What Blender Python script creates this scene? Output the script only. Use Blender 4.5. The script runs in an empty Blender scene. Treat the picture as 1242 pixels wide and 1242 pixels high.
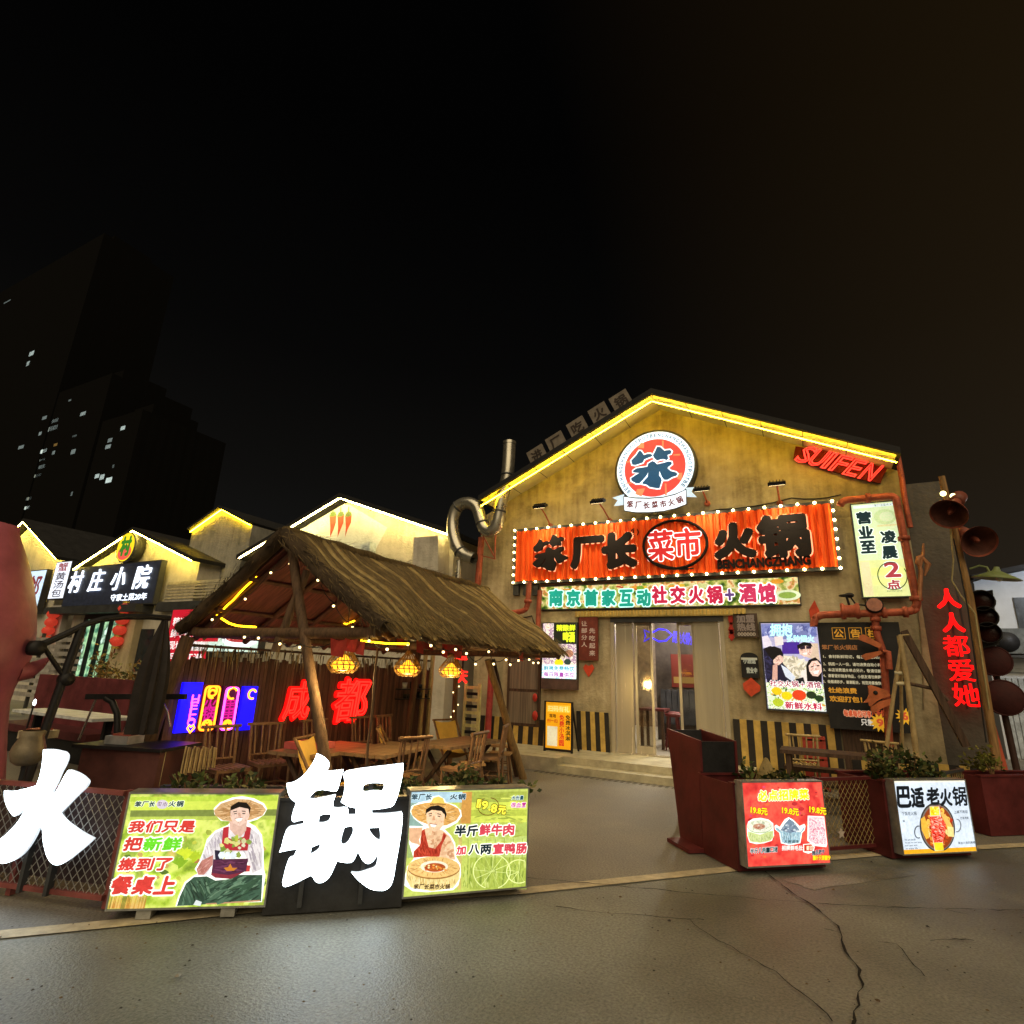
import bpy, bmesh, math, random
from mathutils import Vector, Matrix, Quaternion
random.seed(7)
R = math.radians
sc = bpy.context.scene
col = sc.collection

# ---------------------------------------------------------------- camera, world, sun, exposure
EYE = 1.65
FPX, CX = 680.0, 621.0                       # focal length in pixels of a 1242-pixel-wide frame
PITCH, ROLL, YAW = R(16.17), R(2.17), R(27.95)
fwd = Vector((-math.sin(YAW) * math.cos(PITCH), math.cos(YAW) * math.cos(PITCH), math.sin(PITCH)))
r0 = Vector((math.cos(YAW), math.sin(YAW), 0))
d0 = fwd.cross(r0)
rgt = math.cos(ROLL) * r0 - math.sin(ROLL) * d0
dwn = fwd.cross(rgt)
cam = bpy.data.cameras.new('camera')
cam.sensor_width = 36
cam.lens = FPX / 1242 * 36
cam.clip_start = 0.05
cam.clip_end = 2000
cam_ob = bpy.data.objects.new('camera', cam)
col.objects.link(cam_ob)
m = Matrix((rgt, -dwn, -fwd)).transposed().to_4x4()
m.translation = (0, 0, EYE)
cam_ob.matrix_world = m
sc.camera = cam_ob

wd = bpy.data.worlds.new('World')
sc.world = wd
wd.use_nodes = True
nt = wd.node_tree
bg = nt.nodes['Background']
tc = nt.nodes.new('ShaderNodeTexCoord')
sep = nt.nodes.new('ShaderNodeSeparateXYZ')
ramp = nt.nodes.new('ShaderNodeValToRGB')
nt.links.new(tc.outputs['Generated'], sep.inputs[0])
nt.links.new(sep.outputs['Z'], ramp.inputs[0])
cr = ramp.color_ramp
cr.elements[0].position = 0.0
cr.elements[0].color = (0.0105, 0.0102, 0.0098, 1)      # town glow near the horizon
cr.elements[1].position = 0.75
cr.elements[1].color = (0.0007, 0.0007, 0.0007, 1)
e = cr.elements.new(0.3)
e.color = (0.0046, 0.0043, 0.0038, 1)
e = cr.elements.new(0.5)
e.color = (0.0020, 0.0019, 0.0018, 1)
glow = nt.nodes.new('ShaderNodeMapRange')            # warmer street glow towards the right
nt.links.new(sep.outputs['X'], glow.inputs[0])
glow.inputs[1].default_value = -0.25; glow.inputs[2].default_value = 0.45
mixg = nt.nodes.new('ShaderNodeMixRGB'); mixg.blend_type = 'ADD'
mixg.inputs[2].default_value = (0.013, 0.0075, 0.0022, 1)
nt.links.new(glow.outputs[0], mixg.inputs[0]); nt.links.new(ramp.outputs[0], mixg.inputs[1])
nt.links.new(mixg.outputs[0], bg.inputs[0])
bg.inputs[1].default_value = 1.0

sun = bpy.data.lights.new('night_glow', 'SUN')
sun.energy = 2.5
sun.angle = R(75)
sun.color = (1.0, 0.80, 0.50)
sun_ob = bpy.data.objects.new('night_glow', sun)
col.objects.link(sun_ob)
sun_ob.rotation_euler = Vector((-0.35, 0.75, -0.85)).to_track_quat('-Z', 'Y').to_euler()

sc.view_settings.view_transform = 'Standard'
sc.view_settings.look = 'None'
sc.view_settings.exposure = 0.0
sc.view_settings.gamma = 1.0
sc.render.engine = 'CYCLES'
sc.cycles.use_denoising = True
sc.cycles.max_bounces = 6
sc.cycles.sample_clamp_indirect = 4.0
sc.cycles.use_light_tree = True

# ---------------------------------------------------------------- geometry helpers
def ray(u, v):
    return rgt * ((u - CX) / FPX) + dwn * ((v - CX) / FPX) + fwd

def G(u, v, z=0.0):
    d = ray(u, v)
    t = (z - EYE) / d.z
    return Vector((d.x * t, d.y * t, z))

def FY(u, v, y):
    d = ray(u, v)
    t = y / d.y
    return Vector((d.x * t, y, EYE + d.z * t))

def zoom(s, ox, oy):
    return lambda pts: [(ox + x / s, oy + y / s) for x, y in pts]

class Frame:
    """a vertical plane: O base point, X along it, N towards the viewer"""
    def __init__(s, O, ang):
        s.O = Vector(O)
        s.X = Vector((math.cos(ang), math.sin(ang), 0))
        s.Z = Vector((0, 0, 1))
        s.N = s.X.cross(s.Z)
        if s.N.dot(s.O) > 0 and abs(s.N.dot(s.O)) > 1e-6:
            s.N = -s.N
    def px(s, u, v):
        d = ray(u, v)
        e = Vector((0, 0, EYE))
        t = s.N.dot(s.O - e) / s.N.dot(d)
        p = e + d * t - s.O
        return (p.dot(s.X), p.dot(s.Z))
    def pts(s, l):
        return [s.px(*q) for q in l]
    def at(s, a, b, h=0.0):
        return s.O + s.X * a + s.Z * b + s.N * h
    def box(s, u0, v0, u1, v1):
        """plane box of a pixel box, taken through its centre lines"""
        cu, cv = (u0 + u1) / 2, (v0 + v1) / 2
        a0 = s.px(u0, cv)[0]; a1 = s.px(u1, cv)[0]
        b0 = s.px(cu, v1)[1]; b1 = s.px(cu, v0)[1]
        return (a0, b0, a1, b1)

class MB:
    def __init__(s):
        s.v, s.f, s.mi, s.sm, s.mats = [], [], [], [], []
    def slot(s, m):
        if m not in s.mats:
            s.mats.append(m)
        return s.mats.index(m)
    def add(s, vs, fs, m, smooth=False):
        k = len(s.v)
        s.v += [Vector(x) for x in vs]
        i = s.slot(m)
        for f in fs:
            s.f.append(tuple(k + q for q in f))
            s.mi.append(i)
            s.sm.append(smooth)
    def box(s, c, d, m, rz=0.0, ax=None):
        """c centre, d full sizes; ax = (X,Y,Z) unit axes"""
        if ax is None:
            X = Vector((math.cos(rz), math.sin(rz), 0)); Y = Vector((-math.sin(rz), math.cos(rz), 0)); Z = Vector((0, 0, 1))
        else:
            X, Y, Z = ax
        c = Vector(c)
        vs = [c + X * (sx * d[0] / 2) + Y * (sy * d[1] / 2) + Z * (sz * d[2] / 2) for sz in (-1, 1) for sy in (-1, 1) for sx in (-1, 1)]
        s.add(vs, [(0, 2, 3, 1), (4, 5, 7, 6), (0, 1, 5, 4), (2, 6, 7, 3), (0, 4, 6, 2), (1, 3, 7, 5)], m)
    def bbox(s, lo, hi, m):
        s.box([(a + b) / 2 for a, b in zip(lo, hi)], [abs(b - a) for a, b in zip(lo, hi)], m)
    def bar(s, p, q, w, h, m, up=(0, 0, 1)):
        p, q = Vector(p), Vector(q)
        Y = (q - p); L = Y.length; Y.normalize()
        X = Y.cross(Vector(up))
        if X.length < 1e-4:
            X = Y.cross(Vector((0, 1, 0)))
        X.normalize(); Z = X.cross(Y)
        s.box((p + q) / 2, (w, L, h), m, ax=(X, Y, Z))
    def poly(s, pts, m):
        s.add(pts, [tuple(range(len(pts)))], m)
    def prism(s, pts, off, m, m2=None):
        """polygon extruded by the vector off"""
        n = len(pts); pts = [Vector(p) for p in pts]; off = Vector(off)
        s.add(pts + [p + off for p in pts], [tuple(range(n)), tuple(range(2 * n - 1, n - 1, -1))], m)
        s.add(pts + [p + off for p in pts], [(i, n + i, n + (i + 1) % n, (i + 1) % n) for i in range(n)], m2 or m)
    def tube(s, path, r, m, n=8, closed=False, caps=True, smooth=True):
        P = [Vector(p) for p in path]
        rs = r if isinstance(r, (list, tuple)) else [r] * len(P)
        k = len(P)
        vs = []
        prev = None
        for i, p in enumerate(P):
            a = P[(i - 1) % k] if (closed or i > 0) else p
            b = P[(i + 1) % k] if (closed or i < k - 1) else p
            t = (b - a).normalized()
            if prev is None:
                x = t.cross(Vector((0, 0, 1)))
                if x.length < 1e-3:
                    x = t.cross(Vector((0, 1, 0)))
            else:
                x = prev - t * prev.dot(t)
            x.normalize(); prev = x
            y = t.cross(x)
            for j in range(n):
                q = 2 * math.pi * j / n
                vs.append(p + (x * math.cos(q) + y * math.sin(q)) * rs[i])
        fs = []
        for i in range(k if closed else k - 1):
            for j in range(n):
                fs.append((i * n + j, i * n + (j + 1) % n, ((i + 1) % k) * n + (j + 1) % n, ((i + 1) % k) * n + j))
        s.add(vs, fs, m, smooth)
        if caps and not closed:
            s.add(vs[:n], [tuple(range(n - 1, -1, -1))], m)
            s.add(vs[-n:], [tuple(range(n))], m)
    def lathe(s, prof, c, m, n=16, axis=(0, 0, 1), smooth=True):
        """prof: list of (radius, height along axis)"""
        A = Vector(axis).normalized()
        X = A.cross(Vector((0, 0, 1)))
        if X.length < 1e-3:
            X = Vector((1, 0, 0))
        X.normalize(); Y = A.cross(X); c = Vector(c)
        vs = [c + A * h + (X * math.cos(2 * math.pi * j / n) + Y * math.sin(2 * math.pi * j / n)) * r for r, h in prof for j in range(n)]
        fs = [(i * n + j, i * n + (j + 1) % n, (i + 1) * n + (j + 1) % n, (i + 1) * n + j) for i in range(len(prof) - 1) for j in range(n)]
        s.add(vs, fs, m, smooth)
    def ball(s, c, r, m, n=8, sc3=(1, 1, 1)):
        c = Vector(c); vs = []; k = max(4, n // 2)
        for i in range(k + 1):
            t = math.pi * i / k
            for j in range(n):
                q = 2 * math.pi * j / n
                vs.append(c + Vector((r * sc3[0] * math.sin(t) * math.cos(q), r * sc3[1] * math.sin(t) * math.sin(q), r * sc3[2] * math.cos(t))))
        fs = [(i * n + j, (i + 1) * n + j, (i + 1) * n + (j + 1) % n, i * n + (j + 1) % n) for i in range(k) for j in range(n)]
        s.add(vs, fs, m, True)
    def build(s, name, parent=None, label=None, local=False):
        me = bpy.data.meshes.new(name)
        o = bpy.data.objects.new(name, me)
        col.objects.link(o)
        org = Vector((0, 0, 0))
        if not local:
            if parent is not None:
                p = parent
                while p is not None:
                    org += p.location; p = p.parent
            else:
                xs = [v.x for v in s.v]; ys = [v.y for v in s.v]; zs = [v.z for v in s.v]
                org = Vector(((min(xs) + max(xs)) / 2, (min(ys) + max(ys)) / 2, min(zs)))
                o.location = org
        me.from_pydata([v - org for v in s.v], [], s.f)
        for m in s.mats:
            me.materials.append(m)
        me.polygons.foreach_set('material_index', s.mi)
        me.polygons.foreach_set('use_smooth', s.sm)
        me.update()
        if parent is not None:
            o.parent = parent
        if label:
            o['label'] = label
        return o

def tag(o, label, cat, group=None):
    o['label'] = label; o['category'] = cat
    if group:
        o['group'] = group
    return o

def thing(name, label, cat, loc, rz=0.0, group=None):
    o = bpy.data.objects.new(name, None)
    col.objects.link(o)
    o.location = loc; o.rotation_euler = (0, 0, rz); o.empty_display_size = 0.1
    return tag(o, label, cat, group)

def kind(o, k):
    o['kind'] = k
    return o

def copy_tree(o, parent=None):
    c = o.copy(); col.objects.link(c); c.parent = parent
    for ch in list(o.children):
        copy_tree(ch, c)
    return c

# ---------------------------------------------------------------- materials
def lin(c):
    if isinstance(c, str):
        c = tuple(int(c[i:i + 2], 16) / 255 for i in (0, 2, 4))
    return tuple((x / 12.92 if x <= 0.04045 else ((x + 0.055) / 1.055) ** 2.4) for x in c)

_em = {}
def em(c, s=1.0, sample=None):
    """a lit surface: printed sheet with lamps behind it, a neon tube, an LED"""
    k = (c, s)
    if k in _em:
        return _em[k]
    m = bpy.data.materials.new('lit_' + str(c)); m.use_nodes = True
    b = m.node_tree.nodes['Principled BSDF']
    l = lin(c)
    b.inputs['Base Color'].default_value = (*[x * 0.4 + .01 for x in l], 1)
    b.inputs['Roughness'].default_value = 0.5
    b.inputs['Specular IOR Level'].default_value = 0.2
    b.inputs['Emission Color'].default_value = (*l, 1)
    b.inputs['Emission Strength'].default_value = s
    if s <= 1.4:               # a print on a backlit sheet: fine ink grain and uneven lamps behind
        t = m.node_tree; tc = t.nodes.new('ShaderNodeTexCoord')
        n1 = t.nodes.new('ShaderNodeTexNoise'); n1.inputs['Scale'].default_value = 38; n1.inputs['Detail'].default_value = 6; n1.inputs['Roughness'].default_value = .7
        n2 = t.nodes.new('ShaderNodeTexNoise'); n2.inputs['Scale'].default_value = 3.2; n2.inputs['Detail'].default_value = 2
        mu = t.nodes.new('ShaderNodeMath'); mu.operation = 'MULTIPLY'
        mr = t.nodes.new('ShaderNodeMapRange'); mr.inputs[1].default_value = .3; mr.inputs[2].default_value = .7; mr.inputs[3].default_value = .74 * s; mr.inputs[4].default_value = 1.2 * s
        mr2 = t.nodes.new('ShaderNodeMapRange'); mr2.inputs[1].default_value = .3; mr2.inputs[2].default_value = .7; mr2.inputs[3].default_value = .86; mr2.inputs[4].default_value = 1.1
        for n in (n1, n2):
            t.links.new(tc.outputs['Object'], n.inputs['Vector'])
        t.links.new(n1.outputs['Fac'], mr.inputs[0]); t.links.new(n2.outputs['Fac'], mr2.inputs[0])
        t.links.new(mr.outputs[0], mu.inputs[0]); t.links.new(mr2.outputs[0], mu.inputs[1]); t.links.new(mu.outputs[0], b.inputs['Emission Strength'])
    if sample:
        m.cycles.emission_sampling = sample
    _em[k] = m
    return m

def em_noise(cols, s=1.0, scale=8.0, detail=3.0, vor=False):
    """a lit print whose picture is too fine to draw: mottled colours"""
    m = bpy.data.materials.new('lit_print'); m.use_nodes = True
    t = m.node_tree; b = t.nodes['Principled BSDF']
    tc = t.nodes.new('ShaderNodeTexCoord')
    if vor:
        n = t.nodes.new('ShaderNodeTexVoronoi'); n.inputs['Scale'].default_value = scale
        outp = n.outputs['Color']
        sp = t.nodes.new('ShaderNodeSeparateXYZ'); t.links.new(outp, sp.inputs[0]); outp = sp.outputs[0]
    else:
        n = t.nodes.new('ShaderNodeTexNoise'); n.inputs['Scale'].default_value = scale; n.inputs['Detail'].default_value = detail
        outp = n.outputs['Fac']
    t.links.new(tc.outputs['Object'], n.inputs['Vector'])
    r = t.nodes.new('ShaderNodeValToRGB'); t.links.new(outp, r.inputs[0])
    cr = r.color_ramp
    lo, hi = (0.05, 0.95) if vor else (0.33, 0.67)
    for i, c in enumerate(cols):
        p = lo + (hi - lo) * i / (len(cols) - 1)
        e = cr.elements[i] if i < 2 else cr.elements.new(p)
        e.position = p; e.color = (*lin(c), 1)
    t.links.new(r.outputs[0], b.inputs['Emission Color'])
    t.links.new(r.outputs[0], b.inputs['Base Color'])
    b.inputs['Emission Strength'].default_value = s
    b.inputs['Specular IOR Level'].default_value = 0.2
    return m

_pb = {}
def pbr(c, rough=0.6, metal=0.0, var=0.35, scale=6.0, bump=0.15, stretch=(1, 1, 1), c2=None, bscale=None):
    k = (c, rough, metal, var, scale, bump, stretch, c2, bscale)
    if k in _pb:
        return _pb[k]
    m = bpy.data.materials.new('mat_' + str(c)); m.use_nodes = True
    t = m.node_tree; b = t.nodes['Principled BSDF']
    b.inputs['Metallic'].default_value = metal
    b.inputs['Specular IOR Level'].default_value = 0.22 if metal < .5 else 0.5
    l = c if not isinstance(c, str) else lin(c)
    tc = t.nodes.new('ShaderNodeTexCoord'); mp = t.nodes.new('ShaderNodeMapping')
    mp.inputs['Scale'].default_value = stretch
    t.links.new(tc.outputs['Object'], mp.inputs[0])
    n = t.nodes.new('ShaderNodeTexNoise'); n.inputs['Scale'].default_value = scale; n.inputs['Detail'].default_value = 6; n.inputs['Roughness'].default_value = 0.65
    t.links.new(mp.outputs[0], n.inputs['Vector'])
    r = t.nodes.new('ShaderNodeValToRGB'); t.links.new(n.outputs['Fac'], r.inputs[0])
    l2 = (c2 if not isinstance(c2, str) else lin(c2)) if c2 else tuple(min(1, x * (1 + var)) for x in l)
    r.color_ramp.elements[0].position = .32; r.color_ramp.elements[0].color = (*[x * (1 - var) for x in l], 1)
    r.color_ramp.elements[1].position = .7; r.color_ramp.elements[1].color = (*l2, 1)
    t.links.new(r.outputs[0], b.inputs['Base Color'])
    mr = t.nodes.new('ShaderNodeMapRange'); t.links.new(n.outputs['Fac'], mr.inputs[0])
    mr.inputs[3].default_value = max(0.05, rough - .12); mr.inputs[4].default_value = min(1, rough + .12)
    t.links.new(mr.outputs[0], b.inputs['Roughness'])
    if bump:
        n2 = t.nodes.new('ShaderNodeTexNoise'); n2.inputs['Scale'].default_value = bscale or scale * 5; n2.inputs['Detail'].default_value = 5
        t.links.new(mp.outputs[0], n2.inputs['Vector'])
        bp = t.nodes.new('ShaderNodeBump'); bp.inputs['Strength'].default_value = bump; bp.inputs['Distance'].default_value = 0.02
        t.links.new(n2.outputs['Fac'], bp.inputs['Height']); t.links.new(bp.outputs[0], b.inputs['Normal'])
    _pb[k] = m
    return m

def glass(tint=(0.8, 0.8, 0.75), mix=0.25):
    m = bpy.data.materials.new('pane'); m.use_nodes = True
    t = m.node_tree; t.nodes.clear()
    o = t.nodes.new('ShaderNodeOutputMaterial'); a = t.nodes.new('ShaderNodeBsdfTransparent'); g = t.nodes.new('ShaderNodeBsdfGlossy')
    a.inputs[0].default_value = (*tint, 1); g.inputs['Roughness'].default_value = 0.06
    x = t.nodes.new('ShaderNodeMixShader'); x.inputs[0].default_value = mix
    t.links.new(a.outputs[0], x.inputs[1]); t.links.new(g.outputs[0], x.inputs[2]); t.links.new(x.outputs[0], o.inputs[0])
    return m

# ---------------------------------------------------------------- lettering
_gl = {}
def glyph(s, tube=0.0):
    k = (s, tube)
    if k in _gl:
        return _gl[k]
    cu = bpy.data.curves.new('lettering', 'FONT'); cu.body = s; cu.size = 1.0; cu.resolution_u = 3
    if tube:
        cu.fill_mode = 'NONE'; cu.bevel_depth = tube; cu.bevel_resolution = 1; cu.resolution_u = 2
    o = bpy.data.objects.new('lettering', cu); col.objects.link(o)
    dg = bpy.context.evaluated_depsgraph_get(); dg.update()
    me = bpy.data.meshes.new_from_object(o.evaluated_get(dg))
    vs = [v.co.copy() for v in me.vertices]; fs = [tuple(p.vertices) for p in me.polygons]
    bpy.data.objects.remove(o); bpy.data.curves.remove(cu); bpy.data.meshes.remove(me)
    if not vs:
        vs = [Vector((0, 0, 0)), Vector((1, 0, 0)), Vector((0, 1, 0))]; fs = []
    _gl[k] = (vs, fs)
    return vs, fs

def edges_once(fs):
    c = {}
    for f in fs:
        for i in range(len(f)):
            a, b = f[i], f[(i + 1) % len(f)]
            k = (min(a, b), max(a, b))
            c[k] = None if k in c else (a, b)
    return [e for e in c.values() if e]

class Board(MB):
    """things drawn on a Frame; layers stand one in front of the other"""
    STEP = 0.0015
    def __init__(s, fr, base=0.0):
        super().__init__(); s.fr = fr; s.base = base
    def h(s, layer):
        return s.base + layer * s.STEP
    def pp(s, pts, m, layer=0):
        """polygon from photo pixels"""
        s.ab(s.fr.pts(pts), m, layer)
    def ab(s, pts, m, layer=0):
        s.poly([s.fr.at(a, b, s.h(layer)) for a, b in pts], m)
    def rect(s, a0, b0, a1, b1, m, layer=0):
        s.ab([(a0, b0), (a1, b0), (a1, b1), (a0, b1)], m, layer)
    def ell(s, c, rx, ry, m, layer=0, n=28, rot=0.0, t0=0, t1=2 * math.pi):
        p = []
        for i in range(n):
            q = t0 + (t1 - t0) * i / n
            x, y = rx * math.cos(q), ry * math.sin(q)
            p.append((c[0] + x * math.cos(rot) - y * math.sin(rot), c[1] + x * math.sin(rot) + y * math.cos(rot)))
        s.ab(p, m, layer)
    def slab(s, a0, b0, a1, b1, h0, h1, m):
        c = s.fr.at((a0 + a1) / 2, (b0 + b1) / 2, (h0 + h1) / 2)
        s.box(c, (a1 - a0, abs(h1 - h0), b1 - b0), m, ax=(s.fr.X, s.fr.N, s.fr.Z))
    def text(s, t, box, m, layer=1, bold=0.0, n=8, shear=0.0, deep=0.0, rot=0.0, side=None, tube=0.0, stack=False, gap=0.1):
        """t into the plane box (a0,b0,a1,b1); bold is a share of the letter height"""
        if stack:
            k = len(t); H = (box[3] - box[1]) / k
            for i, ch in enumerate(t):
                b1 = box[3] - i * H
                s.text(ch, (box[0], b1 - H * (1 - gap / 2), box[2], b1 - H * gap / 2), m, layer, bold, n, shear, deep, rot, side, tube)
            return
        vs, fs = glyph(t, tube)
        xs = [v.x for v in vs]; ys = [v.y for v in vs]
        x0, x1, y0, y1 = min(xs), max(xs), min(ys), max(ys)
        W, H = box[2] - box[0], box[3] - box[1]
        ca, cb = (box[0] + box[2]) / 2, (box[1] + box[3]) / 2
        r = bold * H
        dirs = [(0, 0)] + ([(r * math.cos(2 * math.pi * i / n), r * math.sin(2 * math.pi * i / n)) for i in range(n)] if bold else [])
        sx, sy = W / max(1e-6, x1 - x0), H / max(1e-6, y1 - y0)
        P = [((v.x - x0) * sx - W / 2, (v.y - y0) * sy - H / 2, v.z * sy) for v in vs]
        co, si = math.cos(rot), math.sin(rot)
        rim = edges_once(fs) if deep else []
        for i, (dx, dy) in enumerate(dirs):
            hh = s.h(layer) + i * 0.00012
            Q = []
            for x, y, z in P:
                x, y = x + y * shear + dx, y + dy
                Q.append((ca + x * co - y * si, cb + x * si + y * co, z))
            s.add([s.fr.at(a, b, hh + deep + z) for a, b, z in Q], fs, m, bool(tube))
            if deep:
                k = len(Q)
                s.add([s.fr.at(a, b, hh + deep) for a, b, z in Q] + [s.fr.at(a, b, hh) for a, b, z in Q],
                      [(a, b, k + b, k + a) for a, b in rim], side or m)
    def pxt(s, t, u0, v0, u1, v1, m, **k):
        s.text(t, s.fr.box(u0, v0, u1, v1), m, **k)
    def outlined(s, t, box, m, mo, layer=2, bold=0.03, out=0.04, **k):
        s.text(t, box, mo, layer=layer, bold=bold + out, n=10, **k)
        s.text(t, box, m, layer=layer + 1.2, bold=bold, **k)
    def pxo(s, t, u0, v0, u1, v1, m, mo, **k):
        s.outlined(t, s.fr.box(u0, v0, u1, v1), m, mo, **k)

def shape3d(name, loops, fr, h0, deep, mat, parent=None, bevel=0.0, label=None, side=None):
    """a cut-out letter: smooth closed outlines (first outer, others holes) extruded off a Frame"""
    cu = bpy.data.curves.new(name, 'CURVE'); cu.dimensions = '2D'; cu.fill_mode = 'BOTH'
    cu.extrude = deep / 2 - bevel; cu.bevel_depth = bevel; cu.bevel_resolution = 2; cu.resolution_u = 4
    for L in loops:
        sp = cu.splines.new('BEZIER'); sp.bezier_points.add(len(L) - 1); sp.use_cyclic_u = True
        for bp, (a, b) in zip(sp.bezier_points, L):
            bp.co = (a, b, 0); bp.handle_left_type = bp.handle_right_type = 'AUTO'
        k = len(L)
        for i, bp in enumerate(sp.bezier_points):      # keep sharp corners sharp
            p = Vector(L[i]); q = Vector(L[i - 1]) - p; r = Vector(L[(i + 1) % k]) - p
            if q.length and r.length and q.normalized().dot(r.normalized()) > -0.45:
                bp.handle_left_type = bp.handle_right_type = 'VECTOR'
    o = bpy.data.objects.new(name, cu); col.objects.link(o)
    dg = bpy.context.evaluated_depsgraph_get(); dg.update()
    me = bpy.data.meshes.new_from_object(o.evaluated_get(dg))
    mb = MB()
    vs = [fr.at(v.co.x, v.co.y, h0 + deep / 2 + v.co.z) for v in me.vertices]
    fr_f = [tuple(p.vertices) for p in me.polygons if side is None or p.normal.z > .35]
    sd_f = [tuple(p.vertices) for p in me.polygons if not (side is None or p.normal.z > .35)]
    mb.add(vs, fr_f, mat, False)
    if sd_f:
        mb.add(vs, sd_f, side, False)
    bpy.data.objects.remove(o); bpy.data.curves.remove(cu); bpy.data.meshes.remove(me)
    return mb.build(name, parent, label)
# ================================================================ the setting: ground, strip, platform, tower lights
def asphalt(c1, c2, rough, scale=1.3):
    m = bpy.data.materials.new('asphalt'); m.use_nodes = True
    t = m.node_tree; b = t.nodes['Principled BSDF']
    tc = t.nodes.new('ShaderNodeTexCoord')
    n1 = t.nodes.new('ShaderNodeTexNoise'); n1.inputs['Scale'].default_value = scale * .35; n1.inputs['Detail'].default_value = 7; n1.inputs['Roughness'].default_value = .6
    n2 = t.nodes.new('ShaderNodeTexNoise'); n2.inputs['Scale'].default_value = 55; n2.inputs['Detail'].default_value = 3
    n3 = t.nodes.new('ShaderNodeTexVoronoi'); n3.inputs['Scale'].default_value = 90
    for n in (n1, n2, n3):
        t.links.new(tc.outputs['Object'], n.inputs['Vector'])
    r = t.nodes.new('ShaderNodeValToRGB'); r.color_ramp.elements[0].position = .40; r.color_ramp.elements[1].position = .62
    r.color_ramp.elements[0].color = (*c1, 1); r.color_ramp.elements[1].color = (*c2, 1)
    t.links.new(n1.outputs['Fac'], r.inputs[0])
    mx = t.nodes.new('ShaderNodeMixRGB'); mx.blend_type = 'MULTIPLY'; mx.inputs[0].default_value = .75
    r2 = t.nodes.new('ShaderNodeValToRGB'); r2.color_ramp.elements[0].position = .3; r2.color_ramp.elements[1].position = .65
    r2.color_ramp.elements[0].color = (.45, .45, .45, 1); r2.color_ramp.elements[1].color = (1.2, 1.2, 1.2, 1)
    t.links.new(n2.outputs['Fac'], r2.inputs[0])
    t.links.new(r.outputs[0], mx.inputs[1]); t.links.new(r2.outputs[0], mx.inputs[2])
    t.links.new(mx.outputs[0], b.inputs['Base Color'])
    b.inputs['Roughness'].default_value = rough
    mr = t.nodes.new('ShaderNodeMapRange'); t.links.new(n1.outputs['Fac'], mr.inputs[0])
    mr.inputs[1].default_value = .3; mr.inputs[2].default_value = .7
    mr.inputs[3].default_value = rough - .14; mr.inputs[4].default_value = rough + .12
    t.links.new(mr.outputs[0], b.inputs['Roughness'])
    ad = t.nodes.new('ShaderNodeMath'); ad.operation = 'MULTIPLY_ADD'; ad.inputs[1].default_value = .5
    t.links.new(n3.outputs['Distance'], ad.inputs[0]); t.links.new(n2.outputs['Fac'], ad.inputs[2])
    bp = t.nodes.new('ShaderNodeBump'); bp.inputs['Strength'].default_value = .38; bp.inputs['Distance'].default_value = .012
    t.links.new(ad.outputs[0], bp.inputs['Height']); t.links.new(bp.outputs[0], b.inputs['Normal'])
    return m

ASPH = asphalt((.095, .097, .084), (.215, .218, .188), .56)
CONC = asphalt((.12, .11, .095), (.20, .185, .155), .62, 2.0)
g = MB(); g.poly([(-400, -60, 0), (400, -60, 0), (400, 500, 0), (-400, 500, 0)], ASPH)
kind(g.build('ground'), 'structure')
# forecourt behind the strip, a lighter concrete sheet
yl = [(0, 1140), (160, 1124), (320, 1107), (480, 1096), (640, 1085), (770, 1071), (900, 1057), (1000, 1045), (1100, 1036), (1242, 1028)]
ylw = [G(u, v) for u, v in yl]
d = (ylw[-1] - ylw[-2]).normalized()
ylw = [ylw[0] + (ylw[0] - ylw[1]) * 6] + ylw + [ylw[-1] + d * 25]
nrm = Vector((-.7, .72, 0))
g = MB()
far = [Vector((30, 40, 0)), Vector((-60, 40, 0))]
pts = [p + nrm * .06 for p in ylw] + far
g.poly([(p.x, p.y, .004) for p in pts], CONC)
kind(g.build('forecourt'), 'structure')
STRIP = pbr((.42, .36, .25), .6, var=.3, scale=9, bump=.2)
g = MB()
for a, b in zip(ylw, ylw[1:]):
    g.add([(a.x, a.y, .008), (b.x, b.y, .008), (b.x + nrm.x * .13, b.y + nrm.y * .13, .008), (a.x + nrm.x * .13, a.y + nrm.y * .13, .008)], [(0, 1, 2, 3)], STRIP)
kind(g.build('kerb_strip'), 'structure')
# cracks across the paving
CRK = pbr((.012, .011, .010), .9, var=.3)
def crack(px, w=.014):
    P = []
    for (u0, v0), (u1, v1) in zip(px, px[1:]):
        a, b = G(u0, v0), G(u1, v1); k = max(3, int((b - a).length / .07))
        for i in range(k):
            P.append(a.lerp(b, i / k) + Vector((random.uniform(-.012, .012), random.uniform(-.014, .014), 0)))
    P.append(G(*px[-1]))
    vs, fs = [], []
    for i, p in enumerate(P):
        t = (P[min(i + 1, len(P) - 1)] - P[max(i - 1, 0)]).normalized(); s = Vector((-t.y, t.x, 0)) * w * random.uniform(.15, 1.0) * .5
        vs += [(p.x + s.x, p.y + s.y, .0125), (p.x - s.x, p.y - s.y, .0125)]
    for i in range(len(P) - 1):
        fs.append((2 * i, 2 * i + 2, 2 * i + 3, 2 * i + 1))
    g = MB(); g.add(vs, fs, CRK); kind(g.build('paving_crack'), 'structure')
crack([(640, 1066), (700, 1072), (760, 1077), (850, 1086), (940, 1094), (1040, 1101), (1130, 1104), (1242, 1106)], .016)
crack([(676, 1102), (730, 1109), (800, 1114), (836, 1117), (854, 1118)], .012)
crack([(836, 1118), (858, 1136), (900, 1158), (940, 1182), (985, 1217), (1010, 1242)], .012)
crack([(928, 1058), (955, 1080), (985, 1100), (1017, 1126), (1022, 1150), (1040, 1172), (1046, 1195), (1038, 1230), (1034, 1262)], .02)
crack([(1002, 1130), (1024, 1134)], .010)
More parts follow.
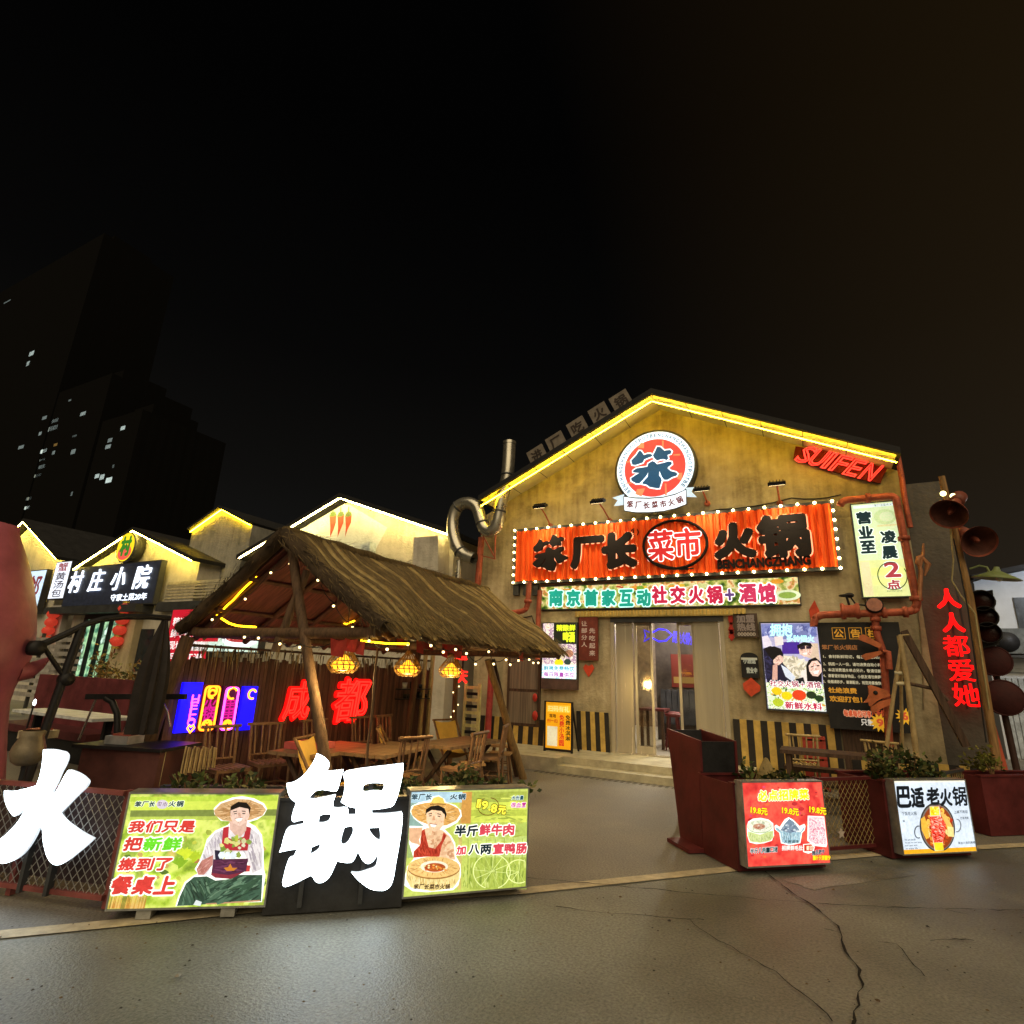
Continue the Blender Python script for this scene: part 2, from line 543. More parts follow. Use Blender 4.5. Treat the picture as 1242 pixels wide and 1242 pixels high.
crack([(1065, 1144), (1088, 1147), (1122, 1187)], .009)
crack([(1128, 1144), (1160, 1141), (1182, 1143)], .018)
crack([(1148, 1105), (1175, 1111)], .008)

# grit, leaf scraps and butts lying about
g = MB(); GR = [pbr((.05, .045, .04), .9), pbr((.22, .20, .16), .9), pbr((.12, .08, .04), .9)]
for k in range(420):
    u, v = random.uniform(-60, 1300), random.uniform(1010, 1242); p = G(u, v); r = random.uniform(.003, .011) * (2.0 if random.random() < .06 else 1); q = random.random() * 6.28
    if (p.x + 4) * .7 - (p.y - 2.9) * .72 < -.1: continue
    P = [p + Vector((r * math.cos(q + i * 1.57) * random.uniform(.5, 1.3), r * math.sin(q + i * 1.57) * random.uniform(.5, 1.3), .013)) for i in range(4)]
    g.add(P + [p + Vector((0, 0, .013 + r * .5))], [(0, 1, 4), (1, 2, 4), (2, 3, 4), (3, 0, 4)], random.choice(GR))
kind(g.build('grit'), 'stuff')
# older repair patches in the paving
PAT = asphalt((.10, .098, .088), (.24, .23, .20), .6, 2.5); PAT2 = asphalt((.045, .044, .04), (.10, .098, .09), .5, 2.5)
for px, mt in (([(945, 1066), (1085, 1052), (1110, 1062), (985, 1079)], PAT),):
    g = MB(); P = [G(*q) for q in px]; Q = []
    for a, b in zip(P, P[1:] + P[:1]):
        for k in range(6):
            Q.append(a.lerp(b, k / 6) + Vector((random.uniform(-.02, .02), random.uniform(-.02, .02), .003)))
    g.poly(Q, mt); kind(g.build('paving_patch'), 'structure')
# entrance platform with one lower step and a striped mat line
STEPM = pbr((.38, .35, .25), .55, var=.3, scale=4, bump=.15)
RISER = pbr((.10, .09, .07), .7, var=.3, scale=4)
g = MB()
g.bbox((-7.0, 10.38, 0), (-1.05, 11.9, .24), STEPM)
g.bbox((-7.0, 10.08, 0), (-4.25, 10.378, .237), STEPM)
g.bbox((-4.247, 10.09, 0), (-1.05, 10.377, .12), STEPM)
kind(g.build('entrance_platform'), 'structure')
g = MB()
for i in range(34):
    x = -4.6 + i * .105
    g.bbox((x, 9.86, .0085), (x + .05, 10.02, .0115), RISER)
kind(g.build('drain_grate'), 'structure')

# ================================================================ main restaurant
YF = 11.6
FF = Frame((0, YF, 0), 0)
def plaster(c1, c2, c3):
    m = bpy.data.materials.new('plaster'); m.use_nodes = True
    t = m.node_tree; b = t.nodes['Principled BSDF']; tc = t.nodes.new('ShaderNodeTexCoord')
    n1 = t.nodes.new('ShaderNodeTexNoise'); n1.inputs['Scale'].default_value = .9; n1.inputs['Detail'].default_value = 8; n1.inputs['Roughness'].default_value = .68
    mp = t.nodes.new('ShaderNodeMapping'); mp.inputs['Scale'].default_value = (5, 5, .5)
    n2 = t.nodes.new('ShaderNodeTexNoise'); n2.inputs['Scale'].default_value = 1.5; n2.inputs['Detail'].default_value = 5
    n3 = t.nodes.new('ShaderNodeTexNoise'); n3.inputs['Scale'].default_value = 14; n3.inputs['Detail'].default_value = 6
    t.links.new(tc.outputs['Object'], n1.inputs['Vector']); t.links.new(tc.outputs['Object'], mp.inputs[0])
    t.links.new(mp.outputs[0], n2.inputs['Vector']); t.links.new(tc.outputs['Object'], n3.inputs['Vector'])
    r = t.nodes.new('ShaderNodeValToRGB')
    for i, (p, c) in enumerate([(.3, c1), (.5, c2), (.72, c3)]):
        e = r.color_ramp.elements[i] if i < 2 else r.color_ramp.elements.new(p)
        e.position = p; e.color = (*c, 1)
    mm = t.nodes.new('ShaderNodeMath'); mm.operation = 'MULTIPLY_ADD'; mm.inputs[1].default_value = .35
    sub = t.nodes.new('ShaderNodeMath'); sub.operation = 'SUBTRACT'; sub.inputs[1].default_value = .5
    t.links.new(n2.outputs['Fac'], sub.inputs[0]); t.links.new(sub.outputs[0], mm.inputs[0]); t.links.new(n1.outputs['Fac'], mm.inputs[2])
    t.links.new(mm.outputs[0], r.inputs[0]); t.links.new(r.outputs[0], b.inputs['Base Color'])
    b.inputs['Roughness'].default_value = .85
    bp = t.nodes.new('ShaderNodeBump'); bp.inputs['Strength'].default_value = .5; bp.inputs['Distance'].default_value = .03
    t.links.new(n3.outputs['Fac'], bp.inputs['Height']); t.links.new(bp.outputs[0], b.inputs['Normal'])
    return m
WALL = plaster((.13, .105, .06), (.36, .30, .18), (.56, .48, .32))
WALL2 = plaster((.16, .145, .12), (.30, .28, .24), (.42, .40, .35))
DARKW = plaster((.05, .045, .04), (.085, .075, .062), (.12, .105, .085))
TILE = pbr((.014, .014, .015), .7, var=.3, scale=3, bump=.3)
BRASS = pbr((.50, .45, .34), .25, .4, var=.12, scale=1.5, bump=0, stretch=(5, 5, .2))
BLACKM = pbr((.02, .02, .022), .5, .3, var=.3)
DKSTEEL = pbr((.06, .062, .065), .5, .4, var=.3, scale=3)
RUST = pbr((.36, .09, .05), .55, .2, var=.4, scale=7, bump=.15)
REDP = pbr((.09, .016, .017), .5, .1, var=.4, scale=3, bump=.12)
WOOD = pbr((.16, .09, .045), .65, var=.5, scale=3, bump=.25, stretch=(9, 9, .8))
WOODL = pbr((.36, .22, .10), .6, var=.4, scale=3, bump=.2, stretch=(7, 7, 1))
WOODD = pbr((.07, .042, .028), .7, var=.5, scale=3, bump=.3, stretch=(9, 9, .8))
BAMBOO = pbr((.34, .25, .12), .5, var=.35, scale=6, bump=.1)
YELP = pbr((.50, .34, .09), .6, var=.3, scale=5)
BLKP = pbr((.025, .022, .02), .6, var=.3)

LED = em('ffcc20', 85.0)
LEDW = em('ffe084', 120.0)
LEDC = em('ffdc5c', 120.0)
bld = thing('hotpot_restaurant', 'tall gabled restaurant with stained plaster front, glass doors and the big orange sign', 'restaurant', (-2.68, YF, 0))
YR = 10.8                                     # front edge of the roof, well out over the wall
ap, lf, rt = [p + Vector((0, 0, .13)) for p in (FY(790, 484, YR), FY(582, 612, YR), FY(1089, 558, YR))]
def zroof(x):
    e = lf if x < ap.x else rt
    return ap.z + (e.z - ap.z) * (x - ap.x) / (e.x - ap.x)
out = [(-7.0, 0), (-3.70, 0), (-3.70, 2.90), (-1.45, 2.90), (-1.45, 0), (1.72, 0), (1.72, zroof(1.72) - .01), (ap.x, ap.z - .01), (-7.0, zroof(-7.0) - .01)]
g = MB(); g.prism([(x, YF, z) for x, z in out], (0, .25, 0), WALL)
g.bbox((-7.0, YF + .25, 0), (-6.8, 24, zroof(-7.0) - .1), WALL)
g.build('wall', bld)
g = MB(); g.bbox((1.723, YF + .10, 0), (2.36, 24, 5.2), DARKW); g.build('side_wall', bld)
g = MB()
SOFF = plaster((.50, .46, .36), (.60, .56, .44), (.66, .62, .50))
for e, sgn in ((lf, -1), (rt, 1)):
    E = Vector((e.x + sgn * .06, 0, zroof(e.x + sgn * .06))); A = Vector((ap.x, 0, ap.z)); up = Vector((0, 0, .13))
    g.prism([Vector((p.x, YR, p.z)) for p in (A, E, E + up, A + up)], (0, 13.4, 0), TILE)
g.build('roof', bld)
g = MB()
for e, sgn in ((lf, -1), (rt, 1)):
    A = Vector((ap.x, YR + .05, ap.z - .012)); E = Vector((e.x, YR + .05, e.z - .012)); d_ = Vector((0, YF - YR - .052, 0)); g.add([A, E, E + d_, A + d_], [(0, 1, 2, 3)], SOFF)
g.build('soffit', bld)
for e in (lf, rt):
    g = MB(); a = Vector((ap.x, YR + .02, ap.z - .02)); b = Vector((e.x, YR + .02, e.z - .02))
    dz = Vector((0, 0, -.15)); g.bar(a.lerp(b, .002) + dz, b.lerp(a, .004) + dz, .014, .014, LED)
    g.build('light_strip', bld)
    g = MB()                                   # joints of the fascia
    for k in range(1, 6):
        p = a.lerp(b, k / 6); g.box(p + Vector((0, .4, .004)), (.012, .75, .008), DKSTEEL)
    g.build('soffit_joint', bld)
# fixings seen along the strip
# room seen through the doors
FLOORI = pbr((.25, .23, .20), .35, var=.2, scale=2)
g = MB()
g.bbox((-6.0, YF + .26, .20), (1.0, 19, .235), FLOORI)
g.bbox((-6.0, 18.9, .24), (1.0, 19.1, 3.6), pbr((.18, .14, .11), .7))
g.bbox((-6.2, YF + .26, .24), (-6.02, 19, 3.6), pbr((.20, .15, .11), .7))
g.bbox((1.02, YF + .26, .24), (1.2, 19, 3.6), pbr((.20, .15, .11), .7))
g.bbox((-6.0, YF + .26, 3.6), (1.0, 19, 3.7), pbr((.12, .11, .10), .7))
g.build('interior', bld)
g = MB()
DKI = pbr((.05, .04, .035), .6)
g.bbox((-3.6, 15.0, .24), (-2.35, 15.15, 3.2), DKI); g.build('partition', bld)
g = MB(); g.bbox((-3.2, 14.97, 1.5), (-2.5, 14.995, 2.3), em('7a2418', .3)); g.bbox((-3.15, 14.955, 1.6), (-2.55, 14.968, 1.75), em('a08040', .4)); g.build('inside_poster', bld)
for k in range(7):
    g = MB(); x = -3.45 + k * .14; g.prism([(x, 14.8, 1.45), (x + .11, 14.8, 1.42), (x + .13, 14.8, .65), (x - .02, 14.8, .62)], (0, .1, 0), pbr((.03, .03, .035), .8)); g.build('hanging_apron', bld)
for k in range(4):
    g = MB(); y = 12.6 + k * 1.35; g.bbox((.985, y, .9), (1.015, y + .85, 2.7), em('e0d8c0', .8)); g.build('lit_window', bld)
    g = MB(); g.bbox((.78, y - .3, .24), (1.0, y - .12, 3.5), pbr((.30, .22, .15), .6)); g.build('column', bld)
# door frame and panels
g = MB()
for x in (-3.66, -1.49):
    g.bbox((x - .04, YF - .03, .24), (x + .04, YF + .2, 2.9), BRASS)
g.bbox((-3.70, YF - .035, 2.78), (-1.45, YF + .2, 2.898), DKSTEEL)
g.bbox((-3.62, YF - .01, .24), (-1.53, YF + .15, .262), BRASS)
g.build('door_frame', bld)
GLS = glass((.74, .66, .46), .30)
GLS2 = glass((.80, .78, .72), .16)
def panel(x0, x1, y, gl, solid=False):
    g = MB(); w = .045
    for a in (x0, x1 - w):
        g.bbox((a, y, .265), (a + w, y + .05, 2.78), BRASS)
    g.bbox((x0 + w, y, 2.72), (x1 - w, y + .05, 2.78), BRASS); g.bbox((x0 + w, y, .265), (x1 - w, y + .05, .40), BRASS)
    o = g.build('door_panel', bld)
    g = MB()
    if solid:
        g.bbox((x0 + w, y + .012, .40), (x1 - w, y + .03, 2.72), BRASS)
        g.build('infill', o)
    else:
        g.poly([(x0 + w, y + .025, .40), (x1 - w, y + .025, .40), (x1 - w, y + .025, 2.72), (x0 + w, y + .025, 2.72)], gl)
        g.build('pane', o)
panel(-3.60, -3.25, YF + .02, GLS, True)
panel(-3.23, -2.86, YF + .09, GLS)
panel(-2.36, -2.03, YF + .09, GLS2)
panel(-2.02, -1.55, YF + .02, GLS, True)
# window left of the hut
g = MB()
a0, b0, a1, b1 = FF.box(619, 799, 653, 877)
g.bbox((a0 - .06, YF - .05, b0 - .06), (a1 + .06, YF - .002, b1 + .06), WOODD); wo = g.build('window', bld)
g = MB(); zm = b0 + (b1 - b0) * .5
for z0, z1 in ((b0, zm - .03), (zm + .03, b1)):
    g.bbox((a0, YF - .06, z0), (a1, YF - .052, z1), pbr((.16, .13, .10), .35, var=.5, scale=2, stretch=(14, 14, .3)))
g.build('pane', wo)
# striped skirting boards
def stripes(x0, x1, z0, z1, w=.15, lean=.0):
    g = MB(); x = x0; k = 0
    while x < x1 - .01:
        e = min(x + w, x1)
        g.prism([(x, YF - .045, z0), (e, YF - .045, z0), (e + lean, YF - .045, z1), (x + lean, YF - .045, z1)], (0, .035 if k % 2 else .04, 0), YELP if k % 2 else BLKP)
        x = e; k += 1
    g.build('striped_skirting', bld)
stripes(-4.42, -3.74, .24, .98, .10, -.03)
stripes(-6.75, -4.75, .24, .75, .12, .02)
stripes(-1.40, .30, .05, 1.02, .115)
stripes(.42, 2.25, .02, .55, .13)
# wooden panelling below and between the posters
g = MB()
x = .32
while x < 1.05:
    g.bbox((x, YF - .04, .3), (x + .085, YF - .01, 1.02), WOODD); x += .09
g.build('timber_cladding', bld)
g = MB()
a0, b0, a1, b1 = FF.box(656, 742, 702, 756)
g.bbox((a0, YF - .06, b0), (a1, YF - .003, b1), pbr((.38, .32, .17), .6)); g.build('lintel', bld)
g = MB()
a0, b0, a1, b1 = FF.box(700, 739, 905, 748)
g.bbox((a0, YF - .10, b0), (a1, YF - .003, b1 - .03), pbr((.48, .38, .13), .5, var=.3, scale=9)); 
x = a0
while x < a1 - .03:
    g.bbox((x, YF - .12, b0 + .02), (x + .035, YF - .101, b1 - .02), YELP); x += .07
g.build('door_cornice', bld)
# light inside, as the lamps of the room seen through the door
for i, (x, y) in enumerate(((-2.5, 13.6), (-1.3, 15.2), (-3.2, 16.5))):
    lt = thing('ceiling_lamp', ('round lamp on the ceiling just inside the glass doors', 'round ceiling lamp deeper in the restaurant, right side', 'round ceiling lamp deepest in the restaurant, left side')[i], 'ceiling lamp', (x, y, 3.5), group='lamps inside the restaurant')
    g = MB(); g.lathe([(0, .1), (.16, .1), (.2, .04), (.2, 0)], (x, y, 3.5), DKSTEEL, 16); g.build('housing', lt)
    g = MB(); g.lathe([(.19, .005), (.12, -.02), (0, -.025)], (x, y, 3.5), em('ffe9b8', 14.0), 16); g.build('diffuser', lt)
    L = bpy.data.lights.new('ceiling_light', 'POINT'); L.energy = 480; L.color = (1, .9, .72); L.shadow_soft_size = .15; o = bpy.data.objects.new('ceiling_light', L); col.objects.link(o); o.parent = lt; o.location = (0, 0, -.12)
# bar stools in the doorway
def stool(x, y, lab):
    t = thing('bar_stool', lab, 'bar stool', (x, y, .235), group='red stools inside the doorway')
    g = MB(); g.lathe([(0, .74), (.17, .74), (.18, .70), (.16, .67), (0, .67)], (0, 0, 0), REDP, 14); g.build('seat', t, local=True)
    for k in range(4):
        q = math.pi / 4 + k * math.pi / 2; c, s = math.cos(q), math.sin(q)
        g = MB(); g.tube([(.12 * c, .12 * s, .67), (.2 * c, .2 * s, 0)], .016, REDP, 6); g.build('leg', t, local=True)
    g = MB(); g.tube([(.17 * math.cos(a * .785 + .785), .17 * math.sin(a * .785 + .785), .25) for a in range(8)], .01, REDP, 5, closed=True); g.build('footrest', t, local=True)
stool(-2.78, 13.0, 'red bar stool inside the doorway, nearer one')
stool(-2.95, 13.7, 'red bar stool inside the doorway, farther one')
t = thing('dining_table', 'square red table standing inside the doorway among the stools', 'table', (-3.0, 13.2, .235))
g = MB(); g.bbox((-3.5, 12.9, 1.0), (-2.95, 13.5, 1.05), REDP); g.build('tabletop', t)
for x in (-3.45, -3.0):
    for y in (12.95, 13.45):
        g = MB(); g.bbox((x - .03, y - .03, .235), (x + .03, y + .03, .998), WOODD); g.build('leg', t)
# neon fish sign inside, blue
bd = Board(Frame((0, 14.2, 0), 0))
BLU = em('1a0cff', 2.2)
fb = bd.fr.box(795, 762, 850, 782)
g = MB()
q = [(815, 766), (808, 762), (797, 765), (786, 773), (797, 779), (808, 777), (816, 772)]
fr14 = bd.fr
ft = thing('neon_fish_sign', 'blue neon fish outline with lettering hanging inside the glass doors', 'neon sign', tuple(fr14.at(*fr14.px(800, 780))))
g.tube([fr14.at(*fr14.px(u, v)) for u, v in [(815, 770), (808, 764), (799, 763), (790, 768), (781, 764), (783, 771), (781, 778), (790, 773), (799, 778), (808, 777)]], .018, BLU, 6, closed=True)
g.build('fish_tube', ft)
bd.text('鲜鱼火锅小酒馆', fr14.box(816, 767, 852, 782), BLU, tube=.02, rot=-.12); bd.build('lettering', ft)
# ================================================================ traced lettering (outlines in their own units, y down)
BEN = [
 [(275,415),(345,340),(375,290),(400,295),(435,345),(480,330),(520,330),(545,345),(530,365),(490,378),(440,400),(420,440),(330,470),(290,465)],
 [(545,350),(575,300),(600,240),(640,245),(690,290),(720,285),(760,280),(782,300),(770,330),(730,345),(740,390),(720,410),(680,395),(640,400),(600,415),(570,390)],
 [(300,540),(345,510),(420,500),(480,490),(490,450),(540,420),(570,430),(600,460),(690,440),(740,425),(780,430),(785,460),(745,490),(730,510),(770,545),(830,560),(855,580),(840,605),(790,620),(730,655),(690,655),(660,620),(640,570),(630,545),(625,600),(650,630),(660,660),(630,760),(600,760),(510,745),(470,715),(415,705),(415,690),(440,660),(480,620),(490,560),(470,600),(420,660),(380,700),(340,700),(280,665),(275,635),(340,590),(375,570),(300,560)]]
HUO = [(302,228),(345,226),(390,233),(432,252),(436,275),(425,310),(400,360),(375,420),(350,480),(355,490),(365,480),(400,420),(430,365),(448,343),(500,362),(545,395),(556,412),(548,435),(500,485),(440,545),(392,592),(420,625),(480,672),(530,705),(587,737),(550,775),(490,825),(430,870),(390,888),(355,880),(330,850),(312,800),(300,740),(295,680),(288,665),(278,675),(250,730),(205,800),(160,845),(110,872),(60,880),(0,862),(-45,838),(-75,808),(0,768),(60,735),(110,690),(160,635),(200,568),(185,575),(155,600),(138,610),(115,590),(90,545),(78,495),(80,463),(120,465),(190,452),(262,433),(280,380),(295,300)]
GUO = [
 [(340,78),(375,90),(415,120),(437,155),(430,185),(408,212),(540,198),(520,270),(495,350),(483,362),(345,354),(310,380),(285,406),(300,412),(380,402),(480,383),(465,470),(475,478),(560,476),(572,485),(575,532),(630,532),(630,485),(575,475),(540,455),(518,440),(535,390),(545,330),(545,280),(537,235),(545,218),(620,195),(700,182),(850,165),(985,150),(985,200),(960,330),(930,430),(905,470),(860,485),(750,497),(752,523),(850,522),(930,515),(972,510),(980,540),(975,620),(955,760),(930,900),(905,1030),(885,1070),(850,1095),(800,1100),(740,1088),(680,1050),(630,1005),(600,962),(650,960),(720,940),(775,915),(790,860),(800,810),(785,845),(755,885),(725,900),(695,890),(665,850),(645,800),(630,850),(605,885),(575,893),(535,890),(492,880),(470,930),(440,990),(400,1030),(365,1042),(335,1035),(315,1010),(300,985),(250,1010),(190,1040),(130,1065),(100,1070),(85,1055),(95,980),(120,890),(140,850),(165,840),(180,815),(192,788),(130,800),(62,812),(75,770),(100,680),(130,625),(180,612),(242,600),(245,572),(200,582),(165,588),(153,570),(165,500),(180,445),(150,420),(125,370),(115,300),(160,290),(220,255),(280,190),(320,125)],
 [(685,355),(690,320),(720,305),(780,300),(835,302),(838,325),(825,355),(760,350),(700,358)],
 [(355,590),(362,545),(385,535),(445,530),(430,570),(390,588)],
 [(525,740),(530,690),(548,630),(600,625),(608,640),(590,700),(555,745),(535,750)],
 [(725,632),(805,630),(810,680),(810,725),(780,705),(745,665)],
 [(292,825),(305,775),(365,750),(358,775),(320,810)]]

def fit(loops, box):
    xs = [p[0] for L in loops for p in L]; ys = [p[1] for L in loops for p in L]
    x0, x1, y0, y1 = min(xs), max(xs), min(ys), max(ys)
    return [[(box[0] + (x - x0) / (x1 - x0) * (box[2] - box[0]), box[3] - (y - y0) / (y1 - y0) * (box[3] - box[1])) for x, y in L] for L in loops]

def grow(L, r):
    """outline L pushed outward by r"""
    n = len(L); A = sum(L[i][0] * L[(i + 1) % n][1] - L[(i + 1) % n][0] * L[i][1] for i in range(n)); s = 1 if A > 0 else -1
    o = []
    for i in range(n):
        p, q, w = Vector(L[i - 1]), Vector(L[i]), Vector(L[(i + 1) % n])
        a = (q - p).normalized(); b = (w - q).normalized(); t = (a + b)
        t = t.normalized() if t.length > .2 else a
        o.append((q.x + t.y * r * s, q.y - t.x * r * s))
    return o

def sign_thing(name, label, cat, fr, a, b, group=None):
    return thing(name, label, cat, tuple(fr.at(a, b)), group=group)

# ---------------------------------------------------------------- big orange sign with bulbs
FS = Frame((0, YF - .16, 0), 0)
A0, B0, A1, B1 = FS.px(627, 646)[0], 3.74, FS.px(1012, 650)[0], 4.93
B0 = (FS.px(630, 705.5)[1] + FS.px(1019, 687)[1]) / 2; B1 = (FS.px(628, 646)[1] + FS.px(1007, 610)[1]) / 2
sg = sign_thing('shop_sign', 'long orange corrugated restaurant sign edged with glowing bulbs above the entrance', 'sign', FS, (A0 + A1) / 2, B0)
ORG = pbr((.88, .105, .012), .6, 0, var=.03, scale=1.2, bump=0)
g = Board(FS)
pitch = .125; n = int((A1 - A0) / pitch); prof = []
for i in range(n):
    x = A0 + (A1 - A0) * i / n; w = (A1 - A0) / n
    prof += [(x, 0), (x + w * .22, .05), (x + w * .62, .05), (x + w * .84, 0)]
prof.append((A1, 0))
vs = [FS.at(x, z, h) for x, h in prof for z in (B0, B1)]
g.add(vs, [(2 * i, 2 * i + 2, 2 * i + 3, 2 * i + 1) for i in range(len(prof) - 1)], ORG)
g.build('board', sg)
g = Board(FS); w = .06
g.slab(A0 - w, B0 - w, A1 + w, B0 - .003, -.10, .02, DKSTEEL); g.slab(A0 - w, B1 + .003, A1 + w, B1 + w, -.10, .02, DKSTEEL)
g.slab(A0 - w, B0, A0 - .003, B1, -.10, .02, DKSTEEL); g.slab(A1 + .003, B0, A1 + w, B1, -.10, .02, DKSTEEL)
g.build('frame', sg)
BULB = em('ffe090', 42.0)
def bulb(a, b):
    g = MB(); g.ball(FS.at(a, b, .055), .025, BULB, 8); g.lathe([(.018, 0), (.018, .035)], FS.at(a, b, .0), DKSTEEL, 6, axis=tuple(FS.N)); g.build('bulb', sg)
for i in range(24):
    a = A0 - .03 + (A1 - A0 + .06) * i / 23
    bulb(a, B1 + .03); bulb(a, B0 - .03)
for i in range(1, 7):
    b = B0 - .03 + (B1 - B0 + .06) * i / 7
    bulb(A0 - .03, b); bulb(A1 + .03, b)
DARKL = pbr((.010, .006, .005), .8, var=.2)
GLOWE = em('ffa878', 1.7)
bx = FS.box(649, 650, 690.5, 693)
L3 = fit(BEN, bx)
for L in L3:
    shape3d('letter', [L], FS, .05, .06, DARKL, sg)
g = Board(FS, .042)
for L in L3:
    g.ab(grow(L, .022), GLOWE, 0 if L is L3[2] else 1)
g.build('letter_halo', sg)
for ch, bb in (('厂', (695, 653, 733, 689)), ('长', (733, 648, 772, 689)), ('火', (867.6, 636.6, 915.5, 677)), ('锅', (920, 626, 981, 676))):
    g = Board(FS, .05); box = FS.box(*bb)
    sh = (box[0] + .02, box[1] + .02, box[2] - .02, box[3] - .02)
    bo = .082 if ch != '锅' else .06
    g.text(ch, sh, DARKL, layer=4, bold=bo, deep=.05, n=10)
    g.text(ch, sh, GLOWE, layer=-3, bold=bo + .032, n=12)
    g.build('letter', sg)
g = Board(FS, .04)
g.pxt('®', 765.5, 641.5, 775.5, 651, DARKL, layer=2, bold=.03); g.build('small_mark', sg)
g = Board(FS, .042)
c = FS.px(819, 661); rx = (FS.px(858, 661)[0] - FS.px(781, 661)[0]) / 2; ry = (FS.px(819, 632)[1] - FS.px(819, 690)[1]) / 2
ring = [FS.at(c[0] + rx * math.cos(2 * math.pi * i / 40), c[1] + ry * math.sin(2 * math.pi * i / 40), .07) for i in range(40)]
g.tube(ring, .03, DARKL, 6, closed=True)
tail = [FS.at(*FS.px(u, v), .07) for u, v in [(795, 684), (812, 689), (828, 691), (842, 690)]]
g.tube(tail, [.03, .03, .025, .012], DARKL, 6)
g.build('oval_ring', sg)
g = Board(FS, .05)
g.pxo('菜市', 787, 643, 850, 679, em('d42a2a', 1.0), em('fff2ee', 1.6), layer=1, bold=.03, out=.035)
g.build('letter', sg)
g = Board(FS, .045)
bb = FS.box(871, 677.5, 983, 688)
g.text('BENCHANGZHANG', bb, DARKL, layer=3, bold=.06, deep=.03); g.build('letter', sg)
# brackets below the sign's end
g = MB()
for u in (628, 640, 651):
    a, b = FF.px(u, 712); g.bbox((a - .07, YF - .10, b - .2), (a + .07, YF - .003, b + .18), DKSTEEL)
g.build('bracket', sg)

# ---------------------------------------------------------------- round logo sign
FL = Frame((0, YF - .14, 0), 0)
z5 = zoom(10.35, 740, 520)
lc = FL.px(*z5([(565, 500)])[0]); lr = (FL.px(*z5([(1050, 520)])[0])[0] - FL.px(*z5([(80, 560)])[0])[0]) / 2
lt = sign_thing('round_sign', 'round backlit red emblem sign with white rim and ribbon high on the gable', 'sign', FL, lc[0], lc[1] - lr)
g = MB(); g.lathe([(0, 0.06), (lr + .04, .06), (lr + .05, .05), (lr + .05, -.11), (0, -.11)], FL.at(*lc, 0) , DKSTEEL, 48, axis=tuple(FL.N)); g.build('casing', lt)
WH = em('dff0fa', 1.35)
g = Board(FL, .064)
g.ell(lc, lr, lr, WH, 0, 48)
for i in range(40):       # the ring of small lettering round the rim
    q = math.pi * 1.22 - i * math.pi * 1.44 / 39
    ch = 'BENCHANGZHANGHOTPOTBENCHANGZHANGHOTPOTBE'[i]
    a, b = lc[0] + lr * .90 * math.cos(q), lc[1] + lr * .90 * math.sin(q)
    g.text(ch, (a - .028, b - .04, a + .028, b + .04), em('4a6f8f', .7), layer=1, rot=q - math.pi / 2, bold=.03, n=4)
g.build('rim', lt)
g = Board(FL, .066)
ri = lr * .79
g.ell(lc, ri, ri, em('e8493f', 1.15), 0, 44)
OR2 = em('ef8a5c', 1.15)
for pl in ([(395, 190), (435, 195), (435, 260), (355, 250)], [(660, 160), (685, 165), (680, 260), (660, 250)], [(800, 335), (885, 330), (890, 350), (800, 350)], [(350, 770), (450, 760), (405, 862), (325, 830)], [(695, 700), (715, 700), (722, 845), (700, 850)], [(860, 570), (915, 565), (905, 660), (850, 640)], [(205, 420), (270, 425), (270, 437), (205, 435)], [(205, 690), (280, 685), (285, 700), (215, 702)]):
    g.pp(z5(pl), OR2, 1)
g.build('disc', lt)
g = Board(FL, .07)
NAVY = em('1f5378', .9)
for i, L in enumerate(BEN):
    P = FL.pts(z5(L)); g.ab(grow(P, .03), em('f2fbff', 1.4), 0 if i == 2 else 1); g.ab(P, NAVY, 3 + .2 * i)
g.build('letter', lt)
g = Board(FL, .085)
CAS = DKSTEEL
for pl in ([(190, 835), (40, 880), (110, 912), (60, 985), (190, 970)], [(960, 755), (1065, 748), (1030, 805), (1100, 875), (965, 870)]):
    g.pp(z5(pl), em('c8dcea', 1.1), 0)
rb = [(190, 870), (330, 890), (500, 895), (680, 882), (830, 845), (960, 785), (965, 960), (830, 1010), (680, 1045), (500, 1060), (330, 1060), (195, 1040)]
P = FL.pts(z5(rb)); g.ab(grow(P, .025), pbr((.05, .06, .09), .5), 1); g.ab(P, em('eef6fc', 1.4), 3)
for i, ch in enumerate('笨厂长菜市火锅'):
    x = 265 + i * 103; y = [962, 972, 975, 968, 958, 938, 908][i]
    q = z5([(x - 38, y - 42), (x + 38, y + 42)])
    g.text(ch, FL.box(*q[0], *q[1]), em('7a1f1c', .6), layer=5, bold=.045, n=6, rot=[-.08, -.03, .0, .06, .12, .2, .3][i])
g.build('ribbon', lt)

# ---------------------------------------------------------------- red neon lettering near the right eave
FN = Frame((0, YF - .10, 0), 0)
c0, c1 = FN.px(978, 556), FN.px(1060, 572)
nz = sign_thing('neon_word_sign', 'red neon SUIFEN lettering slanting under the right eave of the gable', 'neon sign', FN, (c0[0] + c1[0]) / 2, min(c0[1], c1[1]))
RT = em('ff3a2c', 2.6); RD = pbr((.10, .006, .005), .7, var=.1, bump=0)
P = FN.pts([(965, 541), (1000, 546), (1040, 556), (1076, 568), (1068, 586), (1040, 580), (1000, 568), (962, 556)])
g = Board(FN); g.prism([FN.at(a, b, -.06) for a, b in P], FN.N * .05, RD); g.build('backing', nz)
cc = [(978, 552), (993, 556), (1006, 559), (1020, 563), (1037, 568), (1056, 573)]
for i, ch in enumerate('SUIFEN'):
    u, v = cc[i]; g = Board(FN, .02); w = 8.5 if ch != 'I' else 3.5
    g.text(ch, FN.box(u - w, v - 11, u + w, v + 11), RT, tube=.026, rot=-.42, shear=.35); g.build('letter', nz)

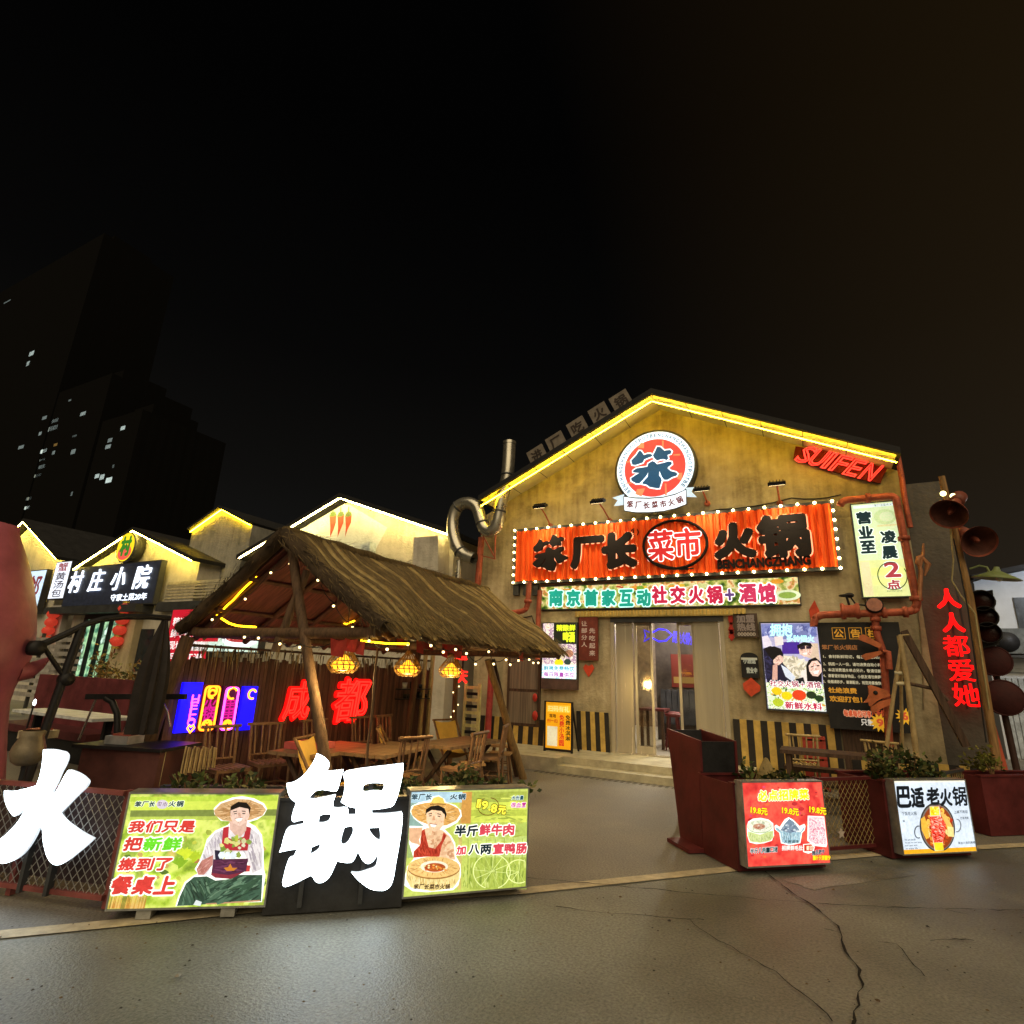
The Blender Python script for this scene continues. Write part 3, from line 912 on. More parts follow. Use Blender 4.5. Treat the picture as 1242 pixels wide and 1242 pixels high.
# ---------------------------------------------------------------- printed banner over the doors
FB = Frame((0, YF - .10, 0), 0)
A0, A1 = FB.px(655, 726)[0], FB.px(970.5, 717)[0]; B0, B1 = FB.px(760, 738)[1], FB.px(760, 707)[1]
bn = sign_thing('banner_sign', 'long lit banner of green and red lettering over vegetables above the doors', 'sign', FB, (A0 + A1) / 2, B0)
g = Board(FB); g.slab(A0, B0, A1, B1, -.09, 0, DKSTEEL); g.build('casing', bn)
g = Board(FB, .004)
g.rect(A0 + .02, B0 + .02, A1 - .02, B1 - .02, em_noise(['1d3a1a', '5a7a2a', 'a8b060', 'd8d4b0', 'c08040', '6a8a40'], .6, 5.0, 4), 0)
for i in range(46):
    a = random.uniform(A0 + .15, A1 - .15); b = random.choice([random.uniform(B0 + .06, B0 + .16), random.uniform(B1 - .14, B1 - .07)])
    g.ell((a, b), random.uniform(.04, .12), random.uniform(.02, .05), em(random.choice(['dfe7a0', '7fae3a', 'e8a030', 'd8e8d0', '3f6a2a', 'c4542a', 'f0c838']), .75), 1 + i * .01, 10)
c = FB.px(955, 722); g.ell(c, .22, .10, em('d8e4c0', 1.0), 2); g.ell(c, .15, .06, em('8aa848', 1.0), 3)
g.build('printed_sheet', bn)
g = Board(FB, .012)
for i, ch in enumerate('南京首家互动'):
    u = 674.5 + i * 21.3; g.pxo(ch, u - 7.6, 716, u + 7.6, 734.5, em('0f9f8a', .95), em('c8fff4', 1.4), layer=1, bold=.06, out=.075)
for i, ch in enumerate('社交火锅'):
    u = 800 + i * 22.3; g.pxo(ch, u - 8.5, 711.5, u + 8.5, 731.5, em('c01f46', 1.0), em('ffeef2', 1.5), layer=1, bold=.055, out=.07)
g.pxo('+', 880, 715, 890, 728, em('5a3a7a', 1.0), em('ffeef2', 1.5), layer=1, bold=.05, out=.08)
for i, ch in enumerate('酒馆'):
    u = 907 + i * 23; g.pxo(ch, u - 9.5, 708.5, u + 9.5, 730, em('c8305c', 1.0), em('ffeef2', 1.5), layer=1, bold=.055, out=.07)
g.build('lettering', bn)

# ---------------------------------------------------------------- opening-hours light box
FT = Frame((0, YF - .22, 0), 0)
z6 = zoom(7.764, 1030, 600)
q = FT.pts(z6([(5, 95), (438, 65), (605, 950), (150, 965)]))
A0, A1 = (q[0][0] + q[3][0]) / 2, (q[1][0] + q[2][0]) / 2; B0, B1 = (q[2][1] + q[3][1]) / 2, (q[0][1] + q[1][1]) / 2
th = sign_thing('hours_light_box', 'pale green lit box with vertical opening hours inside the red pipe frame', 'light box', FT, (A0 + A1) / 2, B0)
g = Board(FT); g.slab(A0 - .02, B0 - .02, A1 + .02, B1 + .02, -.14, -.003, DKSTEEL); g.build('casing', th)
g = Board(FT, 0)
W, H = A1 - A0, B1 - B0
U = lambda x, y: (A0 + W * x, B0 + H * y)
def urect(g, x0, y0, x1, y1, m, l): g.rect(*U(x0, y0), *U(x1, y1), m, l)
urect(g, 0, 0, 1, 1, em('d6e8b4', 1.1), 0)
urect(g, 0, .0, 1, .38, em('e0e69a', 1.1), 1); urect(g, .02, .01, .22, .37, em('e4d9a6', 1.1), 2); urect(g, .24, .22, .98, .30, em('e9f08c', 1.15), 2)
urect(g, .24, .12, .98, .19, em('e4e890', 1.15), 2.2); urect(g, .04, .955, .96, .985, em('e8f4ee', 1.2), 2)
c = U(.70, .84); g.ell(c, W * .24, W * .2, em('cbdc9e', 1.0), 1.5); g.ell((c[0] + .02, c[1]), W * .15, W * .13, em('d8e8b4', 1.05), 2); urect(g, .5, .735, .95, .755, em('e0d39a', 1.05), 2)
g.build('printed_sheet', th)
g = Board(FT, .006); DK = em('12363c', .55); WO = em('f0fff4', 1.25); RDL = em('b8404a', .9)
for ch, x, y, m in (('营', .24, .845, DK), ('业', .24, .685, DK), ('至', .24, .525, DK), ('凌', .70, .62, DK), ('晨', .68, .455, DK)):
    a, b = U(x, y); s = W * .15; g.outlined(ch, (a - s, b - s * 1.0, a + s, b + s * 1.0), m, WO, layer=1, bold=.06, out=.06)
a, b = U(.68, .275); s = W * .15; g.outlined('2', (a - s, b - s * 1.2, a + s, b + s * 1.2), RDL, WO, layer=1, bold=.05, out=.05)
a, b = U(.66, .12); s = W * .135; g.outlined('点', (a - s, b - s * .8, a + s, b + s * .8), RDL, WO, layer=1, bold=.05, out=.06)
g.text('营业时间以门店为准', (*U(.50, .045), *U(.82, .06)), DK, layer=3)
g.text('笨厂长菜市火锅', (*U(.5, .957), *U(.95, .982)), DK, layer=3)
c = U(.66, .21); g.tube([FT.at(c[0] + W * .30 * math.cos(t * .16 + 1.2), c[1] + W * .34 * math.sin(t * .16 + 1.2), .012) for t in range(36)], .008, em('3a5a2a', .5), 5)
g.build('lettering', th)

# ---------------------------------------------------------------- poster light box with three diners
FP = Frame((0, YF - .14, 0), 0)
z8 = zoom(6.21, 910, 740)
q = FP.pts(z8([(78, 100), (498, 97), (575, 765), (135, 742)]))
A0, A1 = (q[0][0] + q[3][0]) / 2, (q[1][0] + q[2][0]) / 2; B0, B1 = (q[2][1] + q[3][1]) / 2, (q[0][1] + q[1][1]) / 2
po = sign_thing('poster_light_box', 'lit poster of three people hugging above fruit, beside the black notice board', 'light box', FP, (A0 + A1) / 2, B0)
g = Board(FP); g.slab(A0 - .03, B0 - .03, A1 + .03, B1 + .03, -.13, -.003, DKSTEEL); g.build('casing', po)
g = Board(FP)
g.rect(A0, B0, A1, B1, em('b8b4d8', 1.0), 0)
pz = lambda pts, m, l: g.ab([(min(max(a, A0 + .003), A1 - .003), min(max(b, B0 + .003), B1 - .003)) for a, b in FP.pts(z8(pts))], m, l)
pz([(80, 105), (500, 100), (500, 200), (250, 220), (85, 190)], em('7d86c0', .9), 1)
pz([(85, 200), (130, 190), (160, 240), (170, 290), (100, 280)], em('d8d0e0', 1.1), 1.5)
pz([(180, 200), (245, 195), (250, 260), (190, 270)], em('e8d8d8', 1.1), 1.6)
pz([(240, 240), (370, 240), (370, 330), (240, 330)], em('4a2a9a', .9), 1.4)
SK = em('ecc8b8', 1.05); SK2 = em('d8a898', .95); HAIR = em('120c14', .5); DRK = em('1c1a38', .7)
pz([(370, 280), (440, 250), (510, 250), (525, 380), (440, 360), (380, 330)], em('d8c0a8', 1.0), 1.7)
pz([(240, 340), (330, 350), (440, 400), (430, 560), (300, 560), (250, 470)], em('e0d8c0', 1.1), 2)
pz([(362, 275), (400, 250), (450, 262), (470, 300), (455, 340), (410, 352), (372, 330)], SK, 2.4)
pz([(358, 300), (352, 265), (400, 240), (455, 248), (470, 275), (420, 268), (385, 275)], HAIR, 2.6)
pz([(368, 278), (412, 270), (414, 292), (378, 298)], em('301838', .5), 2.8); pz([(420, 270), (460, 272), (458, 290), (422, 292)], em('301838', .5), 2.8)
pz([(395, 322), (430, 320), (425, 334), (402, 334)], em('fff4f0', 1.1), 2.8)
pz([(85, 290), (150, 270), (215, 290), (250, 330), (245, 400), (300, 460), (340, 540), (130, 560), (105, 440)], DRK, 3)
pz([(170, 350), (215, 335), (245, 350), (250, 385), (215, 415), (175, 400)], SK, 3.4)
pz([(105, 290), (180, 272), (230, 290), (248, 330), (205, 345), (170, 380), (150, 360)], HAIR, 3.6)
pz([(170, 415), (205, 400), (205, 525), (165, 525)], SK2, 3.6); pz([(230, 410), (280, 440), (340, 505), (320, 540), (265, 500)], em('cfd8e8', 1.1), 3.6)
pz([(420, 420), (440, 375), (490, 355), (530, 390), (545, 470), (540, 560), (430, 560)], HAIR, 3.8)
pz([(440, 420), (465, 385), (505, 380), (535, 415), (540, 465), (510, 500), (470, 495), (445, 460)], SK, 4)
pz([(455, 425), (475, 420), (475, 428), (456, 432)], HAIR, 4.2); pz([(500, 415), (520, 412), (520, 420), (501, 423)], HAIR, 4.2)
pz([(475, 462), (520, 452), (510, 478), (485, 482)], em('fff4f0', 1.15), 4.2); pz([(488, 438), (500, 436), (502, 450), (490, 452)], SK2, 4.2)
pz([(380, 470), (420, 440), (430, 560), (390, 560)], em('e8dcd4', 1.05), 4.1)
pz([(340, 520), (400, 505), (420, 580), (350, 590)], em('20202a', .5), 4.2)
pz([(115, 545), (560, 560), (575, 764), (140, 742)], em_noise(['2a4a2a', 'e8f0e8', '7fae4a', 'f4f4ea', '4a7a6a'], 1.05, 16, 4), 4.6)
for x, y, r, c in ((200, 610, 32, 'e8c818'), (275, 645, 34, 'f0d010'), (368, 640, 42, 'e0431c'), (460, 640, 30, '24331c'), (210, 695, 34, 'b8cc30'), (520, 665, 26, '1f3a1c'), (160, 660, 22, 'dff0d0')):
    a, b = FP.px(*z8([(x, y)])[0]); g.ell((a, b), r / 6.21 / 62, r * .8 / 6.21 / 62, em(c, 1.05), 5)
def mot(P, cols, n, r, l, asp=.4, sd=0):
    xs = [p[0] for p in P]; ys = [p[1] for p in P]
    for k in range(n):
        x, y = random.uniform(min(xs), max(xs)), random.uniform(min(ys), max(ys)); a = random.uniform(0, 3.1); rr = r * random.uniform(.5, 1.4)
        pz([(x + rr * math.cos(q) * math.cos(a) - rr * asp * math.sin(q) * math.sin(a), y + rr * math.cos(q) * math.sin(a) + rr * asp * math.sin(q) * math.cos(a)) for q in (0, 1.05, 2.1, 3.15, 4.2, 5.25)], em(random.choice(cols), 1.0), l + k * .001)
mot([(110, 320), (160, 520)], ['2a2848', '14122c', '34325c'], 40, 18, 3.1); mot([(260, 360), (420, 520)], ['cfc6b0', 'f0e8d8', 'b8b098', 'd8d4c8'], 60, 22, 2.1)
mot([(180, 350), (236, 400)], ['dcb0a0', 'f4d8cc', 'c89c8c'], 26, 10, 3.45); mot([(455, 400), (525, 480)], ['dcb0a0', 'f8e0d4', 'cfa090'], 34, 11, 4.05); mot([(385, 275), (450, 335)], ['d8b0a0', 'f4d8cc', 'c89c8c'], 30, 10, 2.45)
mot([(90, 120), (490, 200)], ['6a72b4', '9aa4d8', '5860a0', 'b0b8e0'], 60, 24, 1.1); mot([(130, 560), (560, 750)], ['e8f4e8', '3a5a3a', '9cc060', 'f8fcf4', 'c8d8b8', 'e0a040'], 90, 14, 4.65)
g.build('printed_sheet', po)
g = Board(FP, .012)
TQ = em('b8fff4', 1.4)
zb = lambda x0, y0, x1, y1: FP.box(*z8([(x0, y0)])[0], *z8([(x1, y1)])[0])
g.text('拥抱', zb(152, 105, 315, 195), TQ, layer=1, bold=.03, shear=.1, n=6); g.text('多种烟火', zb(275, 190, 480, 240), TQ, layer=1, bold=.03, n=6)
g.outlined('社交火锅＋酒馆', zb(150, 535, 530, 580), em('a83050', .9), em('ffffff', 1.3), layer=1, bold=.03, out=.07)
g.outlined('新鲜水料', zb(265, 695, 540, 748), em('c02048', 1.0), em('ffffff', 1.3), layer=2, bold=.04, out=.07)
g.build('lettering', po)

# ---------------------------------------------------------------- black notice board
FK = Frame((0, YF - .20, 0), 0)
q = FK.pts(z8([(503, 92), (1085, 92), (1180, 905), (600, 865)]))
A0, A1 = q[0][0] + .02, q[1][0] + .06; B0, B1 = q[3][1] - .05, (q[0][1] + q[1][1]) / 2
nb = sign_thing('notice_board', 'black notice board with gold headings and rows of small lettering', 'notice board', FK, (A0 + A1) / 2, B0)
g = Board(FK); g.slab(A0, B0, A1, B1, -.06, 0, pbr((.022, .022, .024), .45, var=.2)); g.build('board', nb)
g = Board(FK); GD = em('c88a28', .75); CR = em('cfc4a0', .75); RO = em('c8502c', .85)
zk = lambda x0, y0, x1, y1: FK.box(*z8([(x0, y0)])[0], *z8([(x1, y1)])[0])
for i, ch in enumerate('公告栏'):
    b = zk(632 + i * 126, 145, 700 + i * 126, 205); g.text(ch, b, GD, layer=1, bold=.04, n=6)
    m = .03; A, B = (b[0] - m, b[1] - m), (b[2] + m, b[3] + m)
    for p0, p1 in (((A[0], A[1]), (B[0], A[1] + .008)), ((A[0], B[1] - .008), (B[0], B[1])), ((A[0], A[1]), (A[0] + .008, B[1])), ((B[0] - .008, A[1]), (B[0], B[1]))):
        g.rect(*p0, *p1, GD, .6)
g.text('笨厂长火锅店', zk(540, 262, 805, 298), em('a86a38', .6), layer=1, bold=.03, n=6)
for i, tx in enumerate(('1、食材新鲜现切，每日直送到店', '2、锅底一人一份，请勿浪费自助小料', '3、本店消费酒水单点另计，敬请谅解', '4、请看管好随身物品，小朋友请勿奔跑', '5、吸烟请移步，谢谢配合，祝您用餐愉快')):
    y = 352 + i * 45 + (12 if i else 0); g.text(tx, zk(550, y - 13, 985, y + 13), CR, layer=1, bold=.02, n=4)
g.text('杜绝浪费', zk(590, 585, 800, 625), GD, layer=1, bold=.05, n=6); g.text('欢迎打包！', zk(600, 650, 840, 692), GD, layer=1, bold=.05, n=6)
g.outlined('每桌每位可享', zk(705, 755, 910, 805), RO, em('f0c8a0', .8), layer=1, bold=.04, out=.04)
g.text('八折优惠', zk(915, 755, 1050, 800), em('b84a2a', .8), layer=1, bold=.04, n=6)
g.text('只需', zk(835, 822, 930, 870), em('e8e0d0', .8), layer=1, bold=.02, n=6)
for x, y, rr in ((975, 848, 62), (1165, 800, 55)):
    c = FK.px(*z8([(x, y)])[0]); P = []
    for i in range(24):
        r = (rr if i % 2 else rr * .6) / 6.21 / 66; P.append((c[0] + r * math.cos(i * math.pi / 12), c[1] + r * math.sin(i * math.pi / 12)))
    g.ab(P, em('e0a428', .8), 2)
g.text('9', zk(955, 822, 1000, 875), RO, layer=4, bold=.06); g.text('6', zk(1145, 770, 1185, 825), RO, layer=4, bold=.06)
g.build('lettering', nb)

# ---------------------------------------------------------------- vertical poster left of the doors
FQ = Frame((0, YF - .12, 0), 0)
A0, A1 = FQ.px(658, 790)[0], FQ.px(699, 790)[0]; B0, B1 = FQ.px(680, 823)[1], FQ.px(680, 756)[1]
vp = sign_thing('menu_light_box', 'narrow lit food poster with yellow lettering beside the hut roof edge', 'light box', FQ, (A0 + A1) / 2, B0)
g = Board(FQ); g.slab(A0 - .02, B0 - .02, A1 + .02, B1 + .02, -.10, -.003, DKSTEEL); g.slab(A0 - .02, B0 - .22, A1 + .02, B0 - .023, -.10, -.003, pbr((.10, .06, .05), .6)); g.build('casing', vp)
g = Board(FQ)
g.rect(A0, B0, A1, B1, em_noise(['2a3a4a', 'd8d0d0', '8a6a90', 'f0ece0', 'b8a08a'], 1.05, 9, 4), 0)
W, H = A1 - A0, B1 - B0
g.rect(A0 + W * .33, B0 + H * .62, A1, B1, em('232a1c', .6), 1)
for x, y, r, c in ((.35, .5, .14, 'e8dce8'), (.55, .42, .13, 'e8d8b8'), (.8, .45, .12, 'c88a70'), (.2, .6, .10, 'c8d8d0'), (.5, .28, .13, 'f0e020'), (.75, .3, .1, '28403a')):
    g.ell((A0 + W * x, B0 + H * y), r * W, r * W * .8, em(c, 1.05), 1.5 + x)
g.rect(A0, B0, A1, B0 + H * .24, em_noise(['f4fbff', '6ad0e0', 'ffffff', 'd080d0'], 1.2, 26, 2), 2.7)
g.build('printed_sheet', vp)
g = Board(FQ, .008)
YL = em('dcee2a', 1.2)
g.text('精酿鲜', (A0 + W * .42, B0 + H * .86, A1 - W * .03, B0 + H * .97), YL, layer=1, bold=.05, n=6); g.text('啤酒', (A0 + W * .62, B0 + H * .66, A1 - W * .05, B0 + H * .84), YL, layer=1, bold=.05, n=6)
g.outlined('鲜啤免费畅饮', (A0 + W * .06, B0 + H * .14, A1 - W * .05, B0 + H * .22), em('28b0c8', 1.0), em('ffffff', 1.3), layer=1, bold=.03, out=.06)
g.outlined('每日限量供应', (A0 + W * .06, B0 + H * .03, A1 - W * .05, B0 + H * .11), em('b050b8', 1.0), em('ffffff', 1.3), layer=1, bold=.03, out=.06)
g.build('lettering', vp)

# ---------------------------------------------------------------- plaques round the door
def plaque(name, label, box_px, m, th=.05, y=YF - .10):
    f = Frame((0, y, 0), 0); b = f.box(*box_px)
    t = sign_thing(name, label, 'sign', f, (b[0] + b[2]) / 2, b[1])
    g = Board(f); g.slab(*b, -th, 0, m); g.build('board', t)
    return t, f, b
DR = pbr((.15, .035, .025), .5, var=.3, scale=4)
t, f, b = plaque('wooden_plaque', 'dark red wooden plaque with two columns of pale lettering left of the doors', (702, 748, 725, 801), DR)
g = Board(f); PL = em('c8a890', .45)
w = b[2] - b[0]; h = b[3] - b[1]
g.text('让部分人', (b[0] + w * .14, b[1] + h * .28, b[0] + w * .44, b[1] + h * .92), PL, layer=1, bold=.03, n=6, stack=True, gap=.3)
g.text('先吃起来', (b[0] + w * .56, b[1] + h * .08, b[0] + w * .86, b[1] + h * .76), PL, layer=1, bold=.03, n=6, stack=True, gap=.3)
g.build('lettering', t)
def paper(name, label, u, v, w, h, cat='paper charm'):
    f = Frame((0, YF - .03, 0), 0); a, b = f.px(u, v)
    g = Board(f); RP = pbr((.62, .07, .03), .6, var=.25)
    g.prism([f.at(a - w, b + h * .2, -.02), f.at(a - w * .6, b - h * .35, -.02), f.at(a, b - h, -.02), f.at(a + w * .6, b - h * .35, -.02), f.at(a + w, b + h * .2, -.02), f.at(a + w * .6, b + h * .7, -.02), f.at(a, b + h * .45, -.02), f.at(a - w * .6, b + h * .7, -.02)][::-1], f.N * .03, RP)
    tag(g.build(name), label, cat)
paper('red_heart', 'orange red paper heart hung under the dark red wooden plaque', 714, 812, .12, .15)
t, f, b = plaque('hotline_plaque', 'small brown plaque with two rows of lettering right of the door top', (890, 744, 919, 773), pbr((.06, .04, .03), .6))
g = Board(f); w = b[2] - b[0]; h = b[3] - b[1]
g.text('加盟', (b[0] + w * .14, b[1] + h * .62, b[2] - w * .12, b[1] + h * .93), em('8a7868', .4), layer=1, bold=.05, n=6)
g.text('热线', (b[0] + w * .14, b[1] + h * .27, b[2] - w * .12, b[1] + h * .58), em('8a7868', .4), layer=1, bold=.05, n=6)
g.text('000000', (b[0] + w * .14, b[1] + h * .06, b[2] - w * .12, b[1] + h * .2), em('b8a488', .45), layer=1, bold=.03, n=6)
g.build('lettering', t)
f = Frame((0, YF - .06, 0), 0)
g = Board(f); RB = em('c01c14', .5)
for i in range(14):
    a, b = f.px(886 + i * .1, 747 + i * 2.1); g.ell((a, b), random.uniform(.03, .06), random.uniform(.03, .06), pbr((.40, .03, .02), .6), random.randint(0, 4), 7)
tag(g.build('firecracker_string'), 'string of small red firecrackers hanging beside the small brown plaque', 'decoration')
t = sign_thing('letter_box', 'black hanging box with a round top and pale lettering right of the doors', 'box', Frame((0, YF, 0), 0), *FF.px(910, 820))
f = Frame((0, YF - .10, 0), 0); b = f.box(899, 797, 920, 822)
g = Board(f); w = b[2] - b[0]
P = [(b[0], b[1]), (b[2], b[1]), (b[2], b[3])] + [((b[0] + b[2]) / 2 + w / 2 * math.cos(q * math.pi / 10), b[3] + w * .28 * math.sin(q * math.pi / 10)) for q in range(1, 10)] + [(b[0], b[3])]
g.prism([f.at(x, y, -.09) for x, y in P][::-1], f.N * .09, BLACKM); g.build('body', t)
g = Board(f); g.rect(b[0] + .01, b[3] - .05, b[2] - .01, b[3] - .01, em('cfc8a8', .35), 1)
g.text('小酒馆', (b[0] + w * .15, b[1] + .25, b[2] - w * .15, b[1] + .35), em('b8b8a0', .5), layer=1, bold=.03, n=6); g.text('营业中', (b[0] + w * .3, b[1] + .08, b[2] - w * .1, b[1] + .18), em('b8b8a0', .5), layer=1, bold=.03, n=6); g.build('lettering', t)
g = Board(f); P = f.pts([(901, 829), (911, 822), (922, 832), (922, 838), (911, 845), (902, 836)])
g.prism([f.at(x, y, -.05) for x, y in P], f.N * .05, pbr((.55, .07, .03), .5)); tag(g.build('red_arrow_charm'), 'red arrow shaped charm hanging under the black round topped box', 'charm')
# red splash painted star over the poster
f = Frame((0, YF - .012, 0), 0); g = Board(f)
g.prism([f.at(x, y, -.01) for x, y in f.pts([(983, 750), (981, 740), (985, 733), (988, 728), (991, 735), (994, 741), (993, 750), (988, 753)])], f.N * .02, pbr((.50, .06, .025), .6)); tag(g.build('red_cutout'), 'orange red flame shaped cut out on the wall above the lit poster', 'decoration')

# ---------------------------------------------------------------- flood lamps on arms
def flood(u0, v0, u1, v1, lab, y=10.9):
    a, b = FF.px(u0, v0); base = Vector((a, YF, b)); head = FY(u1, v1, y)
    t = thing('flood_lamp', lab, 'flood lamp', tuple(base), group='flood lamps on arms above the sign')
    g = MB(); g.tube([base, base.lerp(head, .55) + Vector((0, 0, .03)), head], .018, RUST, 6); g.lathe([(0, .04), (.06, .04), (.06, 0)], base, RUST, 10, axis=(0, -1, 0)); g.build('arm', t)
    dn = Vector((0, .42, -.9)).normalized(); X = Vector((1, 0, 0)); Y = dn.cross(X)
    g = MB(); g.box(head, (.30, .17, .06), BLACKM, ax=(X, Y, dn)); 
    for k in range(5):
        g.box(head - dn * .045 + X * (-.11 + k * .055), (.012, .15, .03), BLACKM, ax=(X, Y, dn))
    g.build('head', t)
    g = MB(); g.box(head + dn * .033, (.26, .13, .004), em('fff2c8', 5.0), ax=(X, Y, dn)); g.build('lens', t)
    L = bpy.data.lights.new('flood', 'SPOT'); L.energy = 80; L.color = (1, .86, .55); L.spot_size = R(96); L.spot_blend = .8; L.shadow_soft_size = .08
    o = bpy.data.objects.new('flood_light', L); col.objects.link(o); o.parent = t
    o.location = head + dn * .06 - base; o.rotation_euler = dn.to_track_quat('-Z', 'Y').to_euler()
flood(668, 638, 655, 614, 'flood lamp on a red arm above the sign, nearest the left eave')
flood(740, 632, 725, 608, 'flood lamp on a red arm just left of the round emblem')
flood(858, 611, 851, 593, 'flood lamp on a red arm just right of the round emblem')
flood(946, 611, 942, 586, 'flood lamp on a red arm, rightmost of the four over the sign')

# ---------------------------------------------------------------- rooftop tiles
FR = Frame((0, 12.0, 0), 0)
tr = thing('rooftop_sign', 'row of five dim square tiles with lettering climbing the left roof slope', 'sign', tuple(FR.at(*FR.px(702, 535))))
an = math.atan2(ap.z - lf.z, ap.x - lf.x)
TB = pbr((.16, .135, .11), .7, var=.3)
for ch, (u, v) in zip('进厂吃火锅', ((652, 553), (675, 537), (701, 519), (727.5, 502), (753.5, 487))):
    a, b = FR.px(u, v); s = .235
    X = Vector((math.cos(an), 0, math.sin(an))); Z = Vector((-math.sin(an), 0, math.cos(an)))
    g = Board(FR); c = FR.at(a, b, 0); g.box(c, (s * 2, .06, s * 2), TB, ax=(X, Vector((0, 1, 0)), Z))
    g.base = .034; g.text(ch, (a - s * .62, b - s * .62, a + s * .62, b + s * .62), pbr((.03, .02, .016), .6), layer=1, bold=.035, n=6, rot=an)
    g.build('tile', tr)
g = MB()
p0 = FR.at(*FR.px(641, 570), -.06); p1 = FR.at(*FR.px(768, 490), -.06)
g.bar(p0, p1, .03, .03, DKSTEEL)
for k in range(5):
    p = p0.lerp(p1, .08 + k * .21); zr = zroof(p.x) + .1; g.bar(p, (p.x, p.y + .05, zr), .025, .025, DKSTEEL)
g.build('frame', tr)

# ---------------------------------------------------------------- red vertical letters on the right end wall
FV = Frame((0, YF - .10, 0), 0)
vt = sign_thing('vertical_neon_sign', 'column of five glowing red characters down the right end wall', 'neon sign', FV, *FV.px(1172, 858))
RG = em('ff0a0c', 1.8)
for ch, bb in (('人', (1136, 715, 1163, 737)), ('人', (1143, 744, 1168, 766)), ('都', (1144, 771, 1175, 796)), ('爱', (1150, 800, 1181, 826)), ('她', (1156, 829, 1188, 857))):
    g = Board(FV); g.text(ch, FV.box(*bb), RG, layer=1, bold=.05 if ch == '人' else .012, deep=.03); g.build('letter', vt)
g = Board(FV); b0 = FV.px(1148, 712); b1 = FV.px(1173, 860)
for dx in (-.02, .12):
    g.slab(b0[0] + dx, b1[1], b0[0] + dx + .025, b0[1], -.045, -.02, DKSTEEL)
g.build('rail', vt)
# ================================================================ pipes, duct, pole, traffic light on the right and left of the front
FPI = Frame((0, 11.25, 0), 0)
def pts3(fr, l, h=0.0):
    return [fr.at(*fr.px(u, v), h) for u, v in l]
def pipe_thing(name, label, fr, l, r, m=RUST, cat='pipe', flanges=()):
    P = pts3(fr, l)
    t = thing(name, label, cat, tuple(P[-1]))
    g = MB(); Q = [P[0]]
    for a, b, c in zip(P, P[1:], P[2:]):          # rounded elbows
        for k in (.0, .25, .5, .75, 1):
            p = b + (a - b).normalized() * r * 1.6; q = b + (c - b).normalized() * r * 1.6
            Q.append(p * (1 - k) ** 2 + b * 2 * k * (1 - k) + q * k * k)
    Q.append(P[-1]); g.tube(Q, r, m, 12); g.build('pipe_run', t)
    for i, k in flanges:
        p = P[i].lerp(P[i + 1], k); ax = (P[i + 1] - P[i]).normalized()
        g = MB(); g.lathe([(r, -.035), (r * 1.45, -.035), (r * 1.45, .035), (r, .035)], p, m, 12, axis=tuple(ax)); g.build('flange', t)
    return t, P
pt, P = pipe_thing('water_pipe', 'rusty red pipe framing the hours box and turning left above the notice board', FPI, [(1019, 613), (1021, 607), (1086, 601), (1113, 736), (1105, 742), (993, 746), (986, 753), (987, 760)], .062, flanges=((1, .5), (2, .4), (2, .93), (4, .06), (4, .28), (4, .72)))
g = MB(); c = FPI.at(*FPI.px(1031, 741)); g.lathe([(.0, -.14), (.13, -.14), (.14, -.10), (.10, -.06), (.10, .06), (.14, .10), (.13, .14), (0, .14)], c, RUST, 14, axis=(1, 0, 0)); g.build('valve', pt)
g = MB(); g.tube([c + Vector((0, 0, .1)), c + Vector((-.03, -.03, .26))], .02, BLACKM, 6); g.tube([c + Vector((-.03 + .1 * math.cos(q * .628), -.03 + .1 * math.sin(q * .628), .26)) for q in range(10)], .014, BLACKM, 5, closed=True); g.build('hand_wheel', pt)
g = MB(); c2 = FPI.at(*FPI.px(1060, 735)); g.lathe([(0, -.05), (.13, -.05), (.13, .05), (0, .05)], c2 + Vector((0, -.05, .0)), BLACKM, 18, axis=(0, -1, .2)); g.lathe([(.115, .052), (0, .053)], c2 + Vector((0, -.05, 0)), pbr((.3, .12, .08), .4), 16, axis=(0, -1, .2)); g.build('gauge', pt)
g = MB(); g.tube(pts3(FPI, [(1056, 735), (1038, 733), (1030, 722)]), .016, BLACKM, 6); g.ball(FPI.at(*FPI.px(1030, 722)), .06, BLACKM, 8, (1.3, 1, .8)); g.build('lever', pt)
dp, P = pipe_thing('drain_pipe', 'crooked red pipe dropping from the valve in front of the notice board', FPI, [(1061, 744), (1063, 768), (1071, 790), (1074, 830), (1079, 905)], .055, flanges=((0, .3), (0, .75), (2, .1)))
g = MB(); P = pts3(FPI, [(1070, 791), (1076, 791), (1078, 812)], .09); g.tube(P, .05, RUST, 10); g.build('branch', dp)
OWD = pbr((.46, .13, .05), .5, var=.35, scale=5, bump=.15)
z7 = zoom(7.767, 1010, 720)
def cut(name, label, pts, cat, h=.12, th=.07, m=OWD):
    P = [FPI.at(a, b, h) for a, b in FPI.pts(z7(pts))]
    g = MB(); g.prism(P, FPI.N * th, m)
    return tag(g.build(name), label, cat)
cut('arrow_plank', 'upper orange arrow plank nailed across the red drain pipe', [(245, 402), (285, 392), (455, 485), (430, 520), (335, 478), (240, 440)][::-1], 'sign')
cut('arrow_plank', 'lower orange arrow plank nailed across the red drain pipe', [(258, 592), (300, 570), (440, 543), (455, 568), (390, 605), (305, 632)][::-1], 'sign')
ck = thing('carved_fish', 'orange carved fish head with open mouth leaning on the notice board', 'carving', tuple(FPI.at(*FPI.px(1062, 862))))
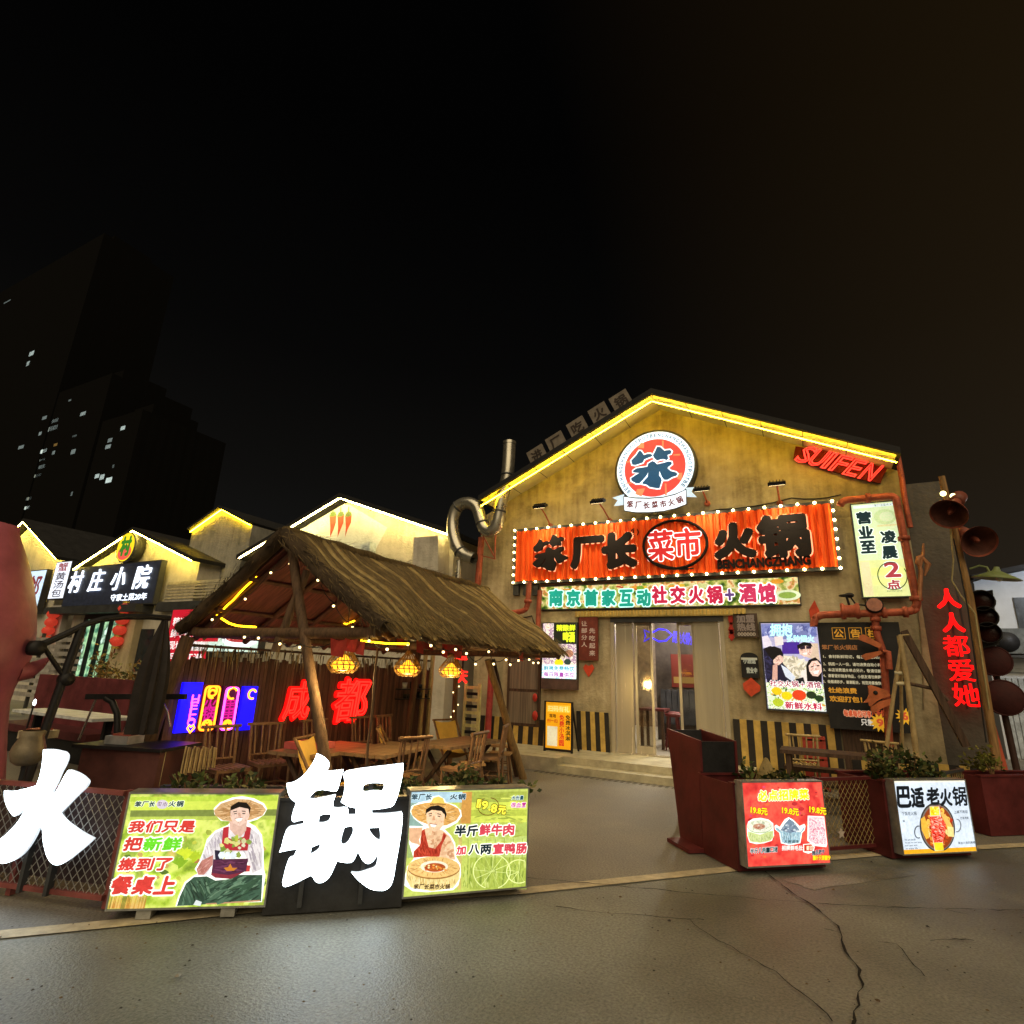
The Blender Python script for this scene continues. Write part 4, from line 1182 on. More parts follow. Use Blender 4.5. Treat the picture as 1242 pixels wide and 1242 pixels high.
for pts in ([(320, 868), (350, 862), (420, 885), (500, 915), (528, 960), (450, 985), (400, 1010), (345, 1060), (330, 1050), (325, 1020), (278, 1025), (320, 985), (330, 940)], [(350, 1060), (430, 1010), (530, 985), (535, 1040), (450, 1075), (380, 1115), (345, 1100)]):
    P = [FPI.at(a, b, .14) for a, b in FPI.pts(z7(pts))][::-1]
    g = MB(); g.prism(P, FPI.N * .14, OWD); g.build('jaw', ck)
g = MB(); g.ball(FPI.at(*FPI.px(1060, 840), .28), .035, BLACKM, 8); g.build('eye', ck)
# thin bronze ornament on the pipe's right end
zt = zoom(7.764, 1030, 600)
g = MB(); BRZ = pbr((.40, .18, .09), .5, .3)
g.tube(pts3(FPI, zt([(655, 1000), (672, 720), (660, 680), (690, 560), (695, 465)]), .05), [.035, .035, .03, .03, .012], BRZ, 7)
g.tube(pts3(FPI, zt([(665, 690), (640, 650), (650, 600), (690, 580)]), .06), [.015, .045, .045, .02], BRZ, 7); g.tube(pts3(FPI, zt([(690, 600), (740, 660), (705, 770)]), .06), [.02, .045, .015], BRZ, 7)
tag(g.build('bronze_finial'), 'twisted bronze finial standing on the right elbow of the red pipe', 'ornament')
# pipes left of the sign
pipe_thing('down_pipe', 'red pipe running down the left edge of the facade behind the silver duct', FPI, [(584, 652), (581, 690), (578, 725), (577, 760)], .075, flanges=((1, .9),))
pipe_thing('down_pipe', 'short red pipe hooking left from under the bulb sign', FPI, [(642, 706), (640, 735), (636, 741), (616, 744)], .06, flanges=((0, .8),))
pipe_thing('down_pipe', 'dark red pipe beside the left end of the long banner', FPI, [(655, 716), (653, 745), (652, 800)], .055)
pipe_thing('down_pipe', 'bright red pipe standing behind the hut pole', FPI, [(597, 800), (594, 850), (590, 912)], .07, pbr((.34, .05, .05), .5))
pipe_thing('corner_pipe', 'red pipe rising along the right corner of the gable', Frame((0, 11.45, 0), 0), [(1087, 545), (1093, 575), (1098, 610), (1104, 640)], .045)
for l, lab in (([(655, 700), (700, 641), (760, 634), (800, 630), (870, 618), (960, 604), (1020, 600)], 'thin black cable strung along the wall above the bulb sign'), ([(592, 742), (620, 745), (645, 747), (652, 760), (653, 800)], 'thin black cable looping on the wall left of the banner'), ([(1092, 615), (1100, 660), (1112, 720), (1118, 790), (1120, 860)], 'pale cable running down the right side wall beside the pipe')):
    P = pts3(Frame((0, YF - .012, 0), 0), l); Q = []
    for a, b in zip(P, P[1:]):
        for k in range(4):
            s_ = k / 4; Q.append(a.lerp(b, s_) + Vector((0, 0, -.05 * s_ * (1 - s_) * 4)))
    Q.append(P[-1]); g = MB(); g.tube(Q, .011, pbr((.25, .2, .12), .6) if 'pale' in lab else BLACKM, 5); tag(g.build('wall_cable'), lab, 'cable')
# silver duct
FD = Frame((0, 11.0, 0), 0)
DUCT = pbr((.42, .40, .34), .28, .85, var=.2, scale=3, bump=.05)
dt = thing('exhaust_duct', 'silver S shaped exhaust duct rising at the left end of the facade', 'duct', tuple(FD.at(*FD.px(571, 677))))
path = pts3(FD, [(575, 678), (563, 673), (555, 664), (550, 648), (549.5, 630), (555, 615), (567, 610), (578, 615), (583, 629), (587, 640), (595, 644.5), (602, 638), (606, 620), (610, 600), (615.5, 576), (618, 537)])
Q = []
for i in range(len(path) - 1):
    p0, p1, p2, p3 = path[max(i - 1, 0)], path[i], path[i + 1], path[min(i + 2, len(path) - 1)]
    for k in range(4):
        s = k / 4; Q.append(.5 * ((2 * p1) + (p2 - p0) * s + (2 * p0 - 5 * p1 + 4 * p2 - p3) * s * s + (3 * p1 - p0 - 3 * p2 + p3) * s ** 3))
Q.append(path[-1])
g = MB(); g.tube(Q, .15, DUCT, 18, caps=False); g.tube([path[-1] - Vector((0, 0, .05)), path[-1] + Vector((0, 0, .02))], .162, DUCT, 18, caps=False); g.build('duct_run', dt)
for i in (6, 20, 34, 48, 56):
    if i + 1 < len(Q):
        g = MB(); g.lathe([(.152, -.02), (.163, -.02), (.163, .02), (.152, .02)], Q[i], DKSTEEL, 18, axis=tuple((Q[i + 1] - Q[i]).normalized())); g.build('clamp', dt)
g = MB()
for l in ([(583, 648), (604, 646)], [(601, 648), (600, 678)], [(584, 674), (601, 678)], [(586, 650), (600, 676)]):
    a, b = pts3(FD, l); g.bar(a, b, .025, .025, RUST)
a, b = pts3(FD, [(557, 680), (553, 745)]); g.tube([a, b], .07, DUCT, 10)
g.build('bracket', dt)
# wooden pole with loudspeakers
FO = Frame((0, 10.6, 0), 0)
p0, p1 = FO.px(1142, 578), FO.px(1176, 722)
top = FO.at(*p0); mid = FO.at(*p1); bo_ = FO.at(*FO.px(1206, 905)); bot = mid + (bo_ - mid) * (mid.z / (mid.z - bo_.z))
POLE = pbr((.26, .15, .06), .7, var=.45, scale=3, bump=.3, stretch=(9, 9, .8))
pl = thing('wooden_pole', 'tall leaning wooden pole carrying two horn loudspeakers at the right corner', 'pole', tuple(bot))
g = MB(); g.tube([bot, mid, top], [.055, .05, .045], POLE, 10); g.build('pole', pl)
g = MB(); g.tube(pts3(FO, [(1151, 640), (1155, 680), (1153, 705), (1163, 722), (1181, 745), (1198, 860)], .09), .012, pbr((.3, .25, .12), .6), 5); g.tube(pts3(FO, [(1155, 655), (1172, 740), (1194, 900)], .1), .01, BLACKM, 5); g.build('cable', pl)
def horn(u, v, y, rad, ax, lab):
    c = FY(u, v, y); A = Vector(ax).normalized()
    t = thing('horn_loudspeaker', lab, 'loudspeaker', tuple(c), group='horn loudspeakers on the wooden pole')
    HM = pbr((.24, .065, .04), .5, .2, var=.3)
    g = MB(); g.lathe([(rad, 0), (rad * .97, -.03), (rad * .72, -.14), (rad * .45, -.26), (rad * .28, -.40), (rad * .27, -.46)], c, HM, 24, axis=tuple(A)); g.lathe([(rad * .94, -.035), (rad * .7, -.13), (rad * .4, -.26), (0, -.3)], c, pbr((.10, .035, .025), .6), 24, axis=tuple(A)); g.build('horn', t)
    g = MB(); g.lathe([(0, -.02), (.03, -.05), (.045, -.12), (.04, -.28)], c, HM, 10, axis=tuple(A)); g.build('driver_cone', t)
    g = MB(); g.lathe([(rad * .27, -.43), (rad * .42, -.45), (rad * .42, -.62), (0, -.63)], c, pbr((.20, .06, .04), .5), 14, axis=tuple(A)); g.build('driver', t)
    e = c - A * .5; g = MB(); g.bar(e, (FO.at(*FO.px(u - 2, v - 4))).lerp(e, .3), .03, .03, BLACKM); g.build('bracket', t)
horn(1150.5, 624, 10.25, .245, (-.42, -.66, -.6), 'upper horn loudspeaker on the wooden pole, facing down over the forecourt')
horn(1188, 657, 10.35, .235, (.12, -.8, -.42), 'lower horn loudspeaker right of the wooden pole, against the sky')
sp = thing('pole_spotlight', 'pair of small lit spotlights above the upper loudspeaker', 'spotlight', tuple(FO.at(*FO.px(1142, 603))))
for u, v in ((1143, 600), (1155, 603)):
    c = FO.at(*FO.px(u, v), .06); g = MB(); g.lathe([(.03, -.08), (.045, -.02), (.045, 0)], c, BLACKM, 10, axis=(0, -1, -.2)); k = g.build('can', sp); g = MB(); g.lathe([(.042, .002), (0, .004)], c, em('fff0a0', 6.0), 10, axis=(0, -1, -.2)); g.build('lens', k)
# traffic light and red drums on a second post
FT2 = Frame((0, 10.9, 0), 0)
tl = thing('traffic_light', 'old black three lens traffic light fixed right of the wooden pole, unlit', 'traffic light', tuple(FT2.at(*FT2.px(1196, 780))))
BLK2 = pbr((.012, .010, .010), .5, var=.2)
g = MB(); P = pts3(FT2, [(1181, 720), (1201, 717), (1209, 783), (1189, 787)]); g.prism(P[::-1], FT2.N * .14, BLK2); g.build('housing', tl)
for u, v in ((1189, 731), (1193, 750), (1197, 769)):
    c = FT2.at(*FT2.px(u, v), .15); g = MB(); g.lathe([(.155, 0), (.155, .16), (.145, .16), (.14, .01), (0, .02)], c, BLK2, 18, axis=(-.3, -1, 0)); k = g.build('visor', tl)
    g = MB(); g.lathe([(.13, .03), (.06, .05), (0, .055)], c, pbr((.03, .008, .006), .25), 14, axis=(-.3, -1, 0)); g.build('lens', k)
DRUM = pbr((.04, .009, .009), .75, 0, var=.3)
for (u, v, r), lab in (((1204, 802, .21), 'upper dark red round drum on the post right of the red characters'), ((1215, 846, .245), 'lower larger dark red round drum on the post right of the red characters')):
    c = FT2.at(*FT2.px(u, v), .0); g = MB(); g.lathe([(0, .12), (r * .9, .12), (r, .08), (r, -.12), (0, -.12)], c, DRUM, 26, axis=(-.15, -1, 0)); g.tube([c + Vector((r * .98 * math.cos(q * .2618), -.1, r * .98 * math.sin(q * .2618))) for q in range(24)], .014, DRUM, 5, closed=True)
    tag(g.build('round_drum'), lab, 'drum', 'round drums on the right post')
po2 = FT2.at(*FT2.px(1203, 790)); g = MB(); g.tube([(po2.x + .05, 11.0, 0), (po2.x, 11.0, po2.z + .7)], [.045, .04], pbr((.04, .02, .016), .6), 8); tag(g.build('steel_post'), 'dark post behind the traffic light and round drums', 'post')
g = MB(); a = FT2.at(*FT2.px(1187, 830), .1); g.tube([(a.x + .12, 10.75, 0), tuple(a)], [.05, .045], pbr((.40, .08, .04), .5), 8); tag(g.build('red_post'), 'short orange red post standing beside the last glowing character', 'post')
# green enamel street lamp
gl = thing('enamel_lamp', 'green enamel dish lamp on a curved arm right of the wooden pole', 'lamp', tuple(FO.at(*FO.px(1178, 693))))
GE = pbr((.16, .20, .08), .35, var=.2)
g = MB(); g.tube(pts3(FO, [(1176, 690), (1188, 686), (1197, 688), (1202, 698)]), .016, GE, 6); g.build('arm', gl)
c = FO.at(*FO.px(1212, 702)); g = MB(); g.lathe([(.03, .16), (.05, .10), (.20, .03), (.30, -.02), (.29, -.025), (.18, .015), (0, .05)], c + Vector((-.03, 0, .02)), GE, 22, axis=(.15, -.1, 1)); g.build('shade', gl)
g = MB(); g.ball(c + Vector((0, 0, -.0)), .045, pbr((.5, .5, .45), .2, bump=0), 8); g.build('lamp_bulb', gl)
# white building to the right
wbm = pbr((.50, .52, .55), .8, var=.12, scale=1.5)
wb = thing('white_building', 'pale grey building with air conditioners behind the right corner', 'building', (8.2, 20, 0))
g = MB(); a = FY(1180, 702, 20).x; g.prism([(a, 20, 0), (13, 20, 0), (13, 20, 6.4), (a + 1.3, 20, 5.05), (a, 20, 4.65)], (0, 8, 0), wbm); g.build('wall', wb)
g = MB(); g.bar((a - .1, 19.8, 4.72), (13, 19.8, 6.5), .5, .12, TILE); g.build('roof_edge', wb)
g = MB(); q0, q1 = FY(1228, 725, 20), FY(1242, 770, 20); g.bbox((q0.x, 19.96, q1.z), (q0.x + 1.2, 19.997, q0.z), pbr((.05, .055, .06), .3)); g.build('window', wb)
g = MB(); q0 = FY(1215, 815, 20); g.bbox((a, 19.93, q0.z), (13, 19.997, q0.z + .1), pbr((.3, .32, .33), .6)); g.build('ledge', wb)
g = MB(); q0, q1 = FY(1212, 822, 20), FY(1242, 892, 20); x = q0.x
while x < q0.x + 2.4:
    g.bbox((x, 19.95, .05), (x + .1, 19.997, q0.z), pbr((.33, .36, .38), .5)); x += .125
g.build('shutter', wb)
for u, lab in ((1221, 'air conditioner on brackets on the pale wall above the shutter'),):
    q = FY(u, 780, 20); t = thing('air_conditioner', lab, 'air conditioner', (q.x, 19.8, q.z - .3))
    g = MB(); g.bbox((q.x - .45, 19.5, q.z - .3), (q.x + .45, 19.9, q.z + .35), pbr((.12, .13, .13), .5)); g.build('casing', t)
    g = MB(); g.lathe([(.26, 0), (.26, .02), (0, .02)], (q.x - .1, 19.5, q.z), BLACKM, 18, axis=(0, -1, 0)); g.build('fan_grille', t)
    g = MB(); g.bbox((q.x - .5, 19.5, q.z - .4), (q.x + .5, 20, q.z - .34), DKSTEEL); g.build('bracket', t)
wl = thing('added_lamp', 'added globe lamp on a thin post, out of view, lighting the pale grey building', 'lamp', (6.6, 16.8, 0))  # lamp added out of view so the pale building is lit
g = MB(); g.tube([(6.6, 16.8, 0), (6.6, 16.8, 4.6)], .05, DKSTEEL, 8); g.build('post', wl)
g = MB(); g.ball((6.6, 16.9, 4.7), .13, em('dfe8ff', 6.0), 10); g.build('globe', wl)
L = bpy.data.lights.new('added_light', 'POINT'); L.energy = 260; L.color = (.82, .9, 1); L.shadow_soft_size = .15
o = bpy.data.objects.new('added_light', L); col.objects.link(o); o.parent = wl; o.location = (0, .3, 4.75)

# ================================================================ the row of small buildings on the left
PALE = plaster((.30, .275, .225), (.47, .435, .36), (.58, .54, .46))
MURAL = plaster((.42, .46, .48), (.56, .60, .62), (.66, .70, .72))
def gable(name, label, fr, l, a, r, wallm, led=LEDC, over=.40, deep=9.0, rise=.10):
    y = fr.O.y; yr = y - over
    L, A, Rr = [(p.x, p.z) for p in (FY(*l, yr), FY(*a, yr), FY(*r, yr))]
    t = thing(name, label, 'building', (A[0], y, 0))
    g = MB(); g.prism([(L[0] + .1, y, 0), (Rr[0] - .1, y, 0), (Rr[0] - .1, y, Rr[1] + .02), (A[0], y, A[1] - .01), (L[0] + .1, y, L[1] + .02)], (0, deep, 0), wallm); g.build('wall', t)
    g = MB()
    ap_ = Vector((A[0], 0, A[1]))
    for e in (L, Rr):
        E0 = Vector((e[0], 0, e[1])); E = E0 + (E0 - ap_).normalized() * .12; up = Vector((0, 0, rise + .03))
        g.prism([Vector((p.x, yr, p.z)) for p in (ap_, E, E + up, ap_ + up)], (0, deep + over, 0), TILE)
    g.build('roof', t)
    for e in (L, Rr):
        g = MB(); p = Vector((A[0], yr + .03, A[1] - .02)); q = Vector((e[0], yr + .03, e[1] - .02)); g.bar(p.lerp(q, .01), q, .03, .024, led); g.build('light_strip', t)
    return t
chil = gable('mural_building', 'gabled building with chilli mural and yellow lit eaves behind the thatched hut', FF, (289, 676), (411, 603), (545, 648), PALE, LEDW)
g = Board(FF, .004)
P = FF.pts([(330, 655), (398, 614), (424, 612), (470, 640), (455, 668), (470, 700), (330, 720)])
g.ab(P, MURAL, 0); g.build('mural_ground', chil)
for k, u in enumerate((404, 413.5, 423)):
    g = Board(FF, .006)
    g.pp([(u - 4, 626), (u + 4, 624), (u + 3.6 - k * .3, 634), (u + 1 - k, 642), (u - 3.5 - k * .4, 652), (u - 3.2, 640)], pbr((.42, .05, .02), .5), 1 + k)
    g.pp([(u - 4.4, 627), (u - 2.5, 622), (u - .6, 621), (u - .2, 615), (u + .8, 615), (u + .9, 621), (u + 3, 621), (u + 4.5, 625), (u, 627)], pbr((.10, .16, .05), .6), 4 + k); g.build('chilli', chil)
g = Board(FF, .03)
for q in ([(445, 663), (456, 659), (456, 705), (443, 705)],):
    g.prism([FF.at(a, b, 0) for a, b in FF.pts(q)][::-1], FF.N * .25, pbr((.40, .46, .50), .7))
g.build('pier', chil); g = Board(FF, .03)
for q in ([(516, 657), (545, 655), (545, 705), (514, 705)],):
    g.prism([FF.at(a, b, 0) for a, b in FF.pts(q)][::-1], FF.N * .5, PALE)
g.build('pier', chil)
vil = gable('courtyard_restaurant', 'gabled shop with dark blue sign, green lit doors and red lanterns', FF, (88, 690), (160, 643), (231, 679), PALE)
far = gable('corner_shop', 'gabled shop at the far left with yellow lit eave, half behind the red sculpture', FF, (-30, 690), (27, 632), (67, 677), PALE)
FTW = Frame((0, 12.4, 0), 0)
twr = thing('plaster_tower', 'stained plaster tower with small pointed top lit yellow, between two gables', 'building', tuple(FTW.at(FTW.px(271, 700)[0], 0)))
P = FTW.pts([(233, 645), (245, 637), (271, 618), (306, 637), (291, 672)]); a0, a1 = P[0][0], P[3][0]
g = MB(); out = [(a0, 0), (a1 - .3, 0), (a1 - .3, P[3][1] - 1.0), (a1, P[3][1] - .9), (a1, P[3][1]), P[2], (a0, P[0][1])]
g.prism([FTW.at(a, b) for a, b in out], (0, 3, 0), plaster((.10, .10, .09), (.26, .25, .21), (.38, .36, .30))); g.build('wall', twr)
g = MB()
for e in (P[0], P[3]):
    p, q = FTW.at(*P[2], .12), FTW.at(*e, .12); g.bar(p + Vector((0, 1.5, .06)), q + Vector((0, 1.5, .06)), 3.2, .08, TILE)
g.build('roof', twr)
for e in (P[0], P[3]):
    g = MB(); p, q = FTW.at(*P[2], .07), FTW.at(*e, .07); g.bar(p - Vector((0, 0, .02)), q - Vector((0, 0, .02)), .028, .022, LED); g.build('light_strip', twr)
# balcony between them
bal = thing('balcony', 'balcony with horizontal rails in front of the plaster tower', 'balcony', tuple(FF.at(FF.px(238, 730)[0], FF.px(238, 737)[1])))
g = Board(FF); b = FF.px(198, 737); c = FF.px(280, 728); g.slab(b[0], b[1] - .15, c[0] + .5, b[1] + .15, -.8, .25, DKSTEEL); g.build('deck', bal)
RAIL = pbr((.42, .38, .28), .5, .2)
za, zb_ = FF.px(240, 706)[1], b[1] + .2
for k in range(6):
    g = Board(FF, .2); z = za - (za - zb_) * k / 6; g.slab(b[0], z - (.05 if k == 0 else .025), c[0] + .4, z + (.05 if k == 0 else .025), -.03, .03, RAIL); g.build('rail', bal)
for k in range(5):
    g = Board(FF, .2); x = b[0] + (c[0] + .4 - b[0]) * k / 4; g.slab(x - .04, b[1] + .15, x + .04, za + .05, -.07, -.031, RAIL); g.build('baluster', bal)
# shop fronts below
g = Board(FF, .02); q = FF.box(96, 750, 139, 845); g.rect(q[0], .05, q[2], q[3], em_noise(['0c1410', '3e6a54', '8ab088', '34503f', 'b8d8c8'], 1.7, 1.6, 6), 0); ent = g.build('shop_window', vil)
g = Board(FF, .05)
for k in range(5):
    x = q[0] + (q[2] - q[0]) * k / 4; g.slab(x - .06, .05, x + .06, q[3], 0, .12, BLACKM)
g.slab(q[0], q[3] - .05, q[2], q[3] + .12, 0, .14, BLACKM); g.build('door_frame', vil)
q = FF.box(139, 752, 153, 815); g = Board(FF, .03); cols = ['6fd8e8', '58e0a0', 'b8f0f0', '48c8b0', '80e8d8']
for k in range(5):
    z0 = q[1] + (q[3] - q[1]) * k / 5; g.rect(q[0], z0 + .03, q[2], z0 + (q[3] - q[1]) / 5 - .03, em(cols[k], .9), 0)
    g.text('村庄'[k % 2], (q[0] + .25, z0 + .12, q[0] + .75, z0 + .42), em('e8fffa', 1.1), layer=1, bold=.03, n=6)
g.build('lit_posters', vil)
q = FF.box(166, 763, 183, 815); g = Board(FF, .02); g.rect(q[0], q[1], q[2], q[3], pbr((.02, .025, .03), .15), 0); g.build('side_window', vil)
g = Board(FF, .02); q = FF.px(160, 745); g.slab(FF.px(153, 745)[0], 0, FF.px(176, 745)[0], FF.px(165, 737)[1], 0, .25, plaster((.28, .22, .14), (.42, .34, .2), (.5, .42, .26))); g.build('pillar', vil)
g = Board(FF, .02); q = FF.px(76, 745); g.slab(FF.px(68, 745)[0], 0, FF.px(84, 745)[0], FF.px(76, 735)[1], 0, .2, plaster((.28, .26, .24), (.4, .38, .36), (.5, .48, .46))); g.build('pillar', vil)
g = Board(FF, .02); q = FF.box(75, 737, 186, 742); g.slab(q[0], q[1] - .1, q[2], q[3], 0, .6, DKSTEEL); g.build('canopy', vil)
# lanterns
LRED = em('d8402c', .55)
def red_lantern(u, v, lab, grp):
    c = FF.at(*FF.px(u, v), .42); t = thing('red_lantern', lab, 'lantern', tuple(c - Vector((0, 0, .3))), group=grp)
    g = MB(); g.ball(c, .21, LRED, 12, (1, 1, .86)); g.build('lantern_body', t)
    g = MB(); g.lathe([(.11, .25), (.11, .19)], c, pbr((.5, .35, .06), .4, .5), 10); g.lathe([(.11, -.19), (.11, -.25)], c, pbr((.5, .35, .06), .4, .5), 10); g.tube([c + Vector((0, 0, -.25)), c + Vector((0, 0, -.4))], .02, REDP, 5); g.build('rim', t)
WORDS = ('topmost', 'second from the top', 'third from the top', 'lowest')
for k, (u, v) in enumerate(((166.6, 740), (163.5, 753), (160.3, 765.5), (157, 778.5))):
    red_lantern(u, v, 'red lantern, %s of four on the pillar right of the green doors' % WORDS[k], 'lanterns on the right pillar')
for k, (u, v) in enumerate(((79.7, 746), (77, 756), (73.7, 766), (70.5, 777))):
    red_lantern(u, v, 'red lantern, %s of four on the pillar left of the green doors' % WORDS[k], 'lanterns on the left pillar')
# signs of the left row
FU = Frame((0, YF - .35, 0), 0)
def lsign(name, label, px, face, side=DKSTEEL, fr=FU):
    q = fr.pts(px); a0, a1 = (q[0][0] + q[3][0]) / 2, (q[1][0] + q[2][0]) / 2; b0, b1 = (q[2][1] + q[3][1]) / 2, (q[0][1] + q[1][1]) / 2
    t = sign_thing(name, label, 'sign', fr, (a0 + a1) / 2, b0)
    g = Board(fr); g.slab(a0, b0, a1, b1, -.2, 0, side); g.build('casing', t)
    g = Board(fr, .004); g.rect(a0 + .04, b0 + .04, a1 - .04, b1 - .04, face, 0); g.build('face', t)
    return t, (a0, b0, a1, b1)
t, b = lsign('shop_sign', 'dark navy shop sign with big white glowing characters on the left gable', [(86, 690), (196, 678), (186, 732), (74, 737)], pbr((.035, .045, .09), .4))
g = Board(FU, .01); W, H = b[2] - b[0], b[3] - b[1]; WG = em('e8f2ff', 1.9)
for i, ch in enumerate('村庄小院'):
    x = b[0] + W * (.115 + .245 * i); g.text(ch, (x - W * .072, b[1] + H * .36, x + W * .072, b[1] + H * .90), WG, layer=2, bold=.008, shear=.12, deep=.04, n=6)
g.text('守家土菜20年', (b[0] + W * .56, b[1] + H * .10, b[0] + W * .93, b[1] + H * .26), WG, layer=2, bold=.03, n=6); g.build('lettering', t)
t, b = lsign('vertical_sign', 'tall narrow white sign with red and black characters left of the navy sign', [(70, 679), (88, 682), (76, 728), (57, 726)], em('dfe6f4', 1.4))
g = Board(FU, .01); W, H = b[2] - b[0], b[3] - b[1]
g.text('蟹', (b[0] + W * .2, b[1] + H * .73, b[2] - W * .2, b[1] + H * .95), em('b03838', .6), layer=1, bold=.02, n=6); g.text('黄汤包', (b[0] + W * .2, b[1] + H * .05, b[2] - W * .2, b[1] + H * .71), em('4a3038', .35), layer=1, bold=.02, n=6, stack=True); g.build('lettering', t)
t, b = lsign('shop_sign', 'bluish white lit sign with red characters half hidden by the red sculpture', [(8, 696), (58, 689), (44, 742), (-10, 748)], em('c4dcf0', 1.3))
g = Board(FU, .01); W, H = b[2] - b[0], b[3] - b[1]
g.text('乡邻', (b[0] + W * .3, b[1] + H * .36, b[0] + W * .93, b[1] + H * .86), em('9a3038', .5), layer=1, bold=.03, shear=.1, n=6); g.text('小馆', (b[0] + W * .6, b[1] + H * .08, b[0] + W * .9, b[1] + H * .28), em('3a3a4a', .4), layer=1, bold=.02, n=6); g.build('lettering', t)
c = FU.px(154.5, 664); t = sign_thing('round_sign', 'small round yellow and red lit emblem at the top of the left gable', 'sign', FU, c[0], c[1] - .5)
g = MB(); g.lathe([(0, .06), (.55, .06), (.58, .03), (.58, -.3), (0, -.3)], FU.at(*c), DKSTEEL, 30, axis=(0, -1, 0)); g.build('casing', t)
g = Board(FU, .064); g.ell(c, .53, .53, em('f0d020', 1.3), 0); g.ell((c[0], c[1] - .2), .42, .28, em('e8584a', 1.1), 1); g.text('村', (c[0] - .3, c[1] - .3, c[0] + .3, c[1] + .38), em('3a8a28', .8), layer=3, bold=.06, n=8); g.build('face', t)
# red price board and dish board behind the hut
FM = Frame((0, 10.4, 0), 0)
t, b = lsign('price_board', 'red lit price board with white lettering rows, left of the hut roof', [(207, 739), (262, 736), (238, 868), (186, 868)], em('c8142c', .95), fr=FM)
g = Board(FM, .01); W, H = b[2] - b[0], b[3] - b[1]
for k, tx in enumerate(('精选火锅菜', '鲜毛肚鸭血', '现切牛羊肉', '手工虾滑')):
    g.text(tx, (b[0] + W * .08, b[3] - H * (.17 + .115 * k), b[2] - W * .1, b[3] - H * (.09 + .115 * k)), em('f6ecec', 1.1), layer=1, bold=.03, n=6)
g.ell((b[0] + W * .35, b[1] + H * .36), W * .3, H * .1, em('f08878', 1.0), 1); g.ell((b[0] + W * .35, b[1] + H * .37), W * .22, H * .07, em('b83018', .9), 2); g.rect(b[0] + W * .05, b[1] + H * .05, b[2] - W * .3, b[1] + H * .22, em('f2c8d0', 1.1), 1); g.build('print', t)
t, b = lsign('dish_board', 'white lit board with a plate of meat, seen under the hut roof', [(232, 766), (318, 766), (311, 794), (230, 790)], em('cfe8d8', 1.1), fr=FM)
g = Board(FM, .01); W, H = b[2] - b[0], b[3] - b[1]; g.rect(b[0], b[1] + H * .52, b[0] + W * .42, b[3], em('c41e30', 1.0), 1)
g.ell((b[0] + W * .73, b[1] + H * .62), W * .25, H * .34, em('f4fcff', 1.3), 2); g.ell((b[0] + W * .73, b[1] + H * .70), W * .2, H * .2, em('c83a40', 1.0), 3)
for k in range(6):
    g.ell((b[0] + W * (.58 + .06 * k), b[1] + H * .72), W * .024, H * .12, em('e88a80', 1.0), 4, 10)
g.text('鲜切', (b[0] + W * .06, b[1] + H * .12, b[0] + W * .3, b[1] + H * .4), em('4a6a58', .6), layer=1, bold=.02, n=6); g.build('print', t)
# courtyard wall far left, slatted
g = MB(); fa = Frame((0, 9.0, 0), 0); q0, q1 = fa.px(20, 770), fa.px(78, 800)
sl = thing('slatted_fence', 'grey fence of horizontal slats below the far left shop signs', 'fence', tuple(fa.at(q0[0] + 1, 0)))
for k in range(9):
    g = Board(fa); z = .5 + k * .2; g.slab(q0[0] - 1.5, z, q1[0] + .8, z + .12, 0, .03, pbr((.30, .28, .26), .6, .2)); g.build('slat', sl)
for k in range(4):
    g = Board(fa); x = q0[0] - 1.4 + k * 1.5; g.slab(x, 0, x + .08, 2.35, -.08, -.002, DKSTEEL); g.build('post', sl)
g = MB(); p = G(40, 880, .6); g.bbox((-14.5, 6.6, 0), (-9.4, 6.85, 1.15), pbr((.09, .088, .088), .7)); tag(g.build('low_wall'), 'dark grey low wall behind the umbrella foot at the far left', 'wall')
# ---------------------------------------------------------------- apartment towers beyond, with a few lit windows
TWM = bpy.data.materials.new('tower'); TWM.use_nodes = True
tt = TWM.node_tree; bb_ = tt.nodes['Principled BSDF']; br = tt.nodes.new('ShaderNodeTexBrick'); tcx = tt.nodes.new('ShaderNodeTexCoord'); tt.links.new(tcx.outputs['Object'], br.inputs['Vector'])
br.inputs['Color1'].default_value = (.0064, .0063, .0062, 1); br.inputs['Color2'].default_value = (.006, .006, .0059, 1); br.inputs['Mortar'].default_value = (.0068, .0067, .0066, 1); br.inputs['Scale'].default_value = .3
tt.links.new(br.outputs[0], bb_.inputs['Base Color']); bb_.inputs['Roughness'].default_value = 1.0; bb_.inputs['Specular IOR Level'].default_value = 0
FA = Frame((0, 45, 0), 0)
def tower(u0, u1, vtop, wins, lab):
    a0, a1 = FA.px(u0, 560)[0], FA.px(u1, 560)[0]; zt_ = FA.px((u0 + u1) / 2, vtop)[1]
    t = thing('apartment_tower', lab, 'apartment tower', ((a0 + a1) / 2, 45, 0))
    g = MB(); g.bbox((a0, 45, 0), (a1, 60, zt_), TWM)
    g.build('wall', t)
    g = MB(); g.bbox((a0 + 3, 48, zt_), (a1 - 3, 56, zt_ + 3), TWM); g.build('plant_room', t)
    for u, v, w, h, s in wins:
        a, b = FA.px(u, v); ww = (FA.px(u + w, v)[0] - a) / 2; hh = h * .055
        g = Board(FA, 1.0); g.slab(a - ww, b - hh * 1.6, a + ww, b + hh * 1.6, -.15, 0, em('cfe0d8' if s > 0 else 'e0b060', abs(s))); g.build('lit_window', t)
zw = zoom(3.45, 0, 280)
def W_(l):
    return [(x / 3.45, 280 + y / 3.45, w, h, s) for x, y, w, h, s in l]
